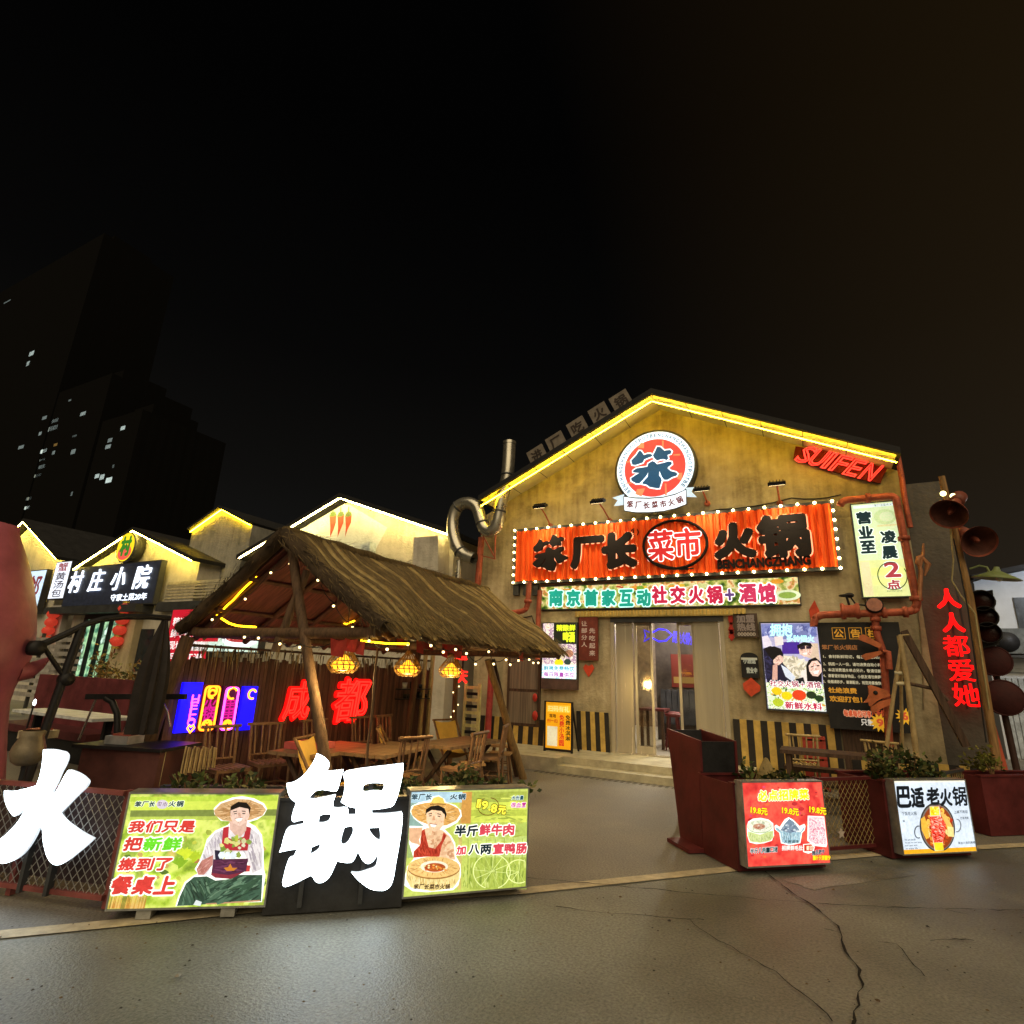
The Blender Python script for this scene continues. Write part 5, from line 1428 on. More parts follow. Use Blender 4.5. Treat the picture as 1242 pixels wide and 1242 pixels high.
tower(-70, 46, 362, W_([(132, 513, 5, 6, .8), (117, 555, 3, 6, .6), (30, 296, 7, 2, .25), (88, 905, 6, 4, .35), (113, 1158, 6, 3, .8), (120, 1120, 6, 3, .15)]), 'tallest dark apartment tower at the left edge of the sky')
tower(48, 108, 474, W_([(186, 782, 5, 4, .3), (230, 794, 7, 4, .5), (222, 825, 10, 5, .55), (168, 848, 3, 4, .4), (182, 921, 7, 4, 1.0), (232, 895, 4, 3, -.3), (224, 928, 3, 4, .35), (177, 958, 6, 2, .3), (174, 987, 7, 4, .5), (158, 1023, 8, 3, .2), (347, 765, 6, 4, .6), (306, 924, 5, 5, .4), (300, 1100, 2, 4, .25), (312, 858, 5, 2, .15), (292, 709, 3, 2, .25)]), 'dark apartment tower with the most lit windows above the left gables')
tower(112, 158, 508, W_([(514, 825, 5, 4, 1.0), (460, 876, 5, 4, .35), (452, 903, 6, 4, .5), (406, 1026, 5, 4, 1.0), (427, 1030, 5, 5, .9), (455, 1043, 7, 5, 1.3), (474, 985, 2, 3, .2)]), 'shortest dark apartment tower, right of the other two')
# ================================================================ thatched hut
def FX(u, v, x):
    d = ray(u, v); t = x / d.x
    return Vector((x, d.y * t, EYE + d.z * t))
HY0, HY1 = 4.40, 9.0
RX, RZ, EXR, EXL, EZ = -5.28, 3.07, -3.66, -6.88, 2.02
THM = pbr((.125, .088, .04), .85, var=.55, scale=4, bump=.5, stretch=(2, 14, 2))
THM2 = pbr((.27, .20, .085), .85, var=.45, scale=6, bump=.3)
THD = pbr((.055, .038, .023), .9, var=.5, scale=4, bump=.4)
hut = thing('thatched_hut', 'open thatched hut on leaning poles over the dining tables', 'hut', (RX, (HY0 + HY1) / 2, 0))
for ex, nm in ((EXR, 1), (EXL, -1)):
    g = MB()
    ns = Vector((ex - RX, 0, EZ - RZ)); L = ns.length; up = Vector((-ns.z, 0, ns.x)).normalized(); up = up if up.z > 0 else -up
    y = HY0
    while y < HY1:
        r = random.uniform(.035, .06); yy = y + random.uniform(-.02, .02); P, Rr = [], []
        wob = random.uniform(-.05, .05)
        over = random.uniform(.0, .10)
        for k in range(7):
            s = k / 6 * (1 + over); p = Vector((RX, yy, RZ)) + ns * s + up * (.05 + .03 * math.sin(s * 9 + y * 3) - .05 * s * (1 - s)); p.y += wob * s + .012 * math.sin(s * 14 + y * 7)
            P.append(p); Rr.append(r * (1.0 if k < 5 else (.85 if k == 5 else .3)))
        g.tube(P, Rr, THM2 if random.random() < .3 else THM, 6, smooth=True)
        y += random.uniform(.055, .085)
    for k in range(1700):          # loose straws, most of them hanging at the eave
        yy = random.uniform(HY0 - .03, HY1 + .03); s = 1 - abs(random.gauss(0, .13)); s = max(.02, min(1.02, s))
        p = Vector((RX, yy, RZ)) + ns * s + up * random.uniform(.03, .12); d = (ns.normalized() + Vector((random.gauss(0, .10), random.gauss(0, .22), random.gauss(-.22, .2)))).normalized(); l = random.uniform(.12, .34)
        w = Vector((0, .006, 0)); g.add([p - w, p + w, p + d * l], [(0, 1, 2)], THM2 if random.random() < .5 else THM)
    # under-layer
    a = [Vector((RX, HY0, RZ - .02)), Vector((RX, HY0, RZ - .02)) + ns * .99, Vector((RX, HY1, RZ - .02)) + ns * .99, Vector((RX, HY1, RZ - .02))]
    g.prism(a, up * .05, THD)
    g.build('thatch', hut)
g = MB(); P = [Vector((RX + random.uniform(-.02, .02), HY0 - .05 + (HY1 - HY0 + .1) * k / 16, RZ + .05 + random.uniform(-.01, .015))) for k in range(17)]
g.tube(P, [random.uniform(.075, .095) for _ in P], THM, 10)
for k in range(420):
    y = random.uniform(HY0 - .05, HY1); s = random.choice((-1, 1)); p = Vector((RX + s * random.uniform(0, .08), y, RZ + .13)); d = Vector((s * random.uniform(.5, 1), random.gauss(0, .3), random.uniform(-.7, .1))).normalized(); w = Vector((0, .006, 0))
    g.add([p - w, p + w, p + d * random.uniform(.12, .3)], [(0, 1, 2)], THM)
g.build('ridge', hut)
for ex in (EXR, EXL):             # dark rolled edge of thatch along the open gable
    g = MB(); A = Vector((RX, HY0 - .03, RZ + .06)); B = Vector((ex, HY0 - .03, EZ + .03)); P = [A.lerp(B, k / 8) + Vector((0, random.uniform(-.015, .015), -.05 * math.sin(math.pi * k / 8))) for k in range(9)]
    g.tube(P, [random.uniform(.07, .09) for _ in P], THD, 8); 
    for k in range(620):
        p = A.lerp(B, random.random()) + Vector((random.gauss(0, .04), random.uniform(-.09, 0), random.gauss(0, .04))); d = ((B - A).normalized() + Vector((random.gauss(0, .3), random.gauss(0, .3), random.gauss(-.2, .3)))).normalized(); w = Vector((0, .004, .004))
        g.add([p - w, p + w, p + d * random.uniform(.08, .24)], [(0, 1, 2)], random.choice((THD, THD, THM)))
    g.build('gable_edge', hut)
RAF = pbr((.09, .045, .03), .7, var=.5, scale=4, bump=.2)
CEIL = pbr((.13, .05, .04), .7, var=.5, scale=3, bump=.2, stretch=(1, 9, 1))
for ex in (EXR, EXL):
    ns = Vector((ex - RX, 0, EZ - RZ)); up = Vector((-ns.z, 0, ns.x)).normalized(); up = up if up.z > 0 else -up
    g = MB(); a = [Vector((RX, HY0 + .05, RZ - .05)), Vector((RX, HY0 + .05, RZ - .05)) + ns * .96, Vector((RX, HY1 - .05, RZ - .05)) + ns * .96, Vector((RX, HY1 - .05, RZ - .05))]
    g.prism(a, up * .02, CEIL); g.build('ceiling_boards', hut)
    for k in range(7):
        y = HY0 + .15 + k * (HY1 - HY0 - .3) / 6; g = MB(); p = Vector((RX, y, RZ - .11)); g.tube([p, p + ns * .97], .038, RAF, 7); g.build('rafter', hut)
    for s in (.33, .66, .93):
        g = MB(); p = Vector((RX, HY0 + .02, RZ - .10)) + ns * s; g.tube([p, p + Vector((0, HY1 - HY0 - .04, 0))], .03, RAF, 6); g.build('purlin', hut)
PST = pbr((.10, .060, .035), .7, var=.5, scale=4, bump=.35, stretch=(8, 8, .8))
def post(p, q, r, m=PST):
    g = MB(); p, q = Vector(p), Vector(q); P = [p.lerp(q, k / 6) + Vector((random.uniform(-.008, .008), random.uniform(-.008, .008), 0)) for k in range(7)]; g.tube(P, [r * (1.08 - .02 * k) for k in range(7)], m, 9); g.build('post', hut)
yF = HY0 + .05
pa, pb = FY(354, 668, yF), FY(390, 902, yF)
post(pa + (pb - pa) * (pa.z / (pa.z - pb.z)), pa, .055)
post(FY(333, 790, yF), FY(366, 690, yF - .0) + Vector((0, .08, 0)), .045)
q = FY(228, 772, yF); post((q.x - .35, yF - .15, 0), q, .085)
post((-4.43, 9.10, 0), FY(592, 800, 8.3), .06, pbr((.22, .14, .06), .6, var=.4, scale=4, bump=.25, stretch=(8, 8, .8)))
post((-4.62, 9.25, 0), FY(598, 800, 8.6), .045)
post((-6.75, 8.9, 0), (-6.6, 8.9, 2.05), .06); post((-3.95, 4.62, .75), (-3.95, 4.62, 1.98), .012)
for y in (HY0 + .06, 6.7, HY1 - .1):
    g = MB(); g.tube([(EXL + .2, y, EZ - .02), (EXR - .15, y, EZ - .02)], .06, PST, 8); g.build('tie_beam', hut)
for x in (EXL + .22, EXR - .22):
    g = MB(); g.tube([(x, HY0, EZ + .0), (x, HY1, EZ + .0)], .05, PST, 8); g.build('eave_beam', hut)
# yellow rope light inside the gable, red streamers, string bulbs
ROPE = em('ffb812', 9.0)
g = MB(); A = FY(346, 664, yF + .05); B = FY(268, 742, yF + .05)
g.tube([A.lerp(B, k / 10) + Vector((0, 0, random.uniform(-.01, .01))) for k in range(11)], .009, ROPE, 6); tag(g.build('rope_light'), 'yellow rope light along the upper left slope inside the hut gable', 'rope light', 'rope lights in the hut')
g = MB(); g.tube([FY(u, v, yF + .1) for u, v in ((263, 746), (270, 751), (278, 756), (288, 759), (300, 760), (310, 760.5))], .012, ROPE, 6); tag(g.build('rope_light'), 'yellow rope light curling across the lower left corner of the hut gable', 'rope light', 'rope lights in the hut')
g = MB(); g.tube([FY(u, v, yF + .02) for u, v in ((438, 777), (455, 779), (470, 780.5), (496, 781))], .010, ROPE, 6); tag(g.build('rope_light'), 'yellow rope light on the front beam under the right end of the gable', 'rope light', 'rope lights in the hut')
g = MB(); g.tube([FY(u, v, 6.6) for u, v in ((298, 740), (310, 743), (322, 741), (334, 738))], .011, ROPE, 6); tag(g.build('rope_light'), 'short wavy yellow rope light deep inside the hut ceiling, left part', 'rope light', 'rope lights in the hut')
g = MB(); g.tube([FY(u, v, 6.6) for u, v in ((387, 752), (396, 755), (408, 754), (420, 757), (430, 753))], .011, ROPE, 6); tag(g.build('rope_light'), 'short wavy yellow rope light deep inside the hut ceiling, right part', 'rope light', 'rope lights in the hut')
SB = em('ffdf9a', 4.5)
def string(name, lab, P, sag=.05, r=.015):
    t = thing(name, lab, 'string lights', tuple(P[0]), group='string lights of the hut')
    g = MB(); Q = []
    for a, b in zip(P, P[1:]):
        for k in range(4):
            s = k / 4; Q.append(a.lerp(b, s) - Vector((0, 0, sag * 4 * s * (1 - s))))
    Q.append(P[-1]); g.tube(Q, .005, BLACKM, 4); g.build('cable', t)
    for p in P:
        g = MB(); g.ball(p - Vector((0, 0, .035)), r, SB, 7); g.lathe([(.009, 0), (.009, .03)], p - Vector((0, 0, .025)), BLACKM, 5); g.build('bulb', t)
string('string_lights', 'string of small bulbs along the left slope inside the hut gable', [FY(u, v, yF + .02) for u, v in ((352, 680), (329, 691), (298, 723), (258, 748))])
string('string_lights', 'string of small bulbs along the right slope inside the hut gable', [FY(u, v, yF + .02) for u, v in ((365, 668), (386, 700), (405, 731), (428, 757))])
string('string_lights', 'string of small bulbs across the front beam of the hut', [FY(u, v, yF - .06) for u, v in ((297, 769), (314, 770), (340, 777), (364, 781), (406, 778), (448, 773), (470, 783))])
string('string_lights', 'string of small bulbs under the long right eave of the hut', [FX(u, v, EXR + .0) for u, v in ((495, 777), (510, 771), (523, 779), (538, 787), (553, 784), (566, 789), (577, 802), (593, 787), (599, 802), (614, 797), (619, 803), (629, 798), (642, 797), (647, 801), (653, 801))], .03, .016)
# wicker lanterns
WK = pbr((.30, .17, .05), .6, var=.3)
def wicker(u, v, lab, s=1.0):
    c = FX(u, v, -4.3); t = thing('wicker_lantern', lab, 'lantern', tuple(c - Vector((0, 0, .14))), group='wicker lanterns under the hut eave')
    g = MB()
    prof = [(.02, .16), (.05, .12), (.10, .06), (.15, -.01), (.165, -.05), (.14, -.10), (.10, -.13)]
    for k in range(16):
        q = k * math.pi / 8; g.tube([c + Vector((r * s * math.cos(q), r * s * math.sin(q), h * s)) for r, h in prof], .0045, WK, 4)
        q2 = q + .2; g.tube([c + Vector((r * s * math.cos(q2 + i * .14), r * s * math.sin(q2 + i * .14), h * s)) for i, (r, h) in enumerate(prof)], .0035, WK, 4)
    for r, h in prof[2:]:
        g.tube([c + Vector((r * s * math.cos(k * .5236), r * s * math.sin(k * .5236), h * s)) for k in range(12)], .005, WK, 4, closed=True)
    g.build('shade', t)
    g = MB(); g.lathe([(.02, .05), (.09, -.02), (.125, -.06), (.09, -.105), (0, -.115)], c, em('ffb428', 2.2), 14); g.build('glow_liner', t)
    g = MB(); g.tube([c + Vector((0, 0, .15 * s)), Vector((c.x, c.y, EZ + .25))], .005, BLACKM, 4); g.build('cord', t)
    L = bpy.data.lights.new('lantern', 'POINT'); L.energy = 34; L.color = (1, .68, .25); L.shadow_soft_size = .08
    o = bpy.data.objects.new('lantern_light', L); col.objects.link(o); o.parent = t; o.location = (0, 0, -.06)
wicker(417, 800, 'glowing wicker lantern nearest the open gable of the hut')
wicker(495, 806, 'glowing wicker lantern in the middle under the hut roof')
wicker(547, 809, 'glowing wicker lantern nearest the restaurant under the hut roof')
# red streamers under the beam
g = MB(); RS = pbr((.36, .04, .03), .7, var=.4)
for u, v in ((425, 783), (437, 786), (510, 783), (540, 786), (632, 793), (520, 781), (556, 788), (410, 786), (486, 778), (548, 784)):
    c = FX(u, v, EXR - .08 - random.random() * .2); w = random.uniform(.05, .10); h = random.uniform(.06, .12)
    g.add([c + Vector((random.uniform(-.02, .02), -w, h)), c + Vector((0, 0, h * .8)), c + Vector((0, w, h)), c + Vector((.02, w * .6, -h)), c + Vector((-.02, -w * .6, -h * .8))], [(0, 1, 4), (1, 3, 4), (1, 2, 3)], RS)
g.tube([Vector((EXR - .18, 4.5 + k * .5, EZ + .03 - .03 * (k % 2))) for k in range(10)], .006, RS, 4)
tag(g.build('red_bunting'), 'red cloth bunting drooping along the right eave of the hut', 'bunting')

# ================================================================ slat wall of the hut's left side with its neon
SX = -6.98
FSW = Frame((SX, 0, 0), R(90))
sw = thing('slat_wall', 'long dark wall of narrow wooden slats along the back of the hut', 'wall', (SX, 6.5, 0))
SLM = [pbr((.11, .052, .040), .65, var=.45, scale=3, bump=.2, stretch=(6, 6, .6)), pbr((.14, .070, .050), .65, var=.4, scale=3, bump=.2, stretch=(6, 6, .6)), pbr((.075, .036, .030), .65, var=.4, scale=3, bump=.2, stretch=(6, 6, .6))]
g = MB(); y = FX(203, 860, SX).y; YS = y
while y < 9.9:
    w = random.uniform(.045, .06); g.bbox((SX - .03, y, .02), (SX + random.uniform(-.004, .004), y + w, 1.70 + random.uniform(-.03, .05)), random.choice(SLM)); y += w + .008
g.build('slats', sw)
g = MB(); g.bbox((SX - .07, YS, .3), (SX - .032, 9.9, .4), WOODD); g.bbox((SX - .07, YS, 1.4), (SX - .032, 9.9, 1.5), WOODD); g.build('batten', sw)
g = MB(); g.bbox((SX - .09, YS, .0), (SX - .072, 9.9, 1.66), BLKP); g.build('backing', sw)
# fringe along the top of the wall
g = MB()
for k in range(260):
    y = random.uniform(YS, 9.8); z = 1.80 + random.uniform(-.03, .1); l = random.uniform(.1, .32); w = random.uniform(.006, .014)
    x = SX + random.uniform(.01, .05); g.add([(x, y - w, z), (x, y + w, z), (x + random.uniform(-.02, .03), y + random.uniform(-.03, .03), z - l)], [(0, 1, 2)], random.choice((pbr((.32, .30, .24), .8), THD, THM2)))
g.tube([(SX + .03, YS, 1.86), (SX + .03, 9.85, 1.86)], .02, WOODD, 6)
tag(g.build('straw_fringe'), 'ragged straw fringe hanging along the top of the slat wall', 'fringe')
RT2 = em('ff1a12', 5.0); RB2 = em('d80808', 1.6)
for ch, bb, lab in (('成', (343, 826, 374, 873), 'red neon character nearer the gable on the slat wall'), ('都', (403, 823, 444, 875), 'red neon character farther along the slat wall, beside the shelf')):
    b = FSW.box(*bb); t = sign_thing('neon_character', lab, 'neon sign', FSW, (b[0] + b[2]) / 2, b[1])
    g = Board(FSW, .02); g.text(ch, b, RB2, layer=0, bold=.05, deep=.02, shear=.12); g.build('red_body', t)
    g = Board(FSW, .06); g.text(ch, b, RT2, tube=.018, shear=.12); g.build('neon_tube', t)
zn = zoom(5.645, 200, 800)
BL3 = em('1208f0', 1.9); ORN = em('ff8a1a', 4.0); MAG = em('ff4ae0', 4.0); PNK = em('c8108c', 1.2)
def rrect(b, r, n=5):
    P = []
    for cx_, cy_, q0 in ((b[2] - r, b[3] - r, 0), (b[0] + r, b[3] - r, 90), (b[0] + r, b[1] + r, 180), (b[2] - r, b[1] + r, 270)):
        for k in range(n + 1):
            q = R(q0 + 90 * k / n); P.append((cx_ + r * math.cos(q), cy_ + r * math.sin(q)))
    return P
def ncol(lab, px, face, edge, parts):
    q = FSW.pts(zn(px)); b = ((q[0][0] + q[3][0]) / 2, (q[2][1] + q[3][1]) / 2, (q[1][0] + q[2][0]) / 2, (q[0][1] + q[1][1]) / 2)
    t = sign_thing('neon_sign', lab, 'neon sign', FSW, (b[0] + b[2]) / 2, b[1])
    g = Board(FSW); g.slab(b[0], b[1], b[2], b[3], .005, .05, face); g.build('panel', t)
    g = Board(FSW, .06)
    if edge:
        g.tube([FSW.at(x, z, .065) for x, z in rrect((b[0] + .02, b[1] + .02, b[2] - .02, b[3] - .02), .05)], .013, edge, 6, closed=True)
    W, H = b[2] - b[0], b[3] - b[1]
    for kd, x, z, s, m in parts:
        c = (b[0] + W * x, b[1] + H * z)
        if kd == 'o':
            g.tube([FSW.at(c[0] + s * math.cos(i * .5236), c[1] + s * math.sin(i * .5236), .066) for i in range(12)], .012, m, 6, closed=True)
        elif kd == 'h':
            g.tube([FSW.at(c[0] + s * p * .9, c[1] + s * q_, .066) for p, q_ in ((0, -.9), (-1, .2), (-.55, .9), (0, .45), (.55, .9), (1, .2))], .012, m, 6, closed=True)
        elif kd == 'c':
            g.tube([FSW.at(c[0] + s * math.cos(i * .42 + .5), c[1] + s * math.sin(i * .42 + .5), .066) for i in range(12)], .014, m, 6)
        else:
            g.text(kd, (c[0] - s, c[1] - s, c[0] + s, c[1] + s), m, layer=1, bold=.03, n=6)
    g.build('neon_tube', t)
    return t
ncol('blue neon panel with pink HELLO lettering at the left end of the slat wall', [(105, 155), (240, 155), (195, 495), (60, 500)], BL3, None, [('H', .70, .66, .05, MAG), ('E', .70, .53, .045, MAG), ('L', .70, .42, .045, MAG), ('L', .70, .31, .045, MAG), ('O', .70, .20, .05, MAG), ('h', .72, .07, .05, ORN)])
ncol('dark red neon panel edged by an orange tube beside the blue one', [(250, 170), (370, 172), (315, 490), (200, 492)], em('5a0a10', .8), ORN, [('o', .5, .86, .06, ORN), ('c', .5, .80, .05, ORN), ('火', .5, .58, .085, PNK), ('锅', .5, .38, .085, PNK), ('o', .5, .13, .065, ORN), ('h', .5, .14, .045, ORN)])
ncol('dark purple neon panel edged by a pink tube with moon shape', [(395, 180), (495, 182), (450, 485), (345, 488)], em('4a0838', .8), MAG, [('c', .5, .84, .07, ORN), ('串', .5, .58, .08, PNK), ('串', .5, .38, .08, PNK), ('o', .5, .13, .06, ORN), ('c', .5, .13, .035, ORN)])
ncol('narrow blue neon panel, rightmost of the neon panels and partly behind the hut post', [(515, 180), (610, 185), (590, 480), (490, 480)], BL3, None, [('c', .6, .82, .06, ORN)])
# shelf of small bottles on the wall and other bits at its right end
FSH = Frame((SX + .02, 0, 0), R(90))
zh = zoom(5.175, 400, 800)
b = FSH.box(*zh([(412, 140)])[0], *zh([(600, 260)])[0])
sh = thing('wall_shelf', 'dark little shelf of black cups on the slat wall right of the red characters', 'shelf', tuple(FSH.at((b[0] + b[2]) / 2, b[1])))
for k in range(2):
    g = Board(FSH); z = b[1] + (b[3] - b[1]) * (.1 + .5 * k); g.slab(b[0], z, b[2], z + .02, 0, .12, BLACKM); g.build('board', sh)
for k in range(14):
    x = random.uniform(b[0] + .05, b[2] - .05); z = b[1] + (b[3] - b[1]) * (.1 + .5 * (k % 2)) + .022; c = FSH.at(x, z, .07)
    g = MB(); r = random.uniform(.03, .05); g.lathe([(0, 0), (r * .8, 0), (r, random.uniform(.07, .13)), (r * .85, .06), (0, .02)], c, random.choice((BLACKM, pbr((.05, .05, .06), .3), pbr((.4, .42, .42), .4))), 8); tag(g.build('cup'), 'small dark cup standing on the little wall shelf', 'cup', 'cups on the wall shelf')

# ================================================================ furniture under the hut
def bamboo_chair(loc, rz, lab, m=BAMBOO, grp='bamboo chairs along the slat wall'):
    t = thing('bamboo_chair', lab, 'chair', loc, rz, grp)
    g = MB(); g.bbox((-.21, -.2, .41), (.21, .2, .44), m)
    for k in range(7):
        g.tube([(-.2 + k * .066, -.2, .445), (-.2 + k * .066, .2, .445)], .015, m, 5)
    g.build('seat', t, local=True)
    for sx in (-1, 1):
        g = MB(); g.tube([(sx * .2, -.19, 0), (sx * .19, -.18, .43)], .019, m, 6); g.build('leg', t, local=True)
        g = MB(); g.tube([(sx * .2, .21, 0), (sx * .19, .19, .44), (sx * .2, .26, .9)], .02, m, 6); g.build('leg', t, local=True)
    g = MB(); g.tube([(-.25, .26, .89), (.25, .26, .89)], .022, m, 6); g.build('back_rail', t, local=True); g = MB(); g.tube([(-.2, .205, .52), (.2, .205, .52)], .014, m, 5); g.build('back_rail', t, local=True)
    for k in range(4):
        x = -.13 + k * .087; g = MB(); g.tube([(x, .2, .52), (x * 1.15, .255, .88)], .013, m, 5); g.build('back_slat', t, local=True)
    g = MB(); g.tube([(-.2, 0, .2), (.2, 0, .2)], .012, m, 5); g.tube([(-.2, -.19, .2), (-.2, .2, .2)], .012, m, 5); g.tube([(.2, -.19, .2), (.2, .2, .2)], .012, m, 5); g.build('stretcher', t, local=True)
    return t
BCH = pbr((.20, .115, .065), .5, var=.4, scale=6, bump=.1)
first = bamboo_chair((-6.45, 5.0, 0), R(80), 'bamboo chair under the neon panels, back to the slat wall', BCH)
for (x, y, a), lab in (((-6.43, 5.62, 72), 'bamboo chair back to the slat wall left of the nearer red character'), ((-6.42, 6.55, 88), 'bamboo chair back to the slat wall between the two red characters'), ((-6.42, 7.55, 80), 'bamboo chair back to the slat wall just right of the farther red character'), ((-6.40, 8.15, 95), 'bamboo chair back to the slat wall under the shelf of cups')):
    c = copy_tree(first); c.location = (x, y, 0); c.rotation_euler = (0, 0, R(a)); c['label'] = lab
for (x, y, a), lab in (((-4.52, 5.9, 255), 'bamboo chair on the near side of the tables behind the pot character'), ((-4.28, 6.9, 275), 'bamboo chair on the near side of the tables, middle of the eave'), ((-4.55, 8.1, 290), 'bamboo chair on the near side of the tables beside the stump')):
    c = copy_tree(first); c.location = (x, y, 0); c.rotation_euler = (0, 0, R(a)); c['label'] = lab; c['group'] = 'bamboo chairs on the near side of the hut tables'
# folding cloth chairs, yellow
YC = pbr((.62, .40, .09), .7, var=.2, scale=3)
def sling(loc, rz, lab):
    t = thing('sling_chair', lab, 'chair', loc, rz, 'yellow cloth chairs at the hut tables')
    for sx in (-1, 1):
        g = MB(); g.tube([(sx * .23, -.3, 0), (sx * .23, .28, .88)], .018, WOOD, 6); g.build('frame', t, local=True)
        g = MB(); g.tube([(sx * .25, .28, 0), (sx * .25, -.28, .46)], .018, WOOD, 6); g.build('frame', t, local=True)
    g = MB(); g.tube([(-.25, .28, .88), (.25, .28, .88)], .016, WOOD, 6); g.build('top_rail', t, local=True)
    g = MB(); prof = [(.275, .87), (.2, .66), (.08, .44), (-.08, .36), (-.27, .45)]
    vs = [(x, y, z - (.03 if abs(x) < .1 else 0)) for y, z in prof for x in (-.22, -.07, .07, .22)]
    g.add(vs, [(i * 4 + j, i * 4 + j + 1, i * 4 + j + 5, i * 4 + j + 4) for i in range(4) for j in range(3)], YC, True); g.build('sling', t, local=True)
    return t
s0 = sling((-5.0, 5.15, 0), R(110), 'yellow cloth chair nearest the big white characters')
for (x, y, a), lab in (((-5.25, 6.75, 125), 'yellow cloth chair in the middle of the hut'), ((-5.35, 8.35, 70), 'yellow cloth chair at the far end of the hut near the ladder')):
    c = copy_tree(s0); c.location = (x, y, 0); c.rotation_euler = (0, 0, R(a)); c['label'] = lab
# tables
TBM = pbr((.20, .13, .075), .45, var=.4, scale=2.5, bump=.1, stretch=(1, 7, 1))
def table(loc, rz, lab, w=.7, l=1.3, h=.68):
    t = thing('wooden_table', lab, 'table', loc, rz, 'low wooden tables in the hut')
    g = MB(); k = -w / 2
    while k < w / 2 - .01:
        g.bbox((k, -l / 2, h - .04), (k + w / 5 - .008, l / 2, h), TBM); k += w / 5
    g.build('tabletop', t, local=True)
    for sy in (-1, 1):
        for sx in (-1, 1):
            g = MB(); g.bar((sx * w * .45, sy * l * .38, 0), (-sx * w * .35, sy * l * .38 + sx * .03, h - .05), .05, .035, WOODD, up=(0, 1, 0)); g.build('leg', t, local=True)
    g = MB(); g.bar((0, -l * .36, h * .52), (0, l * .36, h * .52), .05, .035, WOODD); g.build('stretcher', t, local=True)
    return t
t0 = table((-5.55, 5.75, 0), R(5), 'low wooden table nearest the gable, between the chairs')
for (x, y, a), lab in (((-5.0, 6.25, 8), 'low wooden table behind the second big white character'), ((-4.75, 7.55, -4), 'low wooden table with crossed legs near the hut pole')):
    c = copy_tree(t0); c.location = (x, y, 0); c.rotation_euler = (0, 0, R(a)); c['label'] = lab
g = MB(); g.bbox((-5.85, 5.3, .685), (-5.45, 5.75, .76), pbr((.45, .10, .09), .5)); tag(g.build('red_box'), 'red box lying on the nearest hut table', 'box')
def wstool(loc, lab):
    t = thing('wooden_stool', lab, 'stool', loc, random.random(), 'small wooden stools near the hut pole')
    g = MB(); g.bbox((-.17, -.14, .43), (.17, .14, .46), WOODL); g.build('seat', t, local=True)
    for sx in (-1, 1):
        for sy in (-1, 1):
            g = MB(); g.tube([(sx * .12, sy * .09, .43), (sx * .17, sy * .13, 0)], .017, WOOD, 6); g.build('leg', t, local=True)
    g = MB(); g.tube([(-.15, -.11, .18), (.15, -.11, .18)], .011, WOOD, 5); g.tube([(-.15, .11, .18), (.15, .11, .18)], .011, WOOD, 5); g.build('stretcher', t, local=True)
wstool((-4.55, 8.5, 0), 'small wooden stool left of the leaning hut pole'); wstool((-5.0, 9.35, 0), 'small wooden stool behind the leaning hut pole'); wstool((-4.35, 7.3, 0), 'small wooden stool in front of the crossed leg table')
# stump, ladder rack, red figure
g = MB(); c = Vector((-4.75, 8.45, 0)); g.lathe([(.20, 0), (.17, .1), (.165, .3), (.16, .32)], c, pbr((.13, .09, .055), .85, var=.5, bump=.6), 14); g.lathe([(.16, .32), (0, .325)], c, pbr((.42, .34, .15), .7), 14); tag(g.build('tree_stump'), 'sawn tree stump with pale top at the foot of the hut pole', 'stump')
lr_ = thing('ladder_rack', 'pale yellow ladder shaped rack with black rungs beside the red pipe', 'rack', (-6.95, 10.55, .24))
f = Frame((0, 10.6, 0), 0); b = f.box(563, 829, 583, 893); LM = pbr((.52, .48, .22), .6)
for x in (b[0], b[2] - .06):
    g = Board(f); g.slab(x, .24, x + .06, b[3], 0, .05, LM); g.build('rail', lr_)
for k in range(9):
    z = b[3] - .08 - k * .125
    if z > .3:
        g = Board(f); g.slab(b[0] + .06, z - .03, b[2] - .06, z + .03, 0, .04, LM if k % 2 == 0 else BLACKM); g.build('rung', lr_)
f = Frame((0, 10.2, 0), 0); t = sign_thing('neon_character', 'small pair of red neon characters hanging behind the farthest wicker lantern', 'neon sign', f, *f.px(560, 830))
g = Board(f); g.text('重', f.box(553, 784, 567, 800), em('ff2018', 3.0), layer=1, bold=.03, deep=.03, n=6); g.text('庆', f.box(553, 812, 567, 828), em('ff2018', 3.0), layer=1, bold=.03, deep=.03, n=6); g.build('letter', t)
g = Board(f); a, b_ = f.px(560, 806); g.slab(a - .015, b_ - .3, a + .015, b_ + .9, -.06, -.03, BLACKM); g.build('hanger', t)
# bamboo posts at the right end of the slat wall, with fairy lights round one
for (u, lab) in ((512, 'bamboo post closing the right end of the slat wall, left one'), (521, 'bamboo post closing the right end of the slat wall, right one')):
    p = FX(u, 850, SX + .1); g = MB(); P = [Vector((p.x, p.y, z * .245)) for z in range(10)]; g.tube(P, [.04 if k % 2 else .046 for k in range(10)], BAMBOO, 8); tag(g.build('bamboo_post'), lab, 'post')
p = FY(549, 860, 9.4); t = thing('string_lights', 'fairy lights wound round a thin trunk right of the bamboo posts', 'string lights', (p.x, p.y, 0), group='string lights of the hut')
g = MB(); g.tube([(p.x, p.y, 0), (p.x + .05, p.y, .8), (p.x + .02, p.y, 1.9)], .05, WOOD, 7); g.build('trunk', t)
for k in range(14):
    z = .3 + k * .11; q = k * 1.9; g = MB(); g.ball((p.x + .04 + .065 * math.cos(q), p.y + .065 * math.sin(q), z), .014, SB, 6); g.build('bulb', t)
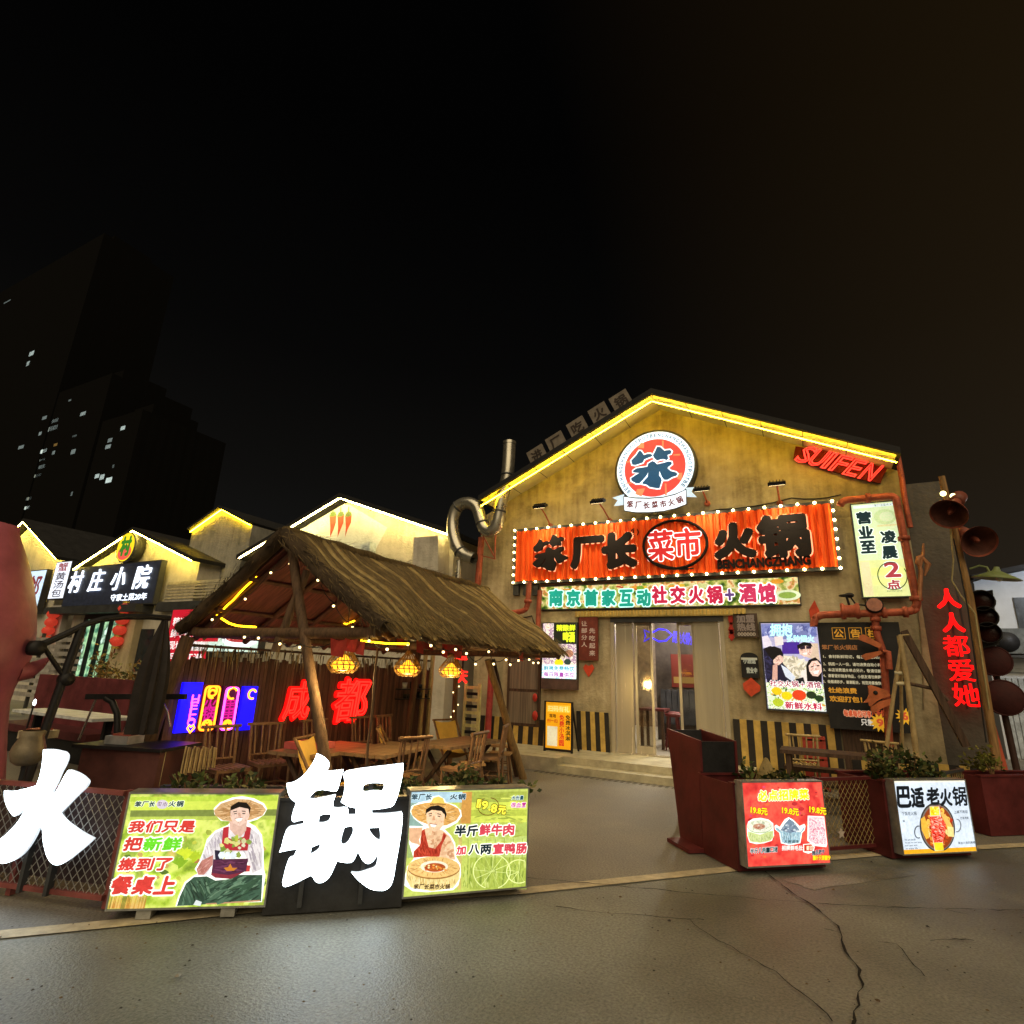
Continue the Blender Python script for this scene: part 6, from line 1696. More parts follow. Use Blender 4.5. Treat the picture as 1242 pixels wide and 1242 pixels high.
# yellow sandwich board on the platform
f = Frame((0, 10.88, 0), 0); b = f.box(662, 852, 693, 908)
sb = sign_thing('sandwich_board', 'yellow lit sandwich board with red and black vertical lettering on the platform', 'sandwich board', f, (b[0] + b[2]) / 2, .24)
b = (b[0], .30, b[2], b[3])
g = Board(f); g.slab(b[0] - .03, .24, b[0], b[3] + .02, -.03, .03, BLACKM); g.slab(b[2], .24, b[2] + .03, b[3] + .02, -.03, .03, BLACKM); g.slab(b[0], b[3], b[2], b[3] + .02, -.03, .03, BLACKM); g.slab(b[0], .26, b[2], .295, -.03, .03, BLACKM)
for x in (b[0], b[2]):
    g.bar(f.at(x, b[3], -.03), f.at(x, .24, -.40), .03, .03, BLACKM)
g.build('frame', sb)
W, H = b[2] - b[0], b[3] - b[1]
g = Board(f, .0); g.slab(b[0], b[1], b[2], b[3], -.02, -.001, YELP); g.rect(*b, em('f0a212', .95), 0.5); g.rect(b[0] + W * .06, b[1] + H * .05, b[0] + W * .46, b[1] + H * .47, em('e8dcb0', .9), 1); g.rect(b[0] + W * .04, b[1] + H * .78, b[2] - W * .04, b[1] + H * .94, em('f6bc30', 1.0), 1); g.build('sheet', sb)
g = Board(f, .004)
g.text('扫码有礼', (b[0] + W * .08, b[1] + H * .80, b[2] - W * .08, b[1] + H * .92), em('fbe08a', 1.0), layer=1, bold=.03, n=6)
g.text('免费小汤圆', (b[0] + W * .54, b[1] + H * .06, b[0] + W * .72, b[1] + H * .74), em('d8281c', .8), layer=1, bold=.03, n=6, stack=True); g.text('免费冰淇淋', (b[0] + W * .78, b[1] + H * .18, b[0] + W * .96, b[1] + H * .74), em('2a1a10', .4), layer=1, bold=.03, n=6, stack=True)
g.text('现场', (b[0] + W * .14, b[1] + H * .66, b[0] + W * .40, b[1] + H * .74), em('3a2010', .4), layer=1, bold=.03, n=6); g.text('扫一扫', (b[0] + W * .06, b[1] + H * .55, b[0] + W * .46, b[1] + H * .63), em('c03018', .7), layer=1, bold=.03, n=6)
g.build('lettering', sb)
g = MB(); f = Frame((0, YF - .07, 0), 0)
for v, r, w_ in ((846, .06, 'upper'), (868, .07, 'lower')):
    g = MB(); a, b_ = f.px(650, v); g.ball(f.at(a, b_, .05), r, pbr((.45, .04, .03), .5), 8, (1, .6, 1.5)); tag(g.build('red_knot'), w_ + ' small red knot hanging on the right side of the brown window', 'decoration')

# ================================================================ plants
LEAF = [pbr((.05, .08, .025), .6, var=.4), pbr((.085, .11, .03), .6, var=.4), pbr((.035, .05, .02), .6, var=.4), pbr((.14, .13, .045), .6, var=.4)]
def shrub(name, lab, c, rx, ry, rz, n, ls=.05, mats=LEAF, cat='plant', grp=None, spiky=False):
    t = thing(name, lab, cat, tuple(c), group=grp)
    g = MB(); c = Vector(c)
    for k in range(5):
        q = random.random() * 6.28; g.tube([c, c + Vector((rx * .4 * math.cos(q), ry * .4 * math.sin(q), rz * random.uniform(.6, 1.1)))], [.012, .004], WOOD, 5)
    g.build('stem', t)
    g = MB(); clumps = [(random.gauss(0, .45), random.gauss(0, .45), random.uniform(.25, 1)) for _ in range(max(4, n // 40))]
    for k in range(n):
        cl = random.choice(clumps); p = c + Vector(((cl[0] + random.gauss(0, .22)) * rx, (cl[1] + random.gauss(0, .22)) * ry, max(.02, (cl[2] + random.gauss(0, .18)) * rz)))
        d = Vector((random.gauss(0, 1), random.gauss(0, 1), random.uniform(-.4, 1.3) if not spiky else random.uniform(.8, 2.2))).normalized(); s = d.cross(Vector((random.random(), random.random(), random.random()))).normalized()
        l = ls * random.uniform(.7, 1.5); w = l * (.28 if not spiky else .1)
        g.add([p, p + d * l * .5 + s * w, p + d * l, p + d * l * .5 - s * w], [(0, 1, 2, 3)], random.choice(mats))
    g.build('foliage', t)
    return t

# ================================================================ the row along the strip: boxes, big characters, planters
def light_box(lab, A, ang, w, z0, z1, depth=.14, face=None, feet=True):
    f = Frame((A[0], A[1], 0), R(ang))
    t = thing('light_box', lab, 'light box', tuple(f.at(w / 2, z0)))
    g = Board(f); g.slab(0, z0, w, z1, -depth, -.004, BLACKM); g.build('casing', t)
    g = Board(f); e = .012; EDG = pbr((.35, .36, .36), .35, .7)
    g.slab(0, z1 + .0005, w, z1 + e, -depth, .006, EDG); g.slab(0, z0 - e, w, z0 - .0005, -depth, .006, EDG); g.slab(-e, z0 - e, -.0005, z1 + e, -depth, .0055, EDG); g.slab(w + .0005, z0 - e, w + e, z1 + e, -depth, .0055, EDG); g.build('frame', t)
    if feet:
        for x in (w * .18, w * .72):
            g = Board(f); g.slab(x, .012, x + .09, z0 - e - .001, -depth + .01, -.01, pbr((.3, .3, .28), .7)); g.build('foot', t)
    return t, f
def PZ(z, f):
    return lambda g, pts, m, l: g.ab(f.pts(z(pts)), m, l)
SKN = em('d9b296', 1.0); SKD = em('b07a5c', .9); HATC = em('d2a868', 1.05); HATD = em('a87a40', .95); WHI = em('f8fcf4', 1.35); HAIRE = em('1c1614', .5)
LB = .95
def inside(p, P):
    c = False
    for i in range(len(P)):
        (x0, y0), (x1, y1) = P[i - 1], P[i]
        if (y0 > p[1]) != (y1 > p[1]) and p[0] < (x1 - x0) * (p[1] - y0) / (y1 - y0) + x0:
            c = not c
    return c
def mottle(g, pz, P, cols, n, r, l, an=None, s=1.0, asp=.5):
    """small strokes of ink inside the outline P: folds, weave, shading of the printed photograph"""
    xs = [p[0] for p in P]; ys = [p[1] for p in P]; k = 0
    for _ in range(n * 6):
        if k >= n: break
        x, y = random.uniform(min(xs), max(xs)), random.uniform(min(ys), max(ys)); rr = r * random.uniform(.5, 1.4); a = (an(x, y) if an else random.uniform(0, 3.14)) + random.gauss(0, .15)
        Q = [(x + rr * math.cos(q) * math.cos(a) - rr * asp * math.sin(q) * math.sin(a), y + rr * math.cos(q) * math.sin(a) + rr * asp * math.sin(q) * math.cos(a)) for q in (0, .9, 1.8, 2.7, 3.6, 4.5, 5.4)]
        if all(inside(q, P) for q in Q[::2]):
            pz(g, Q, em(random.choice(cols), s), l + k * .0007); k += 1
# ---- box 1: man with basket
b1, f1 = light_box('lit box showing a man in a straw hat holding a vegetable basket', (-4.26, 2.585), 37.4, .972, .08, .765)
zA = zoom(5.777, 130, 950); pz = PZ(zA, f1)
g = Board(f1)
g.rect(0, .08, .972, .765, em_noise(['4c6a24', '9ab83c', 'c9d873', '7a9a35', 'b8a860'], LB, 6, 5), 0)
for y0, y1, c in ((95, 130, 'bcd84a'), (130, 190, 'd4e85c'), (190, 235, '7f8f45'), (235, 262, 'b8cc58')):
    pz(g, [(165, y0), (1195, y0 - 8), (1190, y1 - 8), (160, y1)], em(c, LB), .5)
for k in range(90):       # the vegetable stall behind
    x, y = random.uniform(120, 1100), random.uniform(300, 860); x = max(x, 150 - (y - 95) * .17)
    r = random.uniform(14, 42); P = [(x + r * math.cos(q * 1.05) * random.uniform(.6, 1.1), y + r * .8 * math.sin(q * 1.05) * random.uniform(.6, 1.1)) for q in range(6)]
    pz(g, P, em(random.choice(['9cc040', '7ca032', 'c8d050', 'c8a860', 'a8b84a', 'd8e068', '5c7a2c', 'b07848']), LB), 1 + k * .008)
for x, y, c in ((540, 540, 'd4e83a'), (600, 560, 'b4d030'), (500, 600, '8cb82c')):
    for q in range(7):
        a = -.9 + q * .3; pz(g, [(x, y), (x + 22 * math.cos(a + 1.3), y - 70), (x + 90 * math.sin(a), y - 100 * math.cos(a)), (x + 30 * math.cos(a - .5), y - 20)], em(c, LB), 2 + q * .01)
for k in range(26):
    x = 5 + k * 10; y = 850; pz(g, [(x + 20, y - 60), (x + 26, y - 62), (x + 8, y + 25), (x - 4 if x > 14 else x, y + 28)], em(random.choice(['d8a850', 'c89040', 'e8c070', '9c8a3c']), LB), 2.5)
out = [(480, 860), (500, 790), (545, 690), (600, 650), (635, 630), (615, 600), (650, 540), (680, 460), (700, 390), (760, 330), (850, 290), (868, 265), (800, 262), (752, 215), (748, 175), (790, 135), (880, 98), (950, 90), (1030, 105), (1100, 140), (1122, 180), (1100, 220), (1050, 255), (990, 272), (1040, 300), (1085, 360), (1098, 470), (1098, 590), (1110, 640), (1085, 830), (880, 835)]
pz(g, out, WHI, 3)
pz(g, [(490, 858), (512, 790), (555, 700), (610, 655), (700, 650), (760, 680), (860, 670), (920, 640), (1090, 640), (1080, 825), (800, 838), (640, 850)], em('3c5a48', 1.0), 3.4)
for q in ([(640, 680), (655, 675), (640, 800), (630, 790)], [(720, 690), (760, 760), (800, 800), (770, 745)], [(880, 690), (960, 660), (1000, 760), (900, 740)], [(540, 740), (560, 720), (540, 850), (525, 850)]):
    pz(g, q, em('5c7f66', 1.0), 3.5)
pz(g, [(690, 840), (1075, 815), (1070, 826), (700, 848)], em('c89a78', .9), 3.6)
pz(g, [(605, 850), (625, 815), (665, 830), (655, 858)], em('dce8ec', 1.1), 3.6)
pz(g, [(700, 420), (760, 345), (860, 300), (1000, 305), (1070, 360), (1088, 470), (1085, 600), (1020, 630), (960, 480), (800, 480), (760, 520), (700, 640), (640, 640), (630, 600), (665, 530)], em('d8d4d8', 1.05), 3.8)
pz(g, [(628, 600), (665, 540), (745, 500), (740, 570), (680, 640), (640, 640)], em('c08078', .95), 4)
pz(g, [(815, 310), (855, 300), (850, 380), (900, 400), (960, 370), (975, 300), (1010, 310), (1000, 380), (985, 470), (800, 470)], em('b8303a', 1.0), 4)
pz(g, [(730, 640), (745, 540), (990, 540), (960, 620), (870, 668), (760, 660)], em('8c3040', .95), 4.1); pz(g, [(970, 570), (1005, 575), (1000, 615), (965, 618)], em('c84040', 1.0), 4.4)
pz(g, [(858, 250), (985, 240), (975, 330), (935, 375), (895, 360), (862, 320)], em('dcb8a8', 1.0), 4.2)
pz(g, [(750, 190), (800, 140), (900, 108), (1000, 112), (1090, 150), (1115, 185), (1090, 225), (1010, 255), (900, 268), (810, 258), (760, 225)], em('d0a878', 1.05), 4.4)
pz(g, [(800, 190), (860, 150), (960, 125), (1050, 150), (1085, 185), (1040, 225), (930, 245), (840, 240)], em('b88c5c', 1.0), 4.5)
pz(g, [(862, 210), (868, 160), (920, 128), (980, 135), (1008, 170), (1000, 215), (985, 180), (900, 175)], HAIRE, 4.7)
pz(g, [(866, 190), (930, 165), (992, 178), (1000, 225), (980, 270), (930, 300), (885, 280), (866, 235)], em('e4c4b4', 1.08), 4.9)
for q in ([(885, 196), (912, 190), (912, 196), (886, 202)], [(945, 190), (972, 192), (972, 198), (946, 196)]):
    pz(g, q, HAIRE, 5.1)
pz(g, [(890, 210), (910, 207), (910, 213), (892, 215)], HAIRE, 5.1); pz(g, [(948, 207), (970, 208), (968, 214), (950, 213)], HAIRE, 5.1)
pz(g, [(924, 205), (934, 205), (940, 232), (920, 233)], em('cfa490', 1.0), 5.0); pz(g, [(898, 245), (950, 240), (940, 262), (915, 266)], WHI, 5.1); pz(g, [(896, 243), (952, 237), (950, 241), (898, 247)], em('a85a50', .8), 5.2)
pz(g, [(745, 530), (990, 525), (975, 615), (850, 640), (735, 625)], em('5a2a48', .9), 5)
pz(g, [(755, 465), (800, 470), (810, 530), (760, 535)], em('2c2840', .8), 5.1)
for k in range(30):
    x, y = random.uniform(800, 1000), random.uniform(380, 515); r = random.uniform(12, 30); pz(g, [(x + r * math.cos(q * 1.25) * random.uniform(.5, 1.2), y + r * math.sin(q * 1.25) * random.uniform(.5, 1.2)) for q in range(5)], em(random.choice(['b8c848', 'e0e08a', '7c9a3c', 'd8d8a8', 'e8e4c8', '90a850']), LB), 5.3 + k * .01)
for x in (805, 845, 885):
    pz(g, [(x - 25, 500), (x - 10, 478), (x + 15, 478), (x + 25, 505), (x + 12, 525), (x - 15, 525)], em('d8e4f0', 1.1), 5.7)
pz(g, [(820, 590), (850, 585), (865, 560), (880, 590), (915, 590), (890, 610), (840, 612)], em('d88a30', .9), 5.4)
LG = [(490, 858), (512, 790), (555, 700), (610, 655), (700, 650), (760, 680), (860, 670), (920, 640), (1090, 640), (1080, 825), (800, 838), (640, 850)]
mottle(g, pz, LG, ['2c4638', '4e6e58', '36543f', '6a8a70', '24382c'], 150, 46, 3.52, lambda x, y: 1.2 if x < 720 else -.5, 1.0, .16)
SH = [(700, 420), (760, 345), (860, 300), (1000, 305), (1070, 360), (1088, 470), (1085, 600), (1020, 630), (960, 480), (800, 480), (760, 520), (700, 560), (665, 530)]
mottle(g, pz, SH, ['c2bcc4', 'e8e4ea', 'b0a8b4', 'f0ecf0'], 110, 34, 3.82, lambda x, y: 1.3, 1.0, .2)
HT = [(750, 190), (800, 140), (900, 108), (1000, 112), (1090, 150), (1115, 185), (1090, 225), (1010, 255), (900, 268), (810, 258), (760, 225)]
mottle(g, pz, HT, ['c0925c', 'deb888', 'a87c4c', 'e8c898'], 160, 26, 4.42, lambda x, y: math.atan2(y - 190, x - 935), 1.0, .12)
FC = [(868, 205), (930, 175), (992, 190), (998, 225), (978, 268), (930, 298), (887, 278), (868, 235)]
mottle(g, pz, FC, ['d4ac9a', 'ecd0c0', 'c89a88', 'f0d8cc'], 26, 9, 4.92, lambda x, y: 1.2, 1.0, .4)
mottle(g, pz, [(628, 600), (665, 540), (745, 500), (740, 570), (680, 640), (640, 640)], ['a86a60', 'd09a90', 'b87c70'], 30, 20, 4.02, lambda x, y: -.8, 1.0, .3)
mottle(g, pz, [(745, 540), (985, 535), (970, 610), (850, 635), (740, 620)], ['4a2040', '6c3858', '3c1a30'], 50, 26, 5.05, lambda x, y: .05, 1.0, .15)
g.build('printed_sheet', b1)
g = Board(f1, .010)
RD1 = em('d8403a', 1.0); GR1 = em('6ad82a', 1.1); WO1 = em('fbfdf2', 1.35)
def row(g, f, z, txt, x0, x1, y0, y1, m, mo, sl=0.0, bold=.06, out=.105, shear=.14):
    n = len(txt); w = (x1 - x0) / n
    for i, ch in enumerate(txt):
        mm = m[i] if isinstance(m, (list, tuple)) else m
        p, q = z([(x0 + i * w + w * .06, y0 + sl * i), (x0 + (i + 1) * w - w * .06, y1 + sl * i)])
        g.outlined(ch, f.box(*p, *q), mm, mo, layer=1, bold=bold, out=out, shear=shear)
row(g, f1, zA, '我们只是', 155, 625, 262, 338, RD1, WO1); row(g, f1, zA, '把新鲜', 122, 530, 378, 465, [RD1, GR1, GR1], WO1)
row(g, f1, zA, '搬到了', 85, 460, 522, 603, RD1, WO1); row(g, f1, zA, '餐桌上', 32, 490, 650, 768, RD1, WO1)
NV = em('14404c', .7)
row(g, f1, zA, '笨厂长', 200, 345, 125, 160, NV, em('e8f4d8', 1.2), bold=.05); c = f1.px(*zA([(390, 145)])[0]); g.ell(c, .038, .028, em('c8c0d0', 1.1), 1, rot=-.2); row(g, f1, zA, '菜市', 355, 430, 128, 158, em('7a5a78', .8), em('f0eaf4', 1.2), bold=.02, out=.03); row(g, f1, zA, '火锅', 435, 542, 122, 160, NV, em('e8f4d8', 1.2), bold=.05)
g.build('lettering', b1)
# ---- box 2: man with wooden tub, 19.8 yuan
b2, f2 = light_box('lit box showing a man in a red vest behind a wooden tub, priced 19.8', (-2.79, 3.81), 46.9, .944, .08, .77, feet=False)
zB = zoom(7.7625, 485, 950); pz = PZ(zB, f2)
g = Board(f2)
g.rect(0, .08, .944, .77, em('c8d86a', LB), 0)
for y0, y1, c in ((80, 180, 'aebd52'), (180, 250, 'd8e85c'), (250, 310, 'bccc50'), (310, 370, 'dcea62'), (370, 500, 'b4c860'), (500, 700, 'c4d878'), (700, 1000, 'b0c454')):
    pz(g, [(660, y0), (1195, y0 - 4), (1192, y1 - 4), (655, y1)], em(c, LB), .3)
for k in range(7):
    x = 640 + k * 85; pz(g, [(x, 520), (x + 6, 520), (x + 2, 985), (x - 5, 985)], em('98ac4c', LB), .6)
pz(g, [(100, 80), (620, 80), (620, 180), (95, 185)], em('a8c8d8', 1.1), .6); pz(g, [(590, 80), (680, 80), (665, 380), (570, 380)], em('d09a4c', 1.0), .7)
pz(g, [(560, 180), (590, 180), (575, 1000), (540, 1000)], em('c8b868', 1.05), .6); pz(g, [(90, 185), (300, 185), (260, 420), (80, 420)], em('8fb0a8', 1.0), .6); pz(g, [(80, 420), (260, 420), (250, 700), (70, 700)], em('a0b870', 1.0), .6)
P = []
for cx_, r in ((865, 178), (1120, 120)):      # bicycle wheel outline
    for k in range(36):
        q = k * math.pi / 18; P = [(cx_ + r * math.cos(q), 830 + r * .95 * math.sin(q)), (cx_ + r * math.cos(q + .18), 830 + r * .95 * math.sin(q + .18)), (cx_ + (r - 9) * math.cos(q + .18), 830 + (r - 9) * .95 * math.sin(q + .18)), (cx_ + (r - 9) * math.cos(q), 830 + (r - 9) * .95 * math.sin(q))]
        if max(p[0] for p in P) < 1185 and max(p[1] for p in P) < 990:
            pz(g, P, em('e4f0a0', 1.15), 1)
    for k in range(12):
        q = k * math.pi / 6 + .1; e = (cx_ + (r - 9) * math.cos(q), 830 + (r - 9) * .95 * math.sin(q))
        if e[0] < 1180 and e[1] < 985:
            pz(g, [(cx_ - 2, 828), (cx_ + 2, 832), (e[0] + 2, e[1] + 2), (e[0] - 2, e[1] - 2)], em('dcea94', 1.1), .9)
out = [(40, 960), (50, 860), (70, 780), (130, 710), (95, 590), (85, 560), (90, 400), (230, 405), (130, 330), (95, 265), (110, 215), (180, 180), (270, 165), (310, 125), (370, 115), (420, 150), (430, 178), (520, 205), (575, 255), (582, 310), (540, 370), (470, 410), (420, 430), (480, 490), (520, 560), (528, 690), (570, 760), (575, 860), (550, 960), (500, 1005), (250, 1025), (120, 1015)]
pz(g, out, WHI, 1.6)
pz(g, [(88, 420), (215, 415), (205, 470), (180, 530), (195, 590), (160, 570), (110, 560), (85, 530)], em('e8b890', 1.05), 2)
pz(g, [(210, 440), (260, 420), (400, 440), (470, 500), (510, 580), (520, 720), (370, 690), (200, 680), (190, 520)], em('ecc49c', 1.08), 2)
pz(g, [(205, 450), (230, 425), (245, 500), (270, 600), (330, 615), (390, 540), (410, 460), (440, 490), (395, 580), (370, 690), (250, 690), (125, 700), (130, 640), (190, 580)], em('c0402c', 1.0), 2.4)
pz(g, [(105, 260), (130, 210), (230, 185), (350, 170), (460, 190), (550, 235), (570, 290), (530, 350), (440, 395), (300, 400), (170, 350), (115, 300)], em('dca85c', 1.05), 2.6)
pz(g, [(290, 180), (315, 135), (360, 122), (405, 140), (425, 190), (360, 200)], em('ecc860', 1.1), 2.8); pz(g, [(283, 192), (360, 186), (432, 192), (432, 204), (360, 200), (282, 206)], em('a87838', .95), 2.9)
pz(g, [(240, 300), (245, 245), (290, 215), (360, 205), (420, 235), (440, 290), (425, 340), (420, 290), (330, 250), (265, 270)], HAIRE, 3)
pz(g, [(248, 280), (300, 250), (390, 260), (422, 300), (410, 390), (370, 440), (320, 455), (275, 425), (250, 360)], em('f0cca8', 1.1), 3.2)
for q in ([(268, 285), (300, 278), (300, 285), (270, 293)], [(350, 282), (385, 288), (384, 295), (350, 290)], [(272, 303), (298, 299), (297, 308), (275, 311)], [(352, 303), (380, 308), (378, 315), (354, 312)]):
    pz(g, q, HAIRE, 3.4)
pz(g, [(312, 305), (325, 305), (332, 345), (302, 346)], em('dca880', 1.0), 3.3); pz(g, [(280, 380), (345, 388), (330, 412), (295, 408)], WHI, 3.4); pz(g, [(277, 376), (348, 384), (346, 390), (280, 383)], em('b05a48', .8), 3.5)
pz(g, [(62, 800), (100, 850), (300, 900), (500, 870), (565, 790), (560, 900), (500, 985), (300, 1015), (100, 980), (60, 900)], em('ecd690', 1.1), 2.6)
ce = lambda cx_, cy_, rx, ry: [(cx_ + rx * math.cos(q * .2618), cy_ + ry * math.sin(q * .2618)) for q in range(24)]
pz(g, ce(318, 798, 248, 104), em('a8763c', 1.0), 3.6); pz(g, ce(318, 788, 245, 100), em('e8c078', 1.1), 3.8); pz(g, ce(322, 782, 130, 55), em('f4e8d0', 1.15), 4); pz(g, ce(328, 790, 100, 42), em('b85a28', 1.0), 4.2)
for k in range(26):
    x, y = random.gauss(328, 42), random.gauss(790, 16); pz(g, ce(x, y, 11, 8), em(random.choice(['e89038', 'd06028', 'f0c060', 'a84020', 'e8e0a0']), 1.1), 4.4 + k * .01)
mottle(g, pz, [(105, 260), (130, 210), (230, 185), (350, 170), (460, 190), (550, 235), (570, 290), (530, 350), (440, 395), (300, 400), (170, 350), (115, 300)], ['c89450', 'e8bc78', 'b88444', 'f0cc90'], 160, 28, 2.62, lambda x, y: math.atan2(y - 290, x - 335), 1.0, .12)
mottle(g, pz, [(210, 440), (260, 420), (400, 440), (470, 500), (510, 580), (520, 720), (370, 690), (200, 680), (190, 520)], ['e0b48c', 'f4d4b0', 'd09c74'], 60, 26, 2.02, None, 1.0, .5)
mottle(g, pz, [(205, 450), (230, 425), (245, 500), (270, 600), (330, 615), (390, 540), (410, 460), (440, 490), (395, 580), (370, 690), (250, 690), (125, 700), (130, 640), (190, 580)], ['a83020', 'd05038', '942818'], 70, 26, 2.42, lambda x, y: 1.4, 1.0, .18)
mottle(g, pz, [(250, 285), (300, 255), (390, 265), (420, 302), (408, 390), (370, 436), (320, 450), (277, 422), (252, 360)], ['e4b890', 'f6dcc0', 'd8a67c', 'eec8a4'], 36, 11, 3.22, lambda x, y: 1.3, 1.0, .4)
mottle(g, pz, [(64, 815), (100, 855), (300, 900), (500, 875), (563, 810), (558, 900), (500, 983), (300, 1012), (100, 978), (62, 900)], ['dcc27c', 'f4e4a8', 'c8ac68'], 110, 34, 2.62, lambda x, y: 1.5, 1.0, .14)
mottle(g, pz, ce(318, 788, 240, 96), ['d4a864', 'f0d090', 'c09050'], 120, 22, 3.82, lambda x, y: math.atan2((y - 788) * 2, x - 318), 1.0, .14)
mottle(g, pz, [(590, 690), (1190, 690), (1185, 985), (560, 1000)], ['a0b848', 'd4e480', 'b8cc60', '8ca440'], 110, 40, .62, lambda x, y: 1.55, .9, .2)
mottle(g, pz, [(670, 90), (1190, 80), (1190, 560), (660, 560)], ['a8b848', 'e4f070', 'c0cc58'], 90, 44, .5, lambda x, y: 0.0, .9, .14)
g.build('printed_sheet', b2)
g = Board(f2, .010)
DKB = em('12303c', .6); PKR = em('d8485a', 1.0)
row(g, f2, zB, '笨厂长', 105, 300, 100, 150, em('1c4a60', .7), em('c8e0e8', 1.1), bold=.05); row(g, f2, zB, '火锅', 465, 618, 98, 148, em('1c4a60', .7), em('c8e0e8', 1.1), bold=.05)
row(g, f2, zB, '半斤', 512, 735, 395, 490, DKB, WO1, shear=.05); row(g, f2, zB, '鲜牛肉', 742, 1075, 385, 482, PKR, WO1, shear=.05)
row(g, f2, zB, '加', 525, 620, 588, 665, PKR, WO1, shear=.05); row(g, f2, zB, '八两', 640, 860, 575, 660, DKB, WO1, shear=.05); row(g, f2, zB, '宣鸭肠', 868, 1192, 565, 655, PKR, WO1, shear=.05)
for i, ch in enumerate('19.8元'):
    x = (740, 795, 838, 882, 955)[i]; w = (16, 26, 8, 26, 36)[i]; y = 188 + i * 15; h = 36 if ch != '.' else 8; yy = y if ch != '.' else y + 26
    p, q = zB([(x - w, yy - h), (x + w, yy + h)]); g.outlined(ch, f2.box(*p, *q), em('fff04a', 1.25), em('6a6a10', .6), layer=1, bold=.07, out=.09, rot=-.12)
c = f2.px(*zB([(830, 215)])[0]); g.tube([f2.at(c[0] + .085 * math.cos(q * .27 + 2), c[1] + .062 * math.sin(q * .27 + 2), .012) for q in range(22)], .003, em('8a5a20', .6), 5)
row(g, f2, zB, '大份量', 1048, 1160, 115, 150, em('1c5a6c', .7), em('e0f0f0', 1.2), bold=.04); row(g, f2, zB, '很血！', 1040, 1185, 180, 222, em('c83a9a', .9), em('f8e8f8', 1.2), bold=.03)
row(g, f2, zB, '笨厂长菜市火锅', 125, 470, 945, 990, em('5a3a1c', .5), em('e0c888', 1.05), sl=0, bold=.04, out=.02)
g.build('lettering', b2)
# ---- box 3: red dishes
b3, f3 = light_box('lit red box advertising three dishes at 19.8 on the red planter', (-.69, 6.055), 42.1, .877, .08, .765, depth=.10, feet=False)
zC = zoom(9.554, 890, 940); pz = PZ(zC, f3)
g = Board(f3)
g.rect(0, .08, .877, .765, em_noise(['b02a2c', 'd0403a', 'e0584a', 'c0363a'], 1.05, 7, 4), 0)
for k in range(60):
    x, y = random.uniform(190, 1000), random.uniform(130, 1000); x = max(x, 120 + (y - 110) * .09); r = random.uniform(8, 34); pz(g, ce(x, y, r, r * .7), em(random.choice(['c83238', 'e0604c', 'd8486a', 'b83030', 'e87040']), 1.05), .5 + k * .008)
pz(g, [(150, 590), (165, 540), (220, 505), (310, 495), (400, 515), (455, 560), (465, 700), (440, 760), (350, 790), (260, 800), (180, 780), (155, 700)], WHI, 1.5)
pz(g, [(160, 650), (300, 690), (452, 640), (458, 720), (420, 760), (300, 785), (190, 770), (165, 720)], em('c8d890', 1.1), 2); pz(g, ce(300, 595, 148, 80), em('98b880', 1.0), 2.2); pz(g, ce(300, 590, 145, 76), em('e8ecd8', 1.15), 2.4); pz(g, ce(290, 595, 72, 34), em('c89a80', 1.05), 2.6)
for k in range(10):
    x, y = random.gauss(290, 32), random.gauss(595, 12); pz(g, ce(x, y, 12, 8), em(random.choice(['d8b8a0', 'b06a58', 'e0d0c0']), 1.05), 2.8 + k * .01)
pz(g, [(470, 590), (490, 575), (530, 600), (590, 510), (635, 488), (690, 520), (760, 590), (815, 565), (830, 590), (820, 640), (790, 670), (770, 790), (640, 815), (545, 790), (525, 670), (475, 630)], WHI, 1.5)
pz(g, [(478, 598), (520, 620), (545, 650), (770, 660), (820, 585), (815, 630), (780, 665), (760, 780), (640, 800), (555, 780), (535, 670), (485, 630)], em('9cc0d0', 1.1), 2)
pz(g, [(535, 640), (590, 560), (640, 505), (690, 540), (765, 640), (650, 672)], em('7a90a8', 1.0), 2.3)
for k in range(30):
    x, y = random.uniform(560, 740), random.uniform(560, 660); pz(g, ce(x, y, random.uniform(6, 16), random.uniform(5, 12)), em(random.choice(['5c6c84', 'a8b8c8', '8898b0', 'c8d4dc']), 1.05), 2.5 + k * .01)
pz(g, [(855, 470), (1045, 480), (1080, 800), (1070, 835), (930, 820), (850, 760)], WHI, 1.5); pz(g, [(868, 484), (1038, 492), (1070, 800), (940, 800), (865, 750)], em_noise(['e8d8e8', 'c87890', 'f0e8f0', 'b06880', 'd8a0b8'], 1.1, 30, 3), 2)
pz(g, [(800, 800), (900, 790), (935, 830), (920, 890), (860, 910), (800, 890)], WHI, 2.6); pz(g, [(810, 808), (895, 800), (922, 835), (912, 882), (812, 882)], em('d83a20', 1.0), 2.8)
mottle(g, pz, [(165, 660), (300, 695), (450, 650), (456, 718), (420, 757), (300, 782), (192, 767), (168, 720)], ['b0c47c', 'dce8b0', '98ac64'], 60, 20, 2.05, lambda x, y: 1.5, 1.0, .2)
mottle(g, pz, ce(300, 590, 140, 72), ['d0dcc0', 'f4f6ec', 'c0ccb0'], 60, 16, 2.42, None, 1.0, .5)
mottle(g, pz, [(545, 655), (770, 665), (758, 775), (640, 796), (557, 776)], ['84a8bc', 'b8d8e4', '7498ac', 'd0e8f0'], 70, 22, 2.05, lambda x, y: 1.5, 1.0, .2)
g.build('printed_sheet', b3)
g = Board(f3, .008)
YL3 = em('f8f01a', 1.25)
p, q = zC([(262, 140), (875, 320)])
row(g, f3, zC, '必点招牌菜', 268, 862, 180, 295, YL3, em('fdfbe0', 1.3), sl=-4, bold=.05, out=.085, shear=0)
row(g, f3, zC, '必点招牌菜', 268, 862, 180, 295, YL3, em('3a3410', .4), sl=-4, bold=.05, out=.03, shear=0)
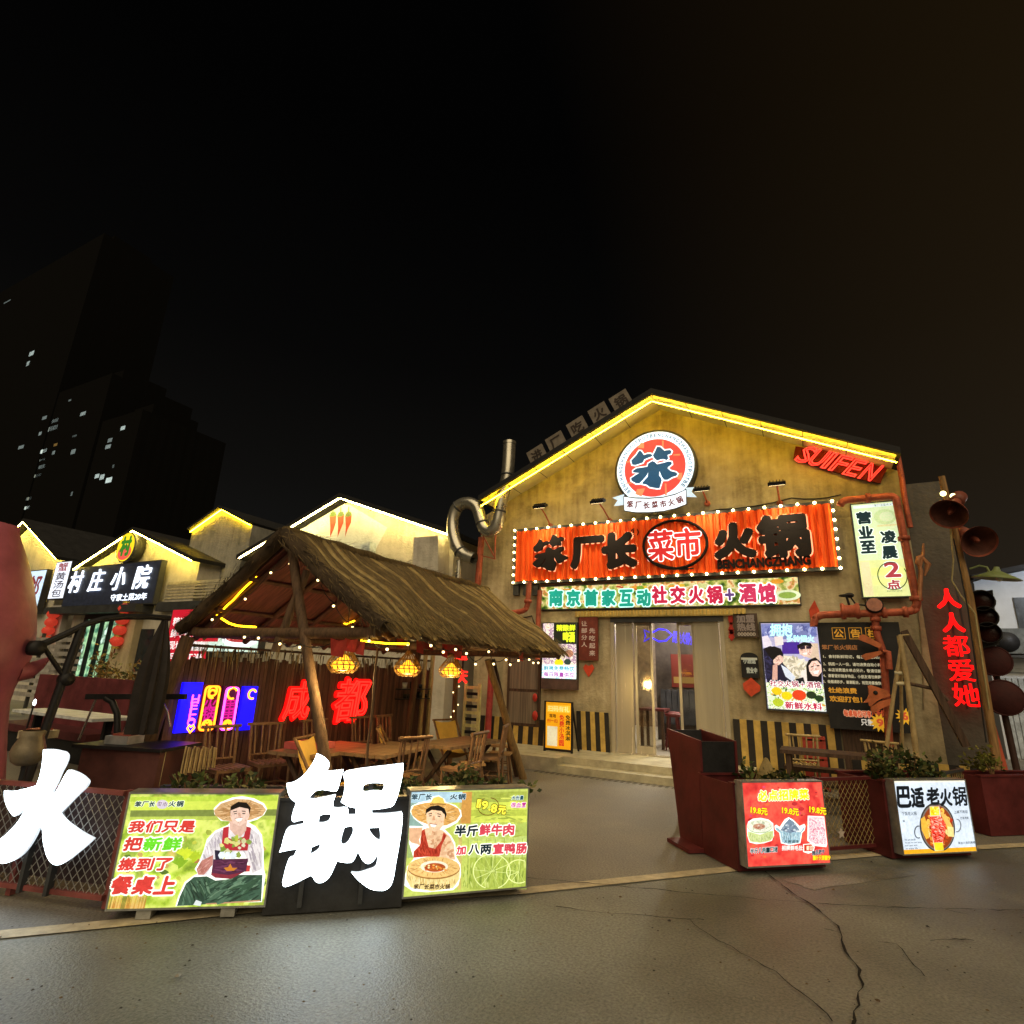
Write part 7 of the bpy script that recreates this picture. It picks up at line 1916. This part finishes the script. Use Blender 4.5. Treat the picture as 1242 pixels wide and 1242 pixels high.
for x0, y0 in ((188, 375), (550, 380), (868, 370)):
    p, q = zC([(x0, y0), (x0 + 190, y0 + 75)]); g.outlined('19.8元', f3.box(*p, *q), em('ffe81a', 1.2), em('8a2010', .7), layer=1, bold=.05, out=.05, rot=-.13)
row(g, f3, zC, '半斤八两一口猪', 180, 500, 848, 905, em('143c44', .6), em('d8e8e8', 1.15), sl=-3, bold=.03, out=.07); row(g, f3, zC, '大碗滋味', 570, 745, 745, 785, em('1c4a58', .7), em('c0e0e8', 1.1), bold=.03, out=.04)
row(g, f3, zC, '招牌鲜毛肚', 545, 790, 815, 868, em('f0ece8', 1.1), em('c04040', .9), bold=.05, out=.03); row(g, f3, zC, '鲜切', 830, 905, 815, 870, em('fff0d0', 1.1), em('b02010', .8), bold=.03, out=.02)
row(g, f3, zC, '精品肥牛', 895, 1045, 875, 925, em('14343c', .6), em('c8d0d8', 1.1), sl=-6, bold=.03, out=.05); row(g, f3, zC, '一斤只要19', 905, 1110, 930, 980, em('ffd81a', 1.2), em('b85a10', .8), bold=.03, out=.05)
g.build('lettering', b3)
# ---- box 4: hotpot poster
b4, f4 = light_box('white lit box with black brush characters and a round pan of red hotpot', (.62, 7.41), 41.8, .925, .08, .745, depth=.10, feet=False)
zD = zoom(8.871, 1060, 930); pz = PZ(zD, f4)
g = Board(f4)
g.rect(0, .08, .925, .745, em('d4e2f2', 1.15), 0); g.rect(0, .08, .925, .118, em('f0b020', 1.05), 1); g.rect(0, .73, .925, .745, em('f4f0dc', 1.2), 1)
def ell4(cx_, cy_, rx, ry, m, l, rot=-.12):
    P = []
    for k in range(36):
        q = k * math.pi / 18; x, y = rx * math.cos(q), ry * math.sin(q); P.append((cx_ + x * math.cos(rot) - y * math.sin(rot), min(905, cy_ + x * math.sin(rot) + y * math.cos(rot))))
    pz(g, P, m, l)
ell4(680, 650, 190, 268, em('4a4440', .7), 1.5); ell4(682, 652, 176, 252, em('8a8078', .8), 1.7); ell4(684, 655, 165, 238, em('a04418', .9), 2)
for k in range(26):
    q = random.uniform(0, 6.28); rr = random.uniform(.66, .95); x = 684 + 150 * rr * math.cos(q) + 20 * math.sin(q) * -.12; y = 655 + 225 * rr * math.sin(q)
    if y < 880: pz(g, ce(x, y, random.uniform(14, 30), random.uniform(16, 36)), em(random.choice(['e0a030', 'c85020', 'f0c050', 'b83018', 'd88028', '7c2c14']), 1.1), 2.2 + k * .01)
pz(g, [(500, 560), (540, 530), (575, 640), (590, 760), (560, 780), (510, 680)], em('eab440', 1.15), 2.6); pz(g, [(710, 470), (780, 530), (840, 640), (820, 700), (760, 600), (720, 520)], em('e8bc60', 1.1), 2.6)
pz(g, [(785, 640), (850, 650), (858, 755), (790, 745)], em('f0dc90', 1.15), 2.8)
pz(g, [(595, 425), (700, 425), (720, 560), (735, 760), (745, 900), (650, 905), (625, 760), (600, 560)], em('e8d8c0', 1.1), 2.7)
pz(g, [(598, 430), (690, 428), (700, 520), (605, 525)], em('f4dc28', 1.2), 3); pz(g, [(640, 815), (735, 815), (748, 898), (655, 900)], em('f4d828', 1.2), 3)
pz(g, [(595, 535), (695, 528), (735, 560), (770, 620), (760, 740), (730, 810), (640, 815), (610, 680)], em_noise(['d8281c', 'f07860', 'c01c14', 'e84c38', 'f4a890'], 1.15, 34, 3), 3.2)
for k in range(20):
    x, y = random.uniform(605, 690), random.uniform(435, 515); pz(g, ce(x, y, 10, 8), em(random.choice(['f8f060', 'e0b818', 'fff8a0']), 1.2), 3.3 + k * .01)
ring = lambda cx_, cy_, r0, q0, q1: [f4.at(*f4.px(*zD([(cx_ + r0 * .8 * math.cos(q0 + (q1 - q0) * k / 10), cy_ + r0 * 1.3 * math.sin(q0 + (q1 - q0) * k / 10))])[0]), .008) for k in range(11)]
g.tube(ring(470, 700, 50, 1.2, 4.9), .005, em('6a7078', .6), 6); g.tube(ring(885, 630, 52, -1.6, 1.7), .005, em('8a9098', .7), 6)
mottle(g, pz, [(555, 560), (600, 470), (690, 430), (780, 500), (840, 650), (800, 820), (720, 895), (620, 880), (560, 740)], ['c84818', 'e89838', 'f4c860', '8c2810', 'd86020', 'f8e090'], 150, 20, 2.5, None, 1.0, .5)
mottle(g, pz, [(600, 540), (690, 535), (730, 562), (765, 620), (755, 735), (726, 805), (645, 808), (615, 680)], ['f08870', 'b81810', 'f8c0b0', 'd83020'], 100, 17, 3.25, lambda x, y: .4, 1.05, .3)
g.build('printed_sheet', b4)
g = Board(f4, .008)
BK = em('101c28', .45)
for i, (ch, x0, y0, x1, y1) in enumerate((('巴', 245, 215, 385, 430), ('适', 395, 225, 525, 430), ('老', 560, 225, 690, 400), ('火', 705, 240, 825, 415), ('锅', 838, 215, 985, 415))):
    p, q = zD([(x0, y0), (x1, y1)]); g.text(ch, f4.box(*p, *q), BK, layer=1, bold=.05 if i < 4 else .03, shear=.1)
def t4(s, x0, y0, x1, y1, m=em('5a6878', .5)):
    p, q = zD([(x0, y0), (x1, y1)]); g.text(s, f4.box(*p, *q), m, layer=1, bold=.015, n=4)
t4('下饭吃火锅', 290, 480, 450, 520); t4('上桌不将就', 850, 465, 1000, 500); t4('巴适得板', 920, 535, 1010, 562); t4('笨', 300, 570, 325, 595, BK)
for k, s in enumerate(('We are handle', 'to eat hot and spicy', 'hot pot and', 'to enjoy life')):
    t4(s, 320 + k * 4, 770 + k * 32, 440 + k * 8 + (60 if k == 1 else 0), 792 + k * 32)
t4('来自川渝的麻辣', 895, 800, 1080, 828, em('3a5060', .5))
g.build('lettering', b4)

# ---- the two giant white characters
WHC = em('e2f2fa', 9.0)
WHS = em('dfeaf2', 1.2)
A, B = G(0, 1080, .05), G(130, 1098, .05)
fH = Frame((A.x, A.y, 0), math.atan2(B.y - A.y, B.x - A.x))
zE = zoom(4.777, 0, 860)
ch1 = thing('giant_character', 'giant glowing white fire character on the red mesh fence at the far left', 'letter sign', tuple(fH.at(*fH.px(60, 1047))))
shape3d('character_face', [grow(fH.pts(zE(HUO)), -.005)], fH, .04, .03, WHC, ch1, bevel=.003, side=WHS)
fG = Frame((-3.49, 3.17, 0), math.atan2(3.81 - 3.17, -2.79 + 3.49))
zF = zoom(6.21, 330, 900)
ch2 = thing('giant_character', 'giant glowing white pot character between the two left lit boxes', 'letter sign', tuple(fG.at(*fG.px(415, 1078))))
shape3d('character_face', [grow(fG.pts(zF(L)), .006 if i else -.005) for i, L in enumerate(GUO)], fG, .03, .03, WHC, ch2, bevel=.003, side=WHS)
for ch_, f_, pts_ in ((ch1, fH, [(55, 960), (75, 1010)]), (ch2, fG, [(380, 960), (450, 950)])):
    g = Board(f_)
    for p in pts_:
        a, b_ = f_.px(*p); g.slab(a - .015, .06, a + .015, b_, -.02, .028, DKSTEEL)
    g.build('mount', ch_)
# ---- planter behind, dark, with plants
PLD = pbr((.035, .036, .038), .5, .2, var=.3)
def planter(name, lab, A, ang, w, z1, depth, m, lip=.02):
    f = Frame((A[0], A[1], 0), R(ang)); t = thing(name, lab, 'planter', tuple(f.at(w / 2, 0, -depth / 2)))
    g = Board(f); e = .03
    g.slab(0, .012, w, z1, -e, 0, m); g.slab(0, .012, w, z1, -depth, -depth + e, m); g.slab(0, .012, e, z1, -depth + e + .001, -e - .001, m); g.slab(w - e, .012, w, z1, -depth + e + .001, -e - .001, m); g.build('box', t)
    g = Board(f); g.slab(-.015, z1 + .001, w + .015, z1 + lip, -e - .02, .015, m); g.slab(-.015, z1 + .001, w + .015, z1 + lip, -depth - .015, -depth + e + .02, m); g.build('rim', t)
    g = Board(f); g.slab(e + .002, .02, w - e - .002, z1 - .08, -depth + e + .002, -e - .002, pbr((.03, .022, .016), .9, bump=.8)); g.build('soil', t)
    return t, f
_, fp1 = planter('planter', 'dark steel planter behind the leftmost lit box', fH.at(0, 0) if False else Vector((-4.26, 2.585, 0)) + Vector((-math.sin(R(37.4)), math.cos(R(37.4)), 0)) * -(-.17) , 37.4, .98, .70, .42, PLD)
_, fp2 = planter('planter', 'dark steel planter behind the giant pot character and the man with the tub', Vector((-3.49, 3.17, 0)) + Vector((-math.sin(R(42.4)), math.cos(R(42.4)), 0)) * .02, 42.4, .94, .72, .45, PLD)
_, fp3 = planter('planter', 'dark steel planter behind the lit box with the wooden tub', Vector((-2.79, 3.81, 0)) + Vector((-math.sin(R(46.9)), math.cos(R(46.9)), 0)) * .16, 46.9, .94, .70, .42, PLD)
for k, (f_, x, lab, s) in enumerate(((fp1, .25, 'dark leafy plant above the leftmost lit box, left part', 1.0), (fp1, .65, 'dark leafy plant above the straw hat man, right part', 1.1), (fp2, .2, 'dark plant just left of the giant pot character', .9), (fp2, .8, 'dark plant at the right edge of the giant pot character', .8), (fp3, .2, 'leafy plant above the lit tub box, left part', 1.0), (fp3, .5, 'taller grassy plant above the lit tub box, middle', 1.3), (fp3, .8, 'leafy plant above the lit tub box, right part', 1.0))):
    shrub('planter_plant', lab, f_.at(x, .62, -.2), .2, .14, .17 * s, 210, .055, grp='plants in the dark planters')
# ---- diamond mesh fences
def mesh(name, lab, f, a0, a1, z0, z1, m, mr, sp=.07, posts=2):
    t = thing(name, lab, 'fence', tuple(f.at((a0 + a1) / 2, 0)))
    g = Board(f)
    for s in (-1, 1):
        k = a0 - (z1 - z0)
        while k < a1 + (z1 - z0):
            p0, p1 = (k, z0), (k + (z1 - z0) * .8, z1)
            if s < 0: p0, p1 = (k, z1), (k + (z1 - z0) * .8, z0)
            t0 = max(0, (a0 - p0[0]) / (p1[0] - p0[0])); t1 = min(1, (a1 - p0[0]) / (p1[0] - p0[0]))
            if t1 > t0 + .02:
                q0 = (p0[0] + (p1[0] - p0[0]) * t0, p0[1] + (p1[1] - p0[1]) * t0); q1 = (p0[0] + (p1[0] - p0[0]) * t1, p0[1] + (p1[1] - p0[1]) * t1)
                g.bar(f.at(*q0, -.012 + .003 * s), f.at(*q1, -.012 + .003 * s), .004, .004, m, up=tuple(f.N))
            k += sp
    g.build('wire_mesh', t)
    g = Board(f); g.slab(a0, z0 - .03, a1, z0, -.03, .005, mr); g.build('rail', t); g = Board(f); g.slab(a0, z1, a1, z1 + .03, -.03, .005, mr); g.build('rail', t)
    for k in range(posts):
        x = a0 + (a1 - a0) * k / max(1, posts - 1); g = Board(f); g.slab(x - .02, .012, x + .02, z1 + .03, -.075, -.031, mr); g.build('post', t)
    return t
WIRE = pbr((.36, .36, .35), .45, .5)
L1 = fH.px(131, 1040)[0]
mesh('mesh_fence', 'diamond mesh fence with red rails behind the giant fire character', fH, -1.6, L1 + .02, .10, .72, WIRE, pbr((.20, .06, .055), .5), .065, 4)
g = Board(fH); g.slab(-1.6, .1, L1, .68, -.20, -.16, pbr((.05, .032, .032), .7, var=.4)); tag(g.build('fence_board'), 'dark brown board behind the mesh fence at the far left', 'board')
# ---- red planters on the right
v3 = Vector((-math.sin(R(42.1)), math.cos(R(42.1)), 0)); u3 = Vector((math.cos(R(42.1)), math.sin(R(42.1)), 0))
A3 = Vector((-.69, 6.055, 0)) + v3 * .105 - u3 * .03
_, fr3 = planter('red_planter', 'red steel planter carrying the lit three dish box', A3, 42.1, .95, .73, .55, REDP)
v4 = Vector((-math.sin(R(41.8)), math.cos(R(41.8)), 0)); u4 = Vector((math.cos(R(41.8)), math.sin(R(41.8)), 0))
A4 = Vector((.62, 7.41, 0)) + v4 * .105 - u4 * .04
_, fr4 = planter('red_planter', 'red steel planter carrying the white hotpot box', A4, 41.8, 1.02, .72, .60, REDP)
A5 = G(1193, 1016, .0)
_, fr5 = planter('red_planter', 'red steel planter cut by the right edge of the photo', A5 + u4 * .12, 41.8, 1.5, .66, .35, REDP)
# tall red bin behind the left end of the first red planter
fb3 = Frame(A3 + v3 * .56, R(42.1))
bn_ = thing('red_bin', 'tall dark red open bin with a slanted back left of the three dish box', 'bin', tuple(fb3.at(.2, 0)))
g = Board(fb3)
pr = [(0, .02, 0), (0, .02, -.42), (0, 1.12, -.62), (0, 1.06, .04), (0, .76, .04), (0, .74, 0)]
for x, th in ((0, .025), (.42, .025)):
    P = [fb3.at(x, z, h) for _x, z, h in pr]; g.prism(P, fb3.X * th, REDP)
g.build('side', bn_)
g = Board(fb3); g.prism([fb3.at(.026, .02, -.40), fb3.at(.419, .02, -.40), fb3.at(.419, 1.11, -.60), fb3.at(.026, 1.11, -.60)], fb3.N * .02, BLACKM); g.prism([fb3.at(.026, .02, 0), fb3.at(.419, .02, 0), fb3.at(.419, 1.05, .03), fb3.at(.026, 1.05, .03)], fb3.N * -.02, BLACKM); g.build('panel', bn_)
g = Board(fb3); g.slab(-.17, .015, .1, .05, -.40, .02, REDP); tag(g.build('red_base_plate'), 'low red base plate on the ground beside the tall red bin', 'plate')
for f_, x, s, lab, sp in ((fr3, .55, 1.0, 'dark bushy plant above the three dish box', False), (fr3, .75, .8, 'smaller plant at the right end above the three dish box', False), (fr4, .25, 1.0, 'low plant above the white hotpot box, left part', False), (fr4, .30, 1.7, 'taller young leafy plant beside the bamboo tripod', False), (fr4, .62, 1.9, 'tall leafy plant right of the bamboo tripod', False), (fr4, .9, 1.2, 'ragged plant at the right end above the white hotpot box', False), (fr5, .45, 1.5, 'yellow green leafy plant at the right edge of the photo', False)):
    shrub('planter_plant', lab, f_.at(x, .62, -.2), .20, .16, .19 * s, 240, .06, mats=LEAF if 'yellow' not in lab else [pbr((.20, .20, .04), .6), pbr((.12, .13, .03), .6)], grp='plants in the red planters')
# straw cone in the first red planter
g = MB(); c = fr3.at(.62, .68, -.3); g.lathe([(.14, 0), (.02, .24), (0, .25)], c, THM2, 12); tag(g.build('straw_cone'), 'pale straw cone lying among the plants above the three dish box', 'cone')
# mesh fences between the red planters
p, q = G(1012, 1034, .05), G(1062, 1030, .05); fm1 = Frame((p.x, p.y, 0), math.atan2(q.y - p.y, q.x - p.x)); l = (q - p).length
mesh('mesh_fence', 'diamond mesh fence panel between the two red planters', fm1, -.1, l + .05, .10, .71, pbr((.34, .26, .12), .5, .4), REDP, .065, 2)
p = A4 + u4 * 1.03 + v4 * .3; q = A5 + v4 * .1; fm2 = Frame((p.x, p.y, 0), math.atan2(q.y - p.y, q.x - p.x)); l = (q - p).length
mesh('mesh_fence', 'short mesh fence panel right of the white hotpot box', fm2, 0, l, .10, .71, pbr((.34, .26, .12), .5, .4), DKSTEEL, .065, 3)
# star on the fence
f_ = fm1; c = (.10, .22); g = Board(f_, .012); P = [f_.at(c[0] + (.05 if i % 2 == 0 else .022) * math.sin(i * math.pi / 5), c[1] + (.05 if i % 2 == 0 else .022) * math.cos(i * math.pi / 5)) + f_.N * .01 for i in range(10)]
g.prism(P[::-1], f_.N * .012, pbr((.5, .42, .36), .5)); tag(g.build('metal_star'), 'small pale metal star fixed low on the mesh fence', 'star')
# benches and tables behind the right fence
def bench(loc, rz, lab, l=1.5, h=.45, w=.32):
    t = thing('wooden_bench', lab, 'bench', loc, rz, 'dark wooden benches behind the right fence')
    g = MB(); g.bbox((-l / 2, -w / 2, h - .05), (l / 2, w / 2, h), WOODD); g.build('seat', t, local=True)
    for sx in (-1, 1):
        for sy in (-1, 1):
            g = MB(); g.bar((sx * l * .42, sy * w * .42, 0), (sx * l * .38, sy * w * .3, h - .05), .06, .05, WOODD, up=(0, 1, 0)); g.build('leg', t, local=True)
    g = MB(); g.bar((-l * .38, 0, h * .45), (l * .38, 0, h * .45), .05, .04, WOODD); g.build('stretcher', t, local=True)
    return t
t0 = bench((.15, 9.3, 0), R(10), 'dark wooden bench nearest the right mesh fence')
for (x, y, a, l), lab in (((.2, 10.5, 0, 1), 'dark wooden bench farther back, near the striped skirting'), ((1.5, 10.1, 5, 1), 'dark wooden bench right of the bamboo tripod')):
    c = copy_tree(t0); c.location = (x, y, 0); c.rotation_euler = (0, 0, R(a)); c['label'] = lab
t = thing('wooden_table', 'dark wooden table between the benches behind the right fence', 'table', (.2, 9.9, 0))
g = MB(); g.bbox((-.55, 9.6, .70), (.95, 10.2, .75), WOODD); g.build('tabletop', t)
for x in (-.45, .85):
    for y in (9.68, 10.12):
        g = MB(); g.bbox((x - .035, y - .035, 0), (x + .035, y + .035, .699), WOODD); g.build('leg', t)
# bamboo chairs at right
CH2 = pbr((.38, .28, .13), .5, var=.35, scale=6, bump=.1)
c0 = bamboo_chair((-.30, 10.9, 0), R(190), 'bamboo chair beside the red crate under the black notice board', CH2, 'bamboo chairs in front of the restaurant wall')
c = copy_tree(c0); c.location = (.85, 10.7, 0); c.rotation_euler = (0, 0, R(160)); c['label'] = 'bamboo chair at the foot of the bamboo tripod'
p = G(848, 1000, 0); c = copy_tree(c0); c.location = (p.x, p.y + .25, 0); c.rotation_euler = (0, 0, R(130)); c['label'] = 'bamboo chair half hidden behind the tall red bin'
f_ = Frame((0, YF - .35, 0), 0); b = f_.box(975, 897, 1003, 936); t = thing('red_crate', 'red slatted crate standing against the striped skirting under the lit poster', 'crate', tuple(f_.at((b[0] + b[2]) / 2, 0)))
g = Board(f_); CRT = pbr((.34, .05, .035), .5)
for k in range(5):
    z = .05 + k * .15; g.slab(b[0], z, b[2], z + .12, -.02, 0, CRT)
g.slab(b[0], .02, b[0] + .05, .84, -.25, -.021, CRT); g.slab(b[2] - .05, .02, b[2], .84, -.25, -.021, CRT); g.slab(b[0], .80, b[2], .84, -.25, .01, CRT); g.build('slats', t)
# bamboo tripod with dark prop
fT = Frame((0, 9.15, 0), 0)
tp = thing('bamboo_tripod', 'lashed bamboo tripod standing in the planter before the notice board', 'tripod', tuple(fT.at(*fT.px(1092, 925))))
for l, dy, r in (([(1091, 771), (1102, 840), (1113, 932)], -.05, .034), ([(1093, 785), (1083, 850), (1072, 932)], .02, .024), ([(1092, 775), (1096, 850), (1100, 920)], .45, .022)):
    P = pts3(fT, l); P = [p + Vector((0, dy * k / 2, 0)) for k, p in enumerate(P)]; Q = [P[0].lerp(P[1], k / 5) for k in range(5)] + [P[1].lerp(P[2], k / 6) for k in range(7)]
    g = MB(); g.tube(Q, [r * (1.12 if k % 3 == 0 else .97) for k in range(len(Q))], BAMBOO, 8); g.build('leg', tp)
ROPEM = pbr((.5, .45, .30), .8, bump=.6)
for (u0, v0, u1, v1) in ((1085, 816, 1101, 817), (1087, 829, 1100, 829)):
    g = MB(); P = pts3(fT, [(u0, v0), (u1, v1)]); g.tube(P, .024, ROPEM, 8); g.build('lashing', tp)
g = MB(); P = pts3(fT, [(1090, 771), (1103, 770)]); g.tube(P, .014, BAMBOO, 6); g.build('cross_stick', tp)
pr_ = thing('timber_prop', 'dark slanting timber propped against the corner, right of the bamboo tripod', 'prop', tuple(FO.at(*FO.px(1172, 905))))
g = MB(); P = pts3(FO, [(1096, 765), (1172, 905)]); g.bar(P[0], P[1], .14, .09, WOODD); g.build('timber', pr_)
g = MB(); P = pts3(FO, [(1098, 828), (1135, 836), (1150, 850)]); g.tube(P, .03, WOODD, 6); g.build('branch', pr_)

# ================================================================ far left: red sculpture, folded parasol, counter
RSC = pbr((.36, .10, .14), .42, 0, var=.25, scale=2.5, bump=.25)
fr_ = Frame((-7.0, 0, 0), R(90)); yc = fr_.px(0, 745)[0] - .35
rs = thing('red_sculpture', 'big dark red rounded sculpture with a pointed beak cut by the left edge', 'sculpture', (-7.0, yc, 0))
prof = [(15, 641), (21, 652), (23, 660), (29, 680), (35, 710), (38, 740), (37, 770), (31, 797), (22, 815), (12, 832), (6, 850), (3, 880)]
pr2 = []
for u, v in prof:
    a, z = fr_.px(u, v); pr2.append((max(.04, a - yc), z))
g = MB(); g.lathe([(0, pr2[0][1] + .03)] + pr2 + [(.75, .25), (.85, .02)], (-7.0, yc, 0), RSC, 28); g.build('body', rs)
g = MB(); P = [fr_.at(*fr_.px(u, v), .3) for u, v in ((2, 812), (18, 812), (30, 805), (42, 797))]; g.tube(P, [.11, .08, .05, .012], RSC, 10); g.build('beak', rs)
g = MB(); P = [fr_.at(*fr_.px(u, v), .0) for u, v in ((14, 642), (18, 641), (19, 655), (25, 662))]; g.tube(P, [.06, .045, .035, .015], RSC, 8); g.build('crest', rs)
fu = Frame((-6.5, 0, 0), R(90))
um = thing('cantilever_parasol', 'folded dark cantilever parasol with bent black arm at the left', 'parasol', tuple(fu.at(*fu.px(50, 900))))
ma, mz = fu.px(99, 762); mb_, mzb = fu.px(63, 862); k_ = (mb_ - ma) / (mzb - mz); footx = ma + k_ * (0 - mz)
g = MB(); g.tube([fu.at(footx, 0), fu.at(ma, mz)], .04, BLACKM, 10); g.build('mast', um)
g = MB(); g.lathe([(0, .06), (.4, .06), (.42, .03), (.42, .012), (0, .012)], tuple(fu.at(footx, 0)), DKSTEEL, 20); g.build('base', um)
g = MB(); g.tube(pts3(fu, [(40, 784), (55, 780), (80, 769), (104, 757), (125, 751), (150, 748), (180, 748), (206, 750)]), .032, BLACKM, 8); g.build('arm', um)
g = MB(); g.tube(pts3(fu, [(54, 786), (70, 810), (82, 826)]), .022, BLACKM, 8); g.build('brace', um)
g = MB(); c = fu.at(*fu.px(43, 786)); g.lathe([(0, -.06), (.07, -.06), (.07, .06), (0, .06)], c, BLACKM, 12, axis=(1, 0, 0)); g.build('crank_box', um); g = MB(); c = fu.at(*fu.px(80, 824)); g.lathe([(0, -.05), (.06, -.05), (.06, .05), (0, .05)], c, BLACKM, 12, axis=(1, 0, 0)); g.build('crank_box', um)
CLOTH = pbr((.028, .024, .023), .85, var=.3, scale=5, bump=.2)
g = MB(); top_, bo = fu.at(*fu.px(200, 752)), fu.at(*fu.px(170, 890)); n = 18
vs = []
for k in range(8):
    s = k / 7; c = top_.lerp(bo, s); r = .025 + .115 * math.sin(min(1, s * 1.25) * math.pi * .62)
    for j in range(n):
        q = 2 * math.pi * j / n; rr = r * (1 + .22 * (1 if j % 2 else -1)); vs.append(c + Vector((rr * math.cos(q), rr * math.sin(q), 0)))
g.add(vs, [(i * n + j, i * n + (j + 1) % n, (i + 1) * n + (j + 1) % n, (i + 1) * n + j) for i in range(7) for j in range(n)], CLOTH, False); g.build('canopy', um)
# glass counter frame and red seating behind it
ct = thing('display_counter', 'dark counter with thin arched metal rails and glass trays at the left', 'counter', (-6.9, 4.1, 0))
fc = Frame((-7.3, 3.7, 0), R(20))
a0, z1 = fc.px(105, 907); a1, _ = fc.px(196, 903)
DKR = pbr((.10, .04, .036), .6, var=.4, scale=2, bump=.1)
g = Board(fc); g.slab(a0 - .05, .012, a1, z1, -.6, 0, DKR); g.build('body', ct)
g = Board(fc); g.slab(a0 - .15, z1 + .001, a1 + .03, z1 + .035, -.65, .04, BLACKM); g.build('counter_top', ct)
CHR = pbr((.45, .45, .46), .25, .9, bump=0)
for u0, u1, h in ((68, 92, 843), (118, 145, 850), (128, 157, 850)):
    p0, p1 = fc.px(u0, 897), fc.px(u1, h); g = MB(); g.tube([fc.at(p0[0], z1 + .03, -.3), fc.at(p1[0], p1[1], -.3)], .012, CHR, 6); g.build('rail', ct)
g = MB(); g.tube([fc.at(*fc.px(u, v), -.3) for u, v in ((102, 848), (110, 853), (116, 868), (116, 899))], .035, BLACKM, 8); g.build('rail', ct)
g = MB(); g.tube([fc.at(*fc.px(u, v), -.35) for u, v in ((170, 853), (176, 866), (179, 885))], .010, CHR, 6); g.build('rail', ct)
g = MB(); P = [fc.at(*fc.px(u, v), -.3) for u, v in ((78, 846), (203, 846))]; g.bar(P[0], P[1], .05, .06, BLACKM); g.build('top_rail', ct)
for (u, lab) in ((133, 'steel tray of food on the display counter'), (24, 'pale basket of small goods at the left end of the display counter')):
    p = fc.px(u, 893); g = Board(fc); w = .14
    g.slab(p[0] - w, z1 + .037, p[0] + w, z1 + .12, -.35, -.1, pbr((.42, .46, .48), .35, .5) if u > 100 else pbr((.6, .52, .36), .6)); g.slab(p[0] - w * .7, z1 + .121, p[0] + w * .7, z1 + .14, -.3, -.15, pbr((.3, .08, .06), .6)); tag(g.build('tray'), lab, 'tray')
st = thing('red_bench_seat', 'long red padded seat behind the display counter', 'bench', tuple(G(95, 880, .5)))
g = MB(); p0, p1 = FY(38, 858, 6.0), FY(155, 858, 6.0); g.bbox((p0.x, 6.0, .45), (p1.x, 6.12, 1.32), pbr((.10, .022, .026), .6, var=.4, scale=3)); g.build('backrest', st)
g = MB(); g.bbox((p0.x, 5.45, .35), (p1.x, 5.998, .47), pbr((.07, .018, .02), .6)); g.build('seat', st)
g = MB(); g.bbox((p0.x + .1, 5.5, .012), (p1.x - .1, 5.95, .349), BLACKM); g.build('base', st)
tb = thing('white_table', 'white topped table in front of the long red seat', 'table', tuple(G(80, 900, .7)))
g = MB(); p0, p1 = FY(10, 897, 4.6), FY(112, 893, 4.6); g.bbox((p0.x, 4.55, .83), (p1.x, 5.15, .87), pbr((.48, .50, .52), .4)); g.build('tabletop', tb)
for x in (p0.x + .15, p1.x - .15):
    g = MB(); g.bbox((x - .03, 4.8, .012), (x + .03, 4.9, .829), BLACKM); g.build('leg', tb)
# little spotlight glaring at the left
g = MB(); c = FY(42, 852, 4.5); g.ball(c, .03, em('e8f4ff', 8.0), 8, (.7, .7, 1.6)); g.tube([c, c + Vector((-.05, 0, -.5))], .012, BLACKM, 5); tag(g.build('clip_lamp'), 'small white clip lamp glaring above the left tables', 'lamp')
g = MB(); c = fH.at(*fH.px(-6, 918), -.25); g.lathe([(.07, .17), (.09, .16), (.08, .12), (.11, .05), (.12, 0), (.10, -.06), (.06, -.09), (0, -.09)], c, pbr((.16, .13, .085), .45, .2), 18); g.lathe([(.02, -.09), (.02, -(c.z) + .012)], c, BLACKM, 8); tag(g.build('clay_jar'), 'round jar with wide rim on a stand at the far left edge', 'jar')
# folded bamboo mat and striped board left of the hut
bm = thing('bamboo_mat', 'rolled out bamboo mat leaning at the left foot of the slat wall', 'mat', tuple(G(245, 938, .3)))
g = MB(); fm = Frame((-6.35, 4.25, 0), R(70))
for k in range(15):
    p0, p1 = fm.px(219 + k * 2.9, 939 - k * .7 + (k % 3)), fm.px(226 + k * 2.6, 905 + (k % 4)); g.tube([fm.at(*p0, .02 * (k % 2)), fm.at(*p1, .02 * (k % 2))], .0115, BAMBOO, 5)
g.build('canes', bm)
sbm = thing('striped_board', 'pink and yellow striped board leaning right of the display counter', 'board', tuple(G(190, 952, .2)))
g = MB(); P = [fm.px(u, v) for u, v in ((187, 909), (201, 911), (190, 953), (178, 953))]; g.prism([fm.at(*p) for p in P][::-1], fm.N * .03, pbr((.30, .14, .13), .6))
P = [fm.px(u, v) for u, v in ((194, 910), (201, 911), (192, 953), (186, 953))]; g.prism([fm.at(*p, .032) for p in P][::-1], fm.N * .008, pbr((.44, .38, .2), .6)); g.build('board', sbm)
# lit shrubs before the courtyard restaurant
for u, v, lab, s in ((122, 838, 'autumn toned shrub before the green doors', 1.0), (158, 838, 'orange lit shrub right of the green doors', .85), (68, 850, 'low green shrub left of the green doors', .7)):
    p = FY(u, v, 9.2); shrub('shrub', lab, (p.x, 9.2, max(.02, p.z - .3)), .75 * s, .5, 1.1 * s, 420, .13, mats=[pbr((.14, .11, .03), .6), pbr((.08, .09, .03), .6), pbr((.20, .12, .035), .6)], grp='shrubs before the left shop')
    g = MB(); g.lathe([(.3, 0), (.36, max(.05, p.z - .25)), (.3, max(.06, p.z - .24)), (0, max(.06, p.z - .24))], (p.x, 9.2, .01), DKSTEEL, 12); tag(g.build('plant_tub'), 'dark tub under the ' + lab, 'tub')
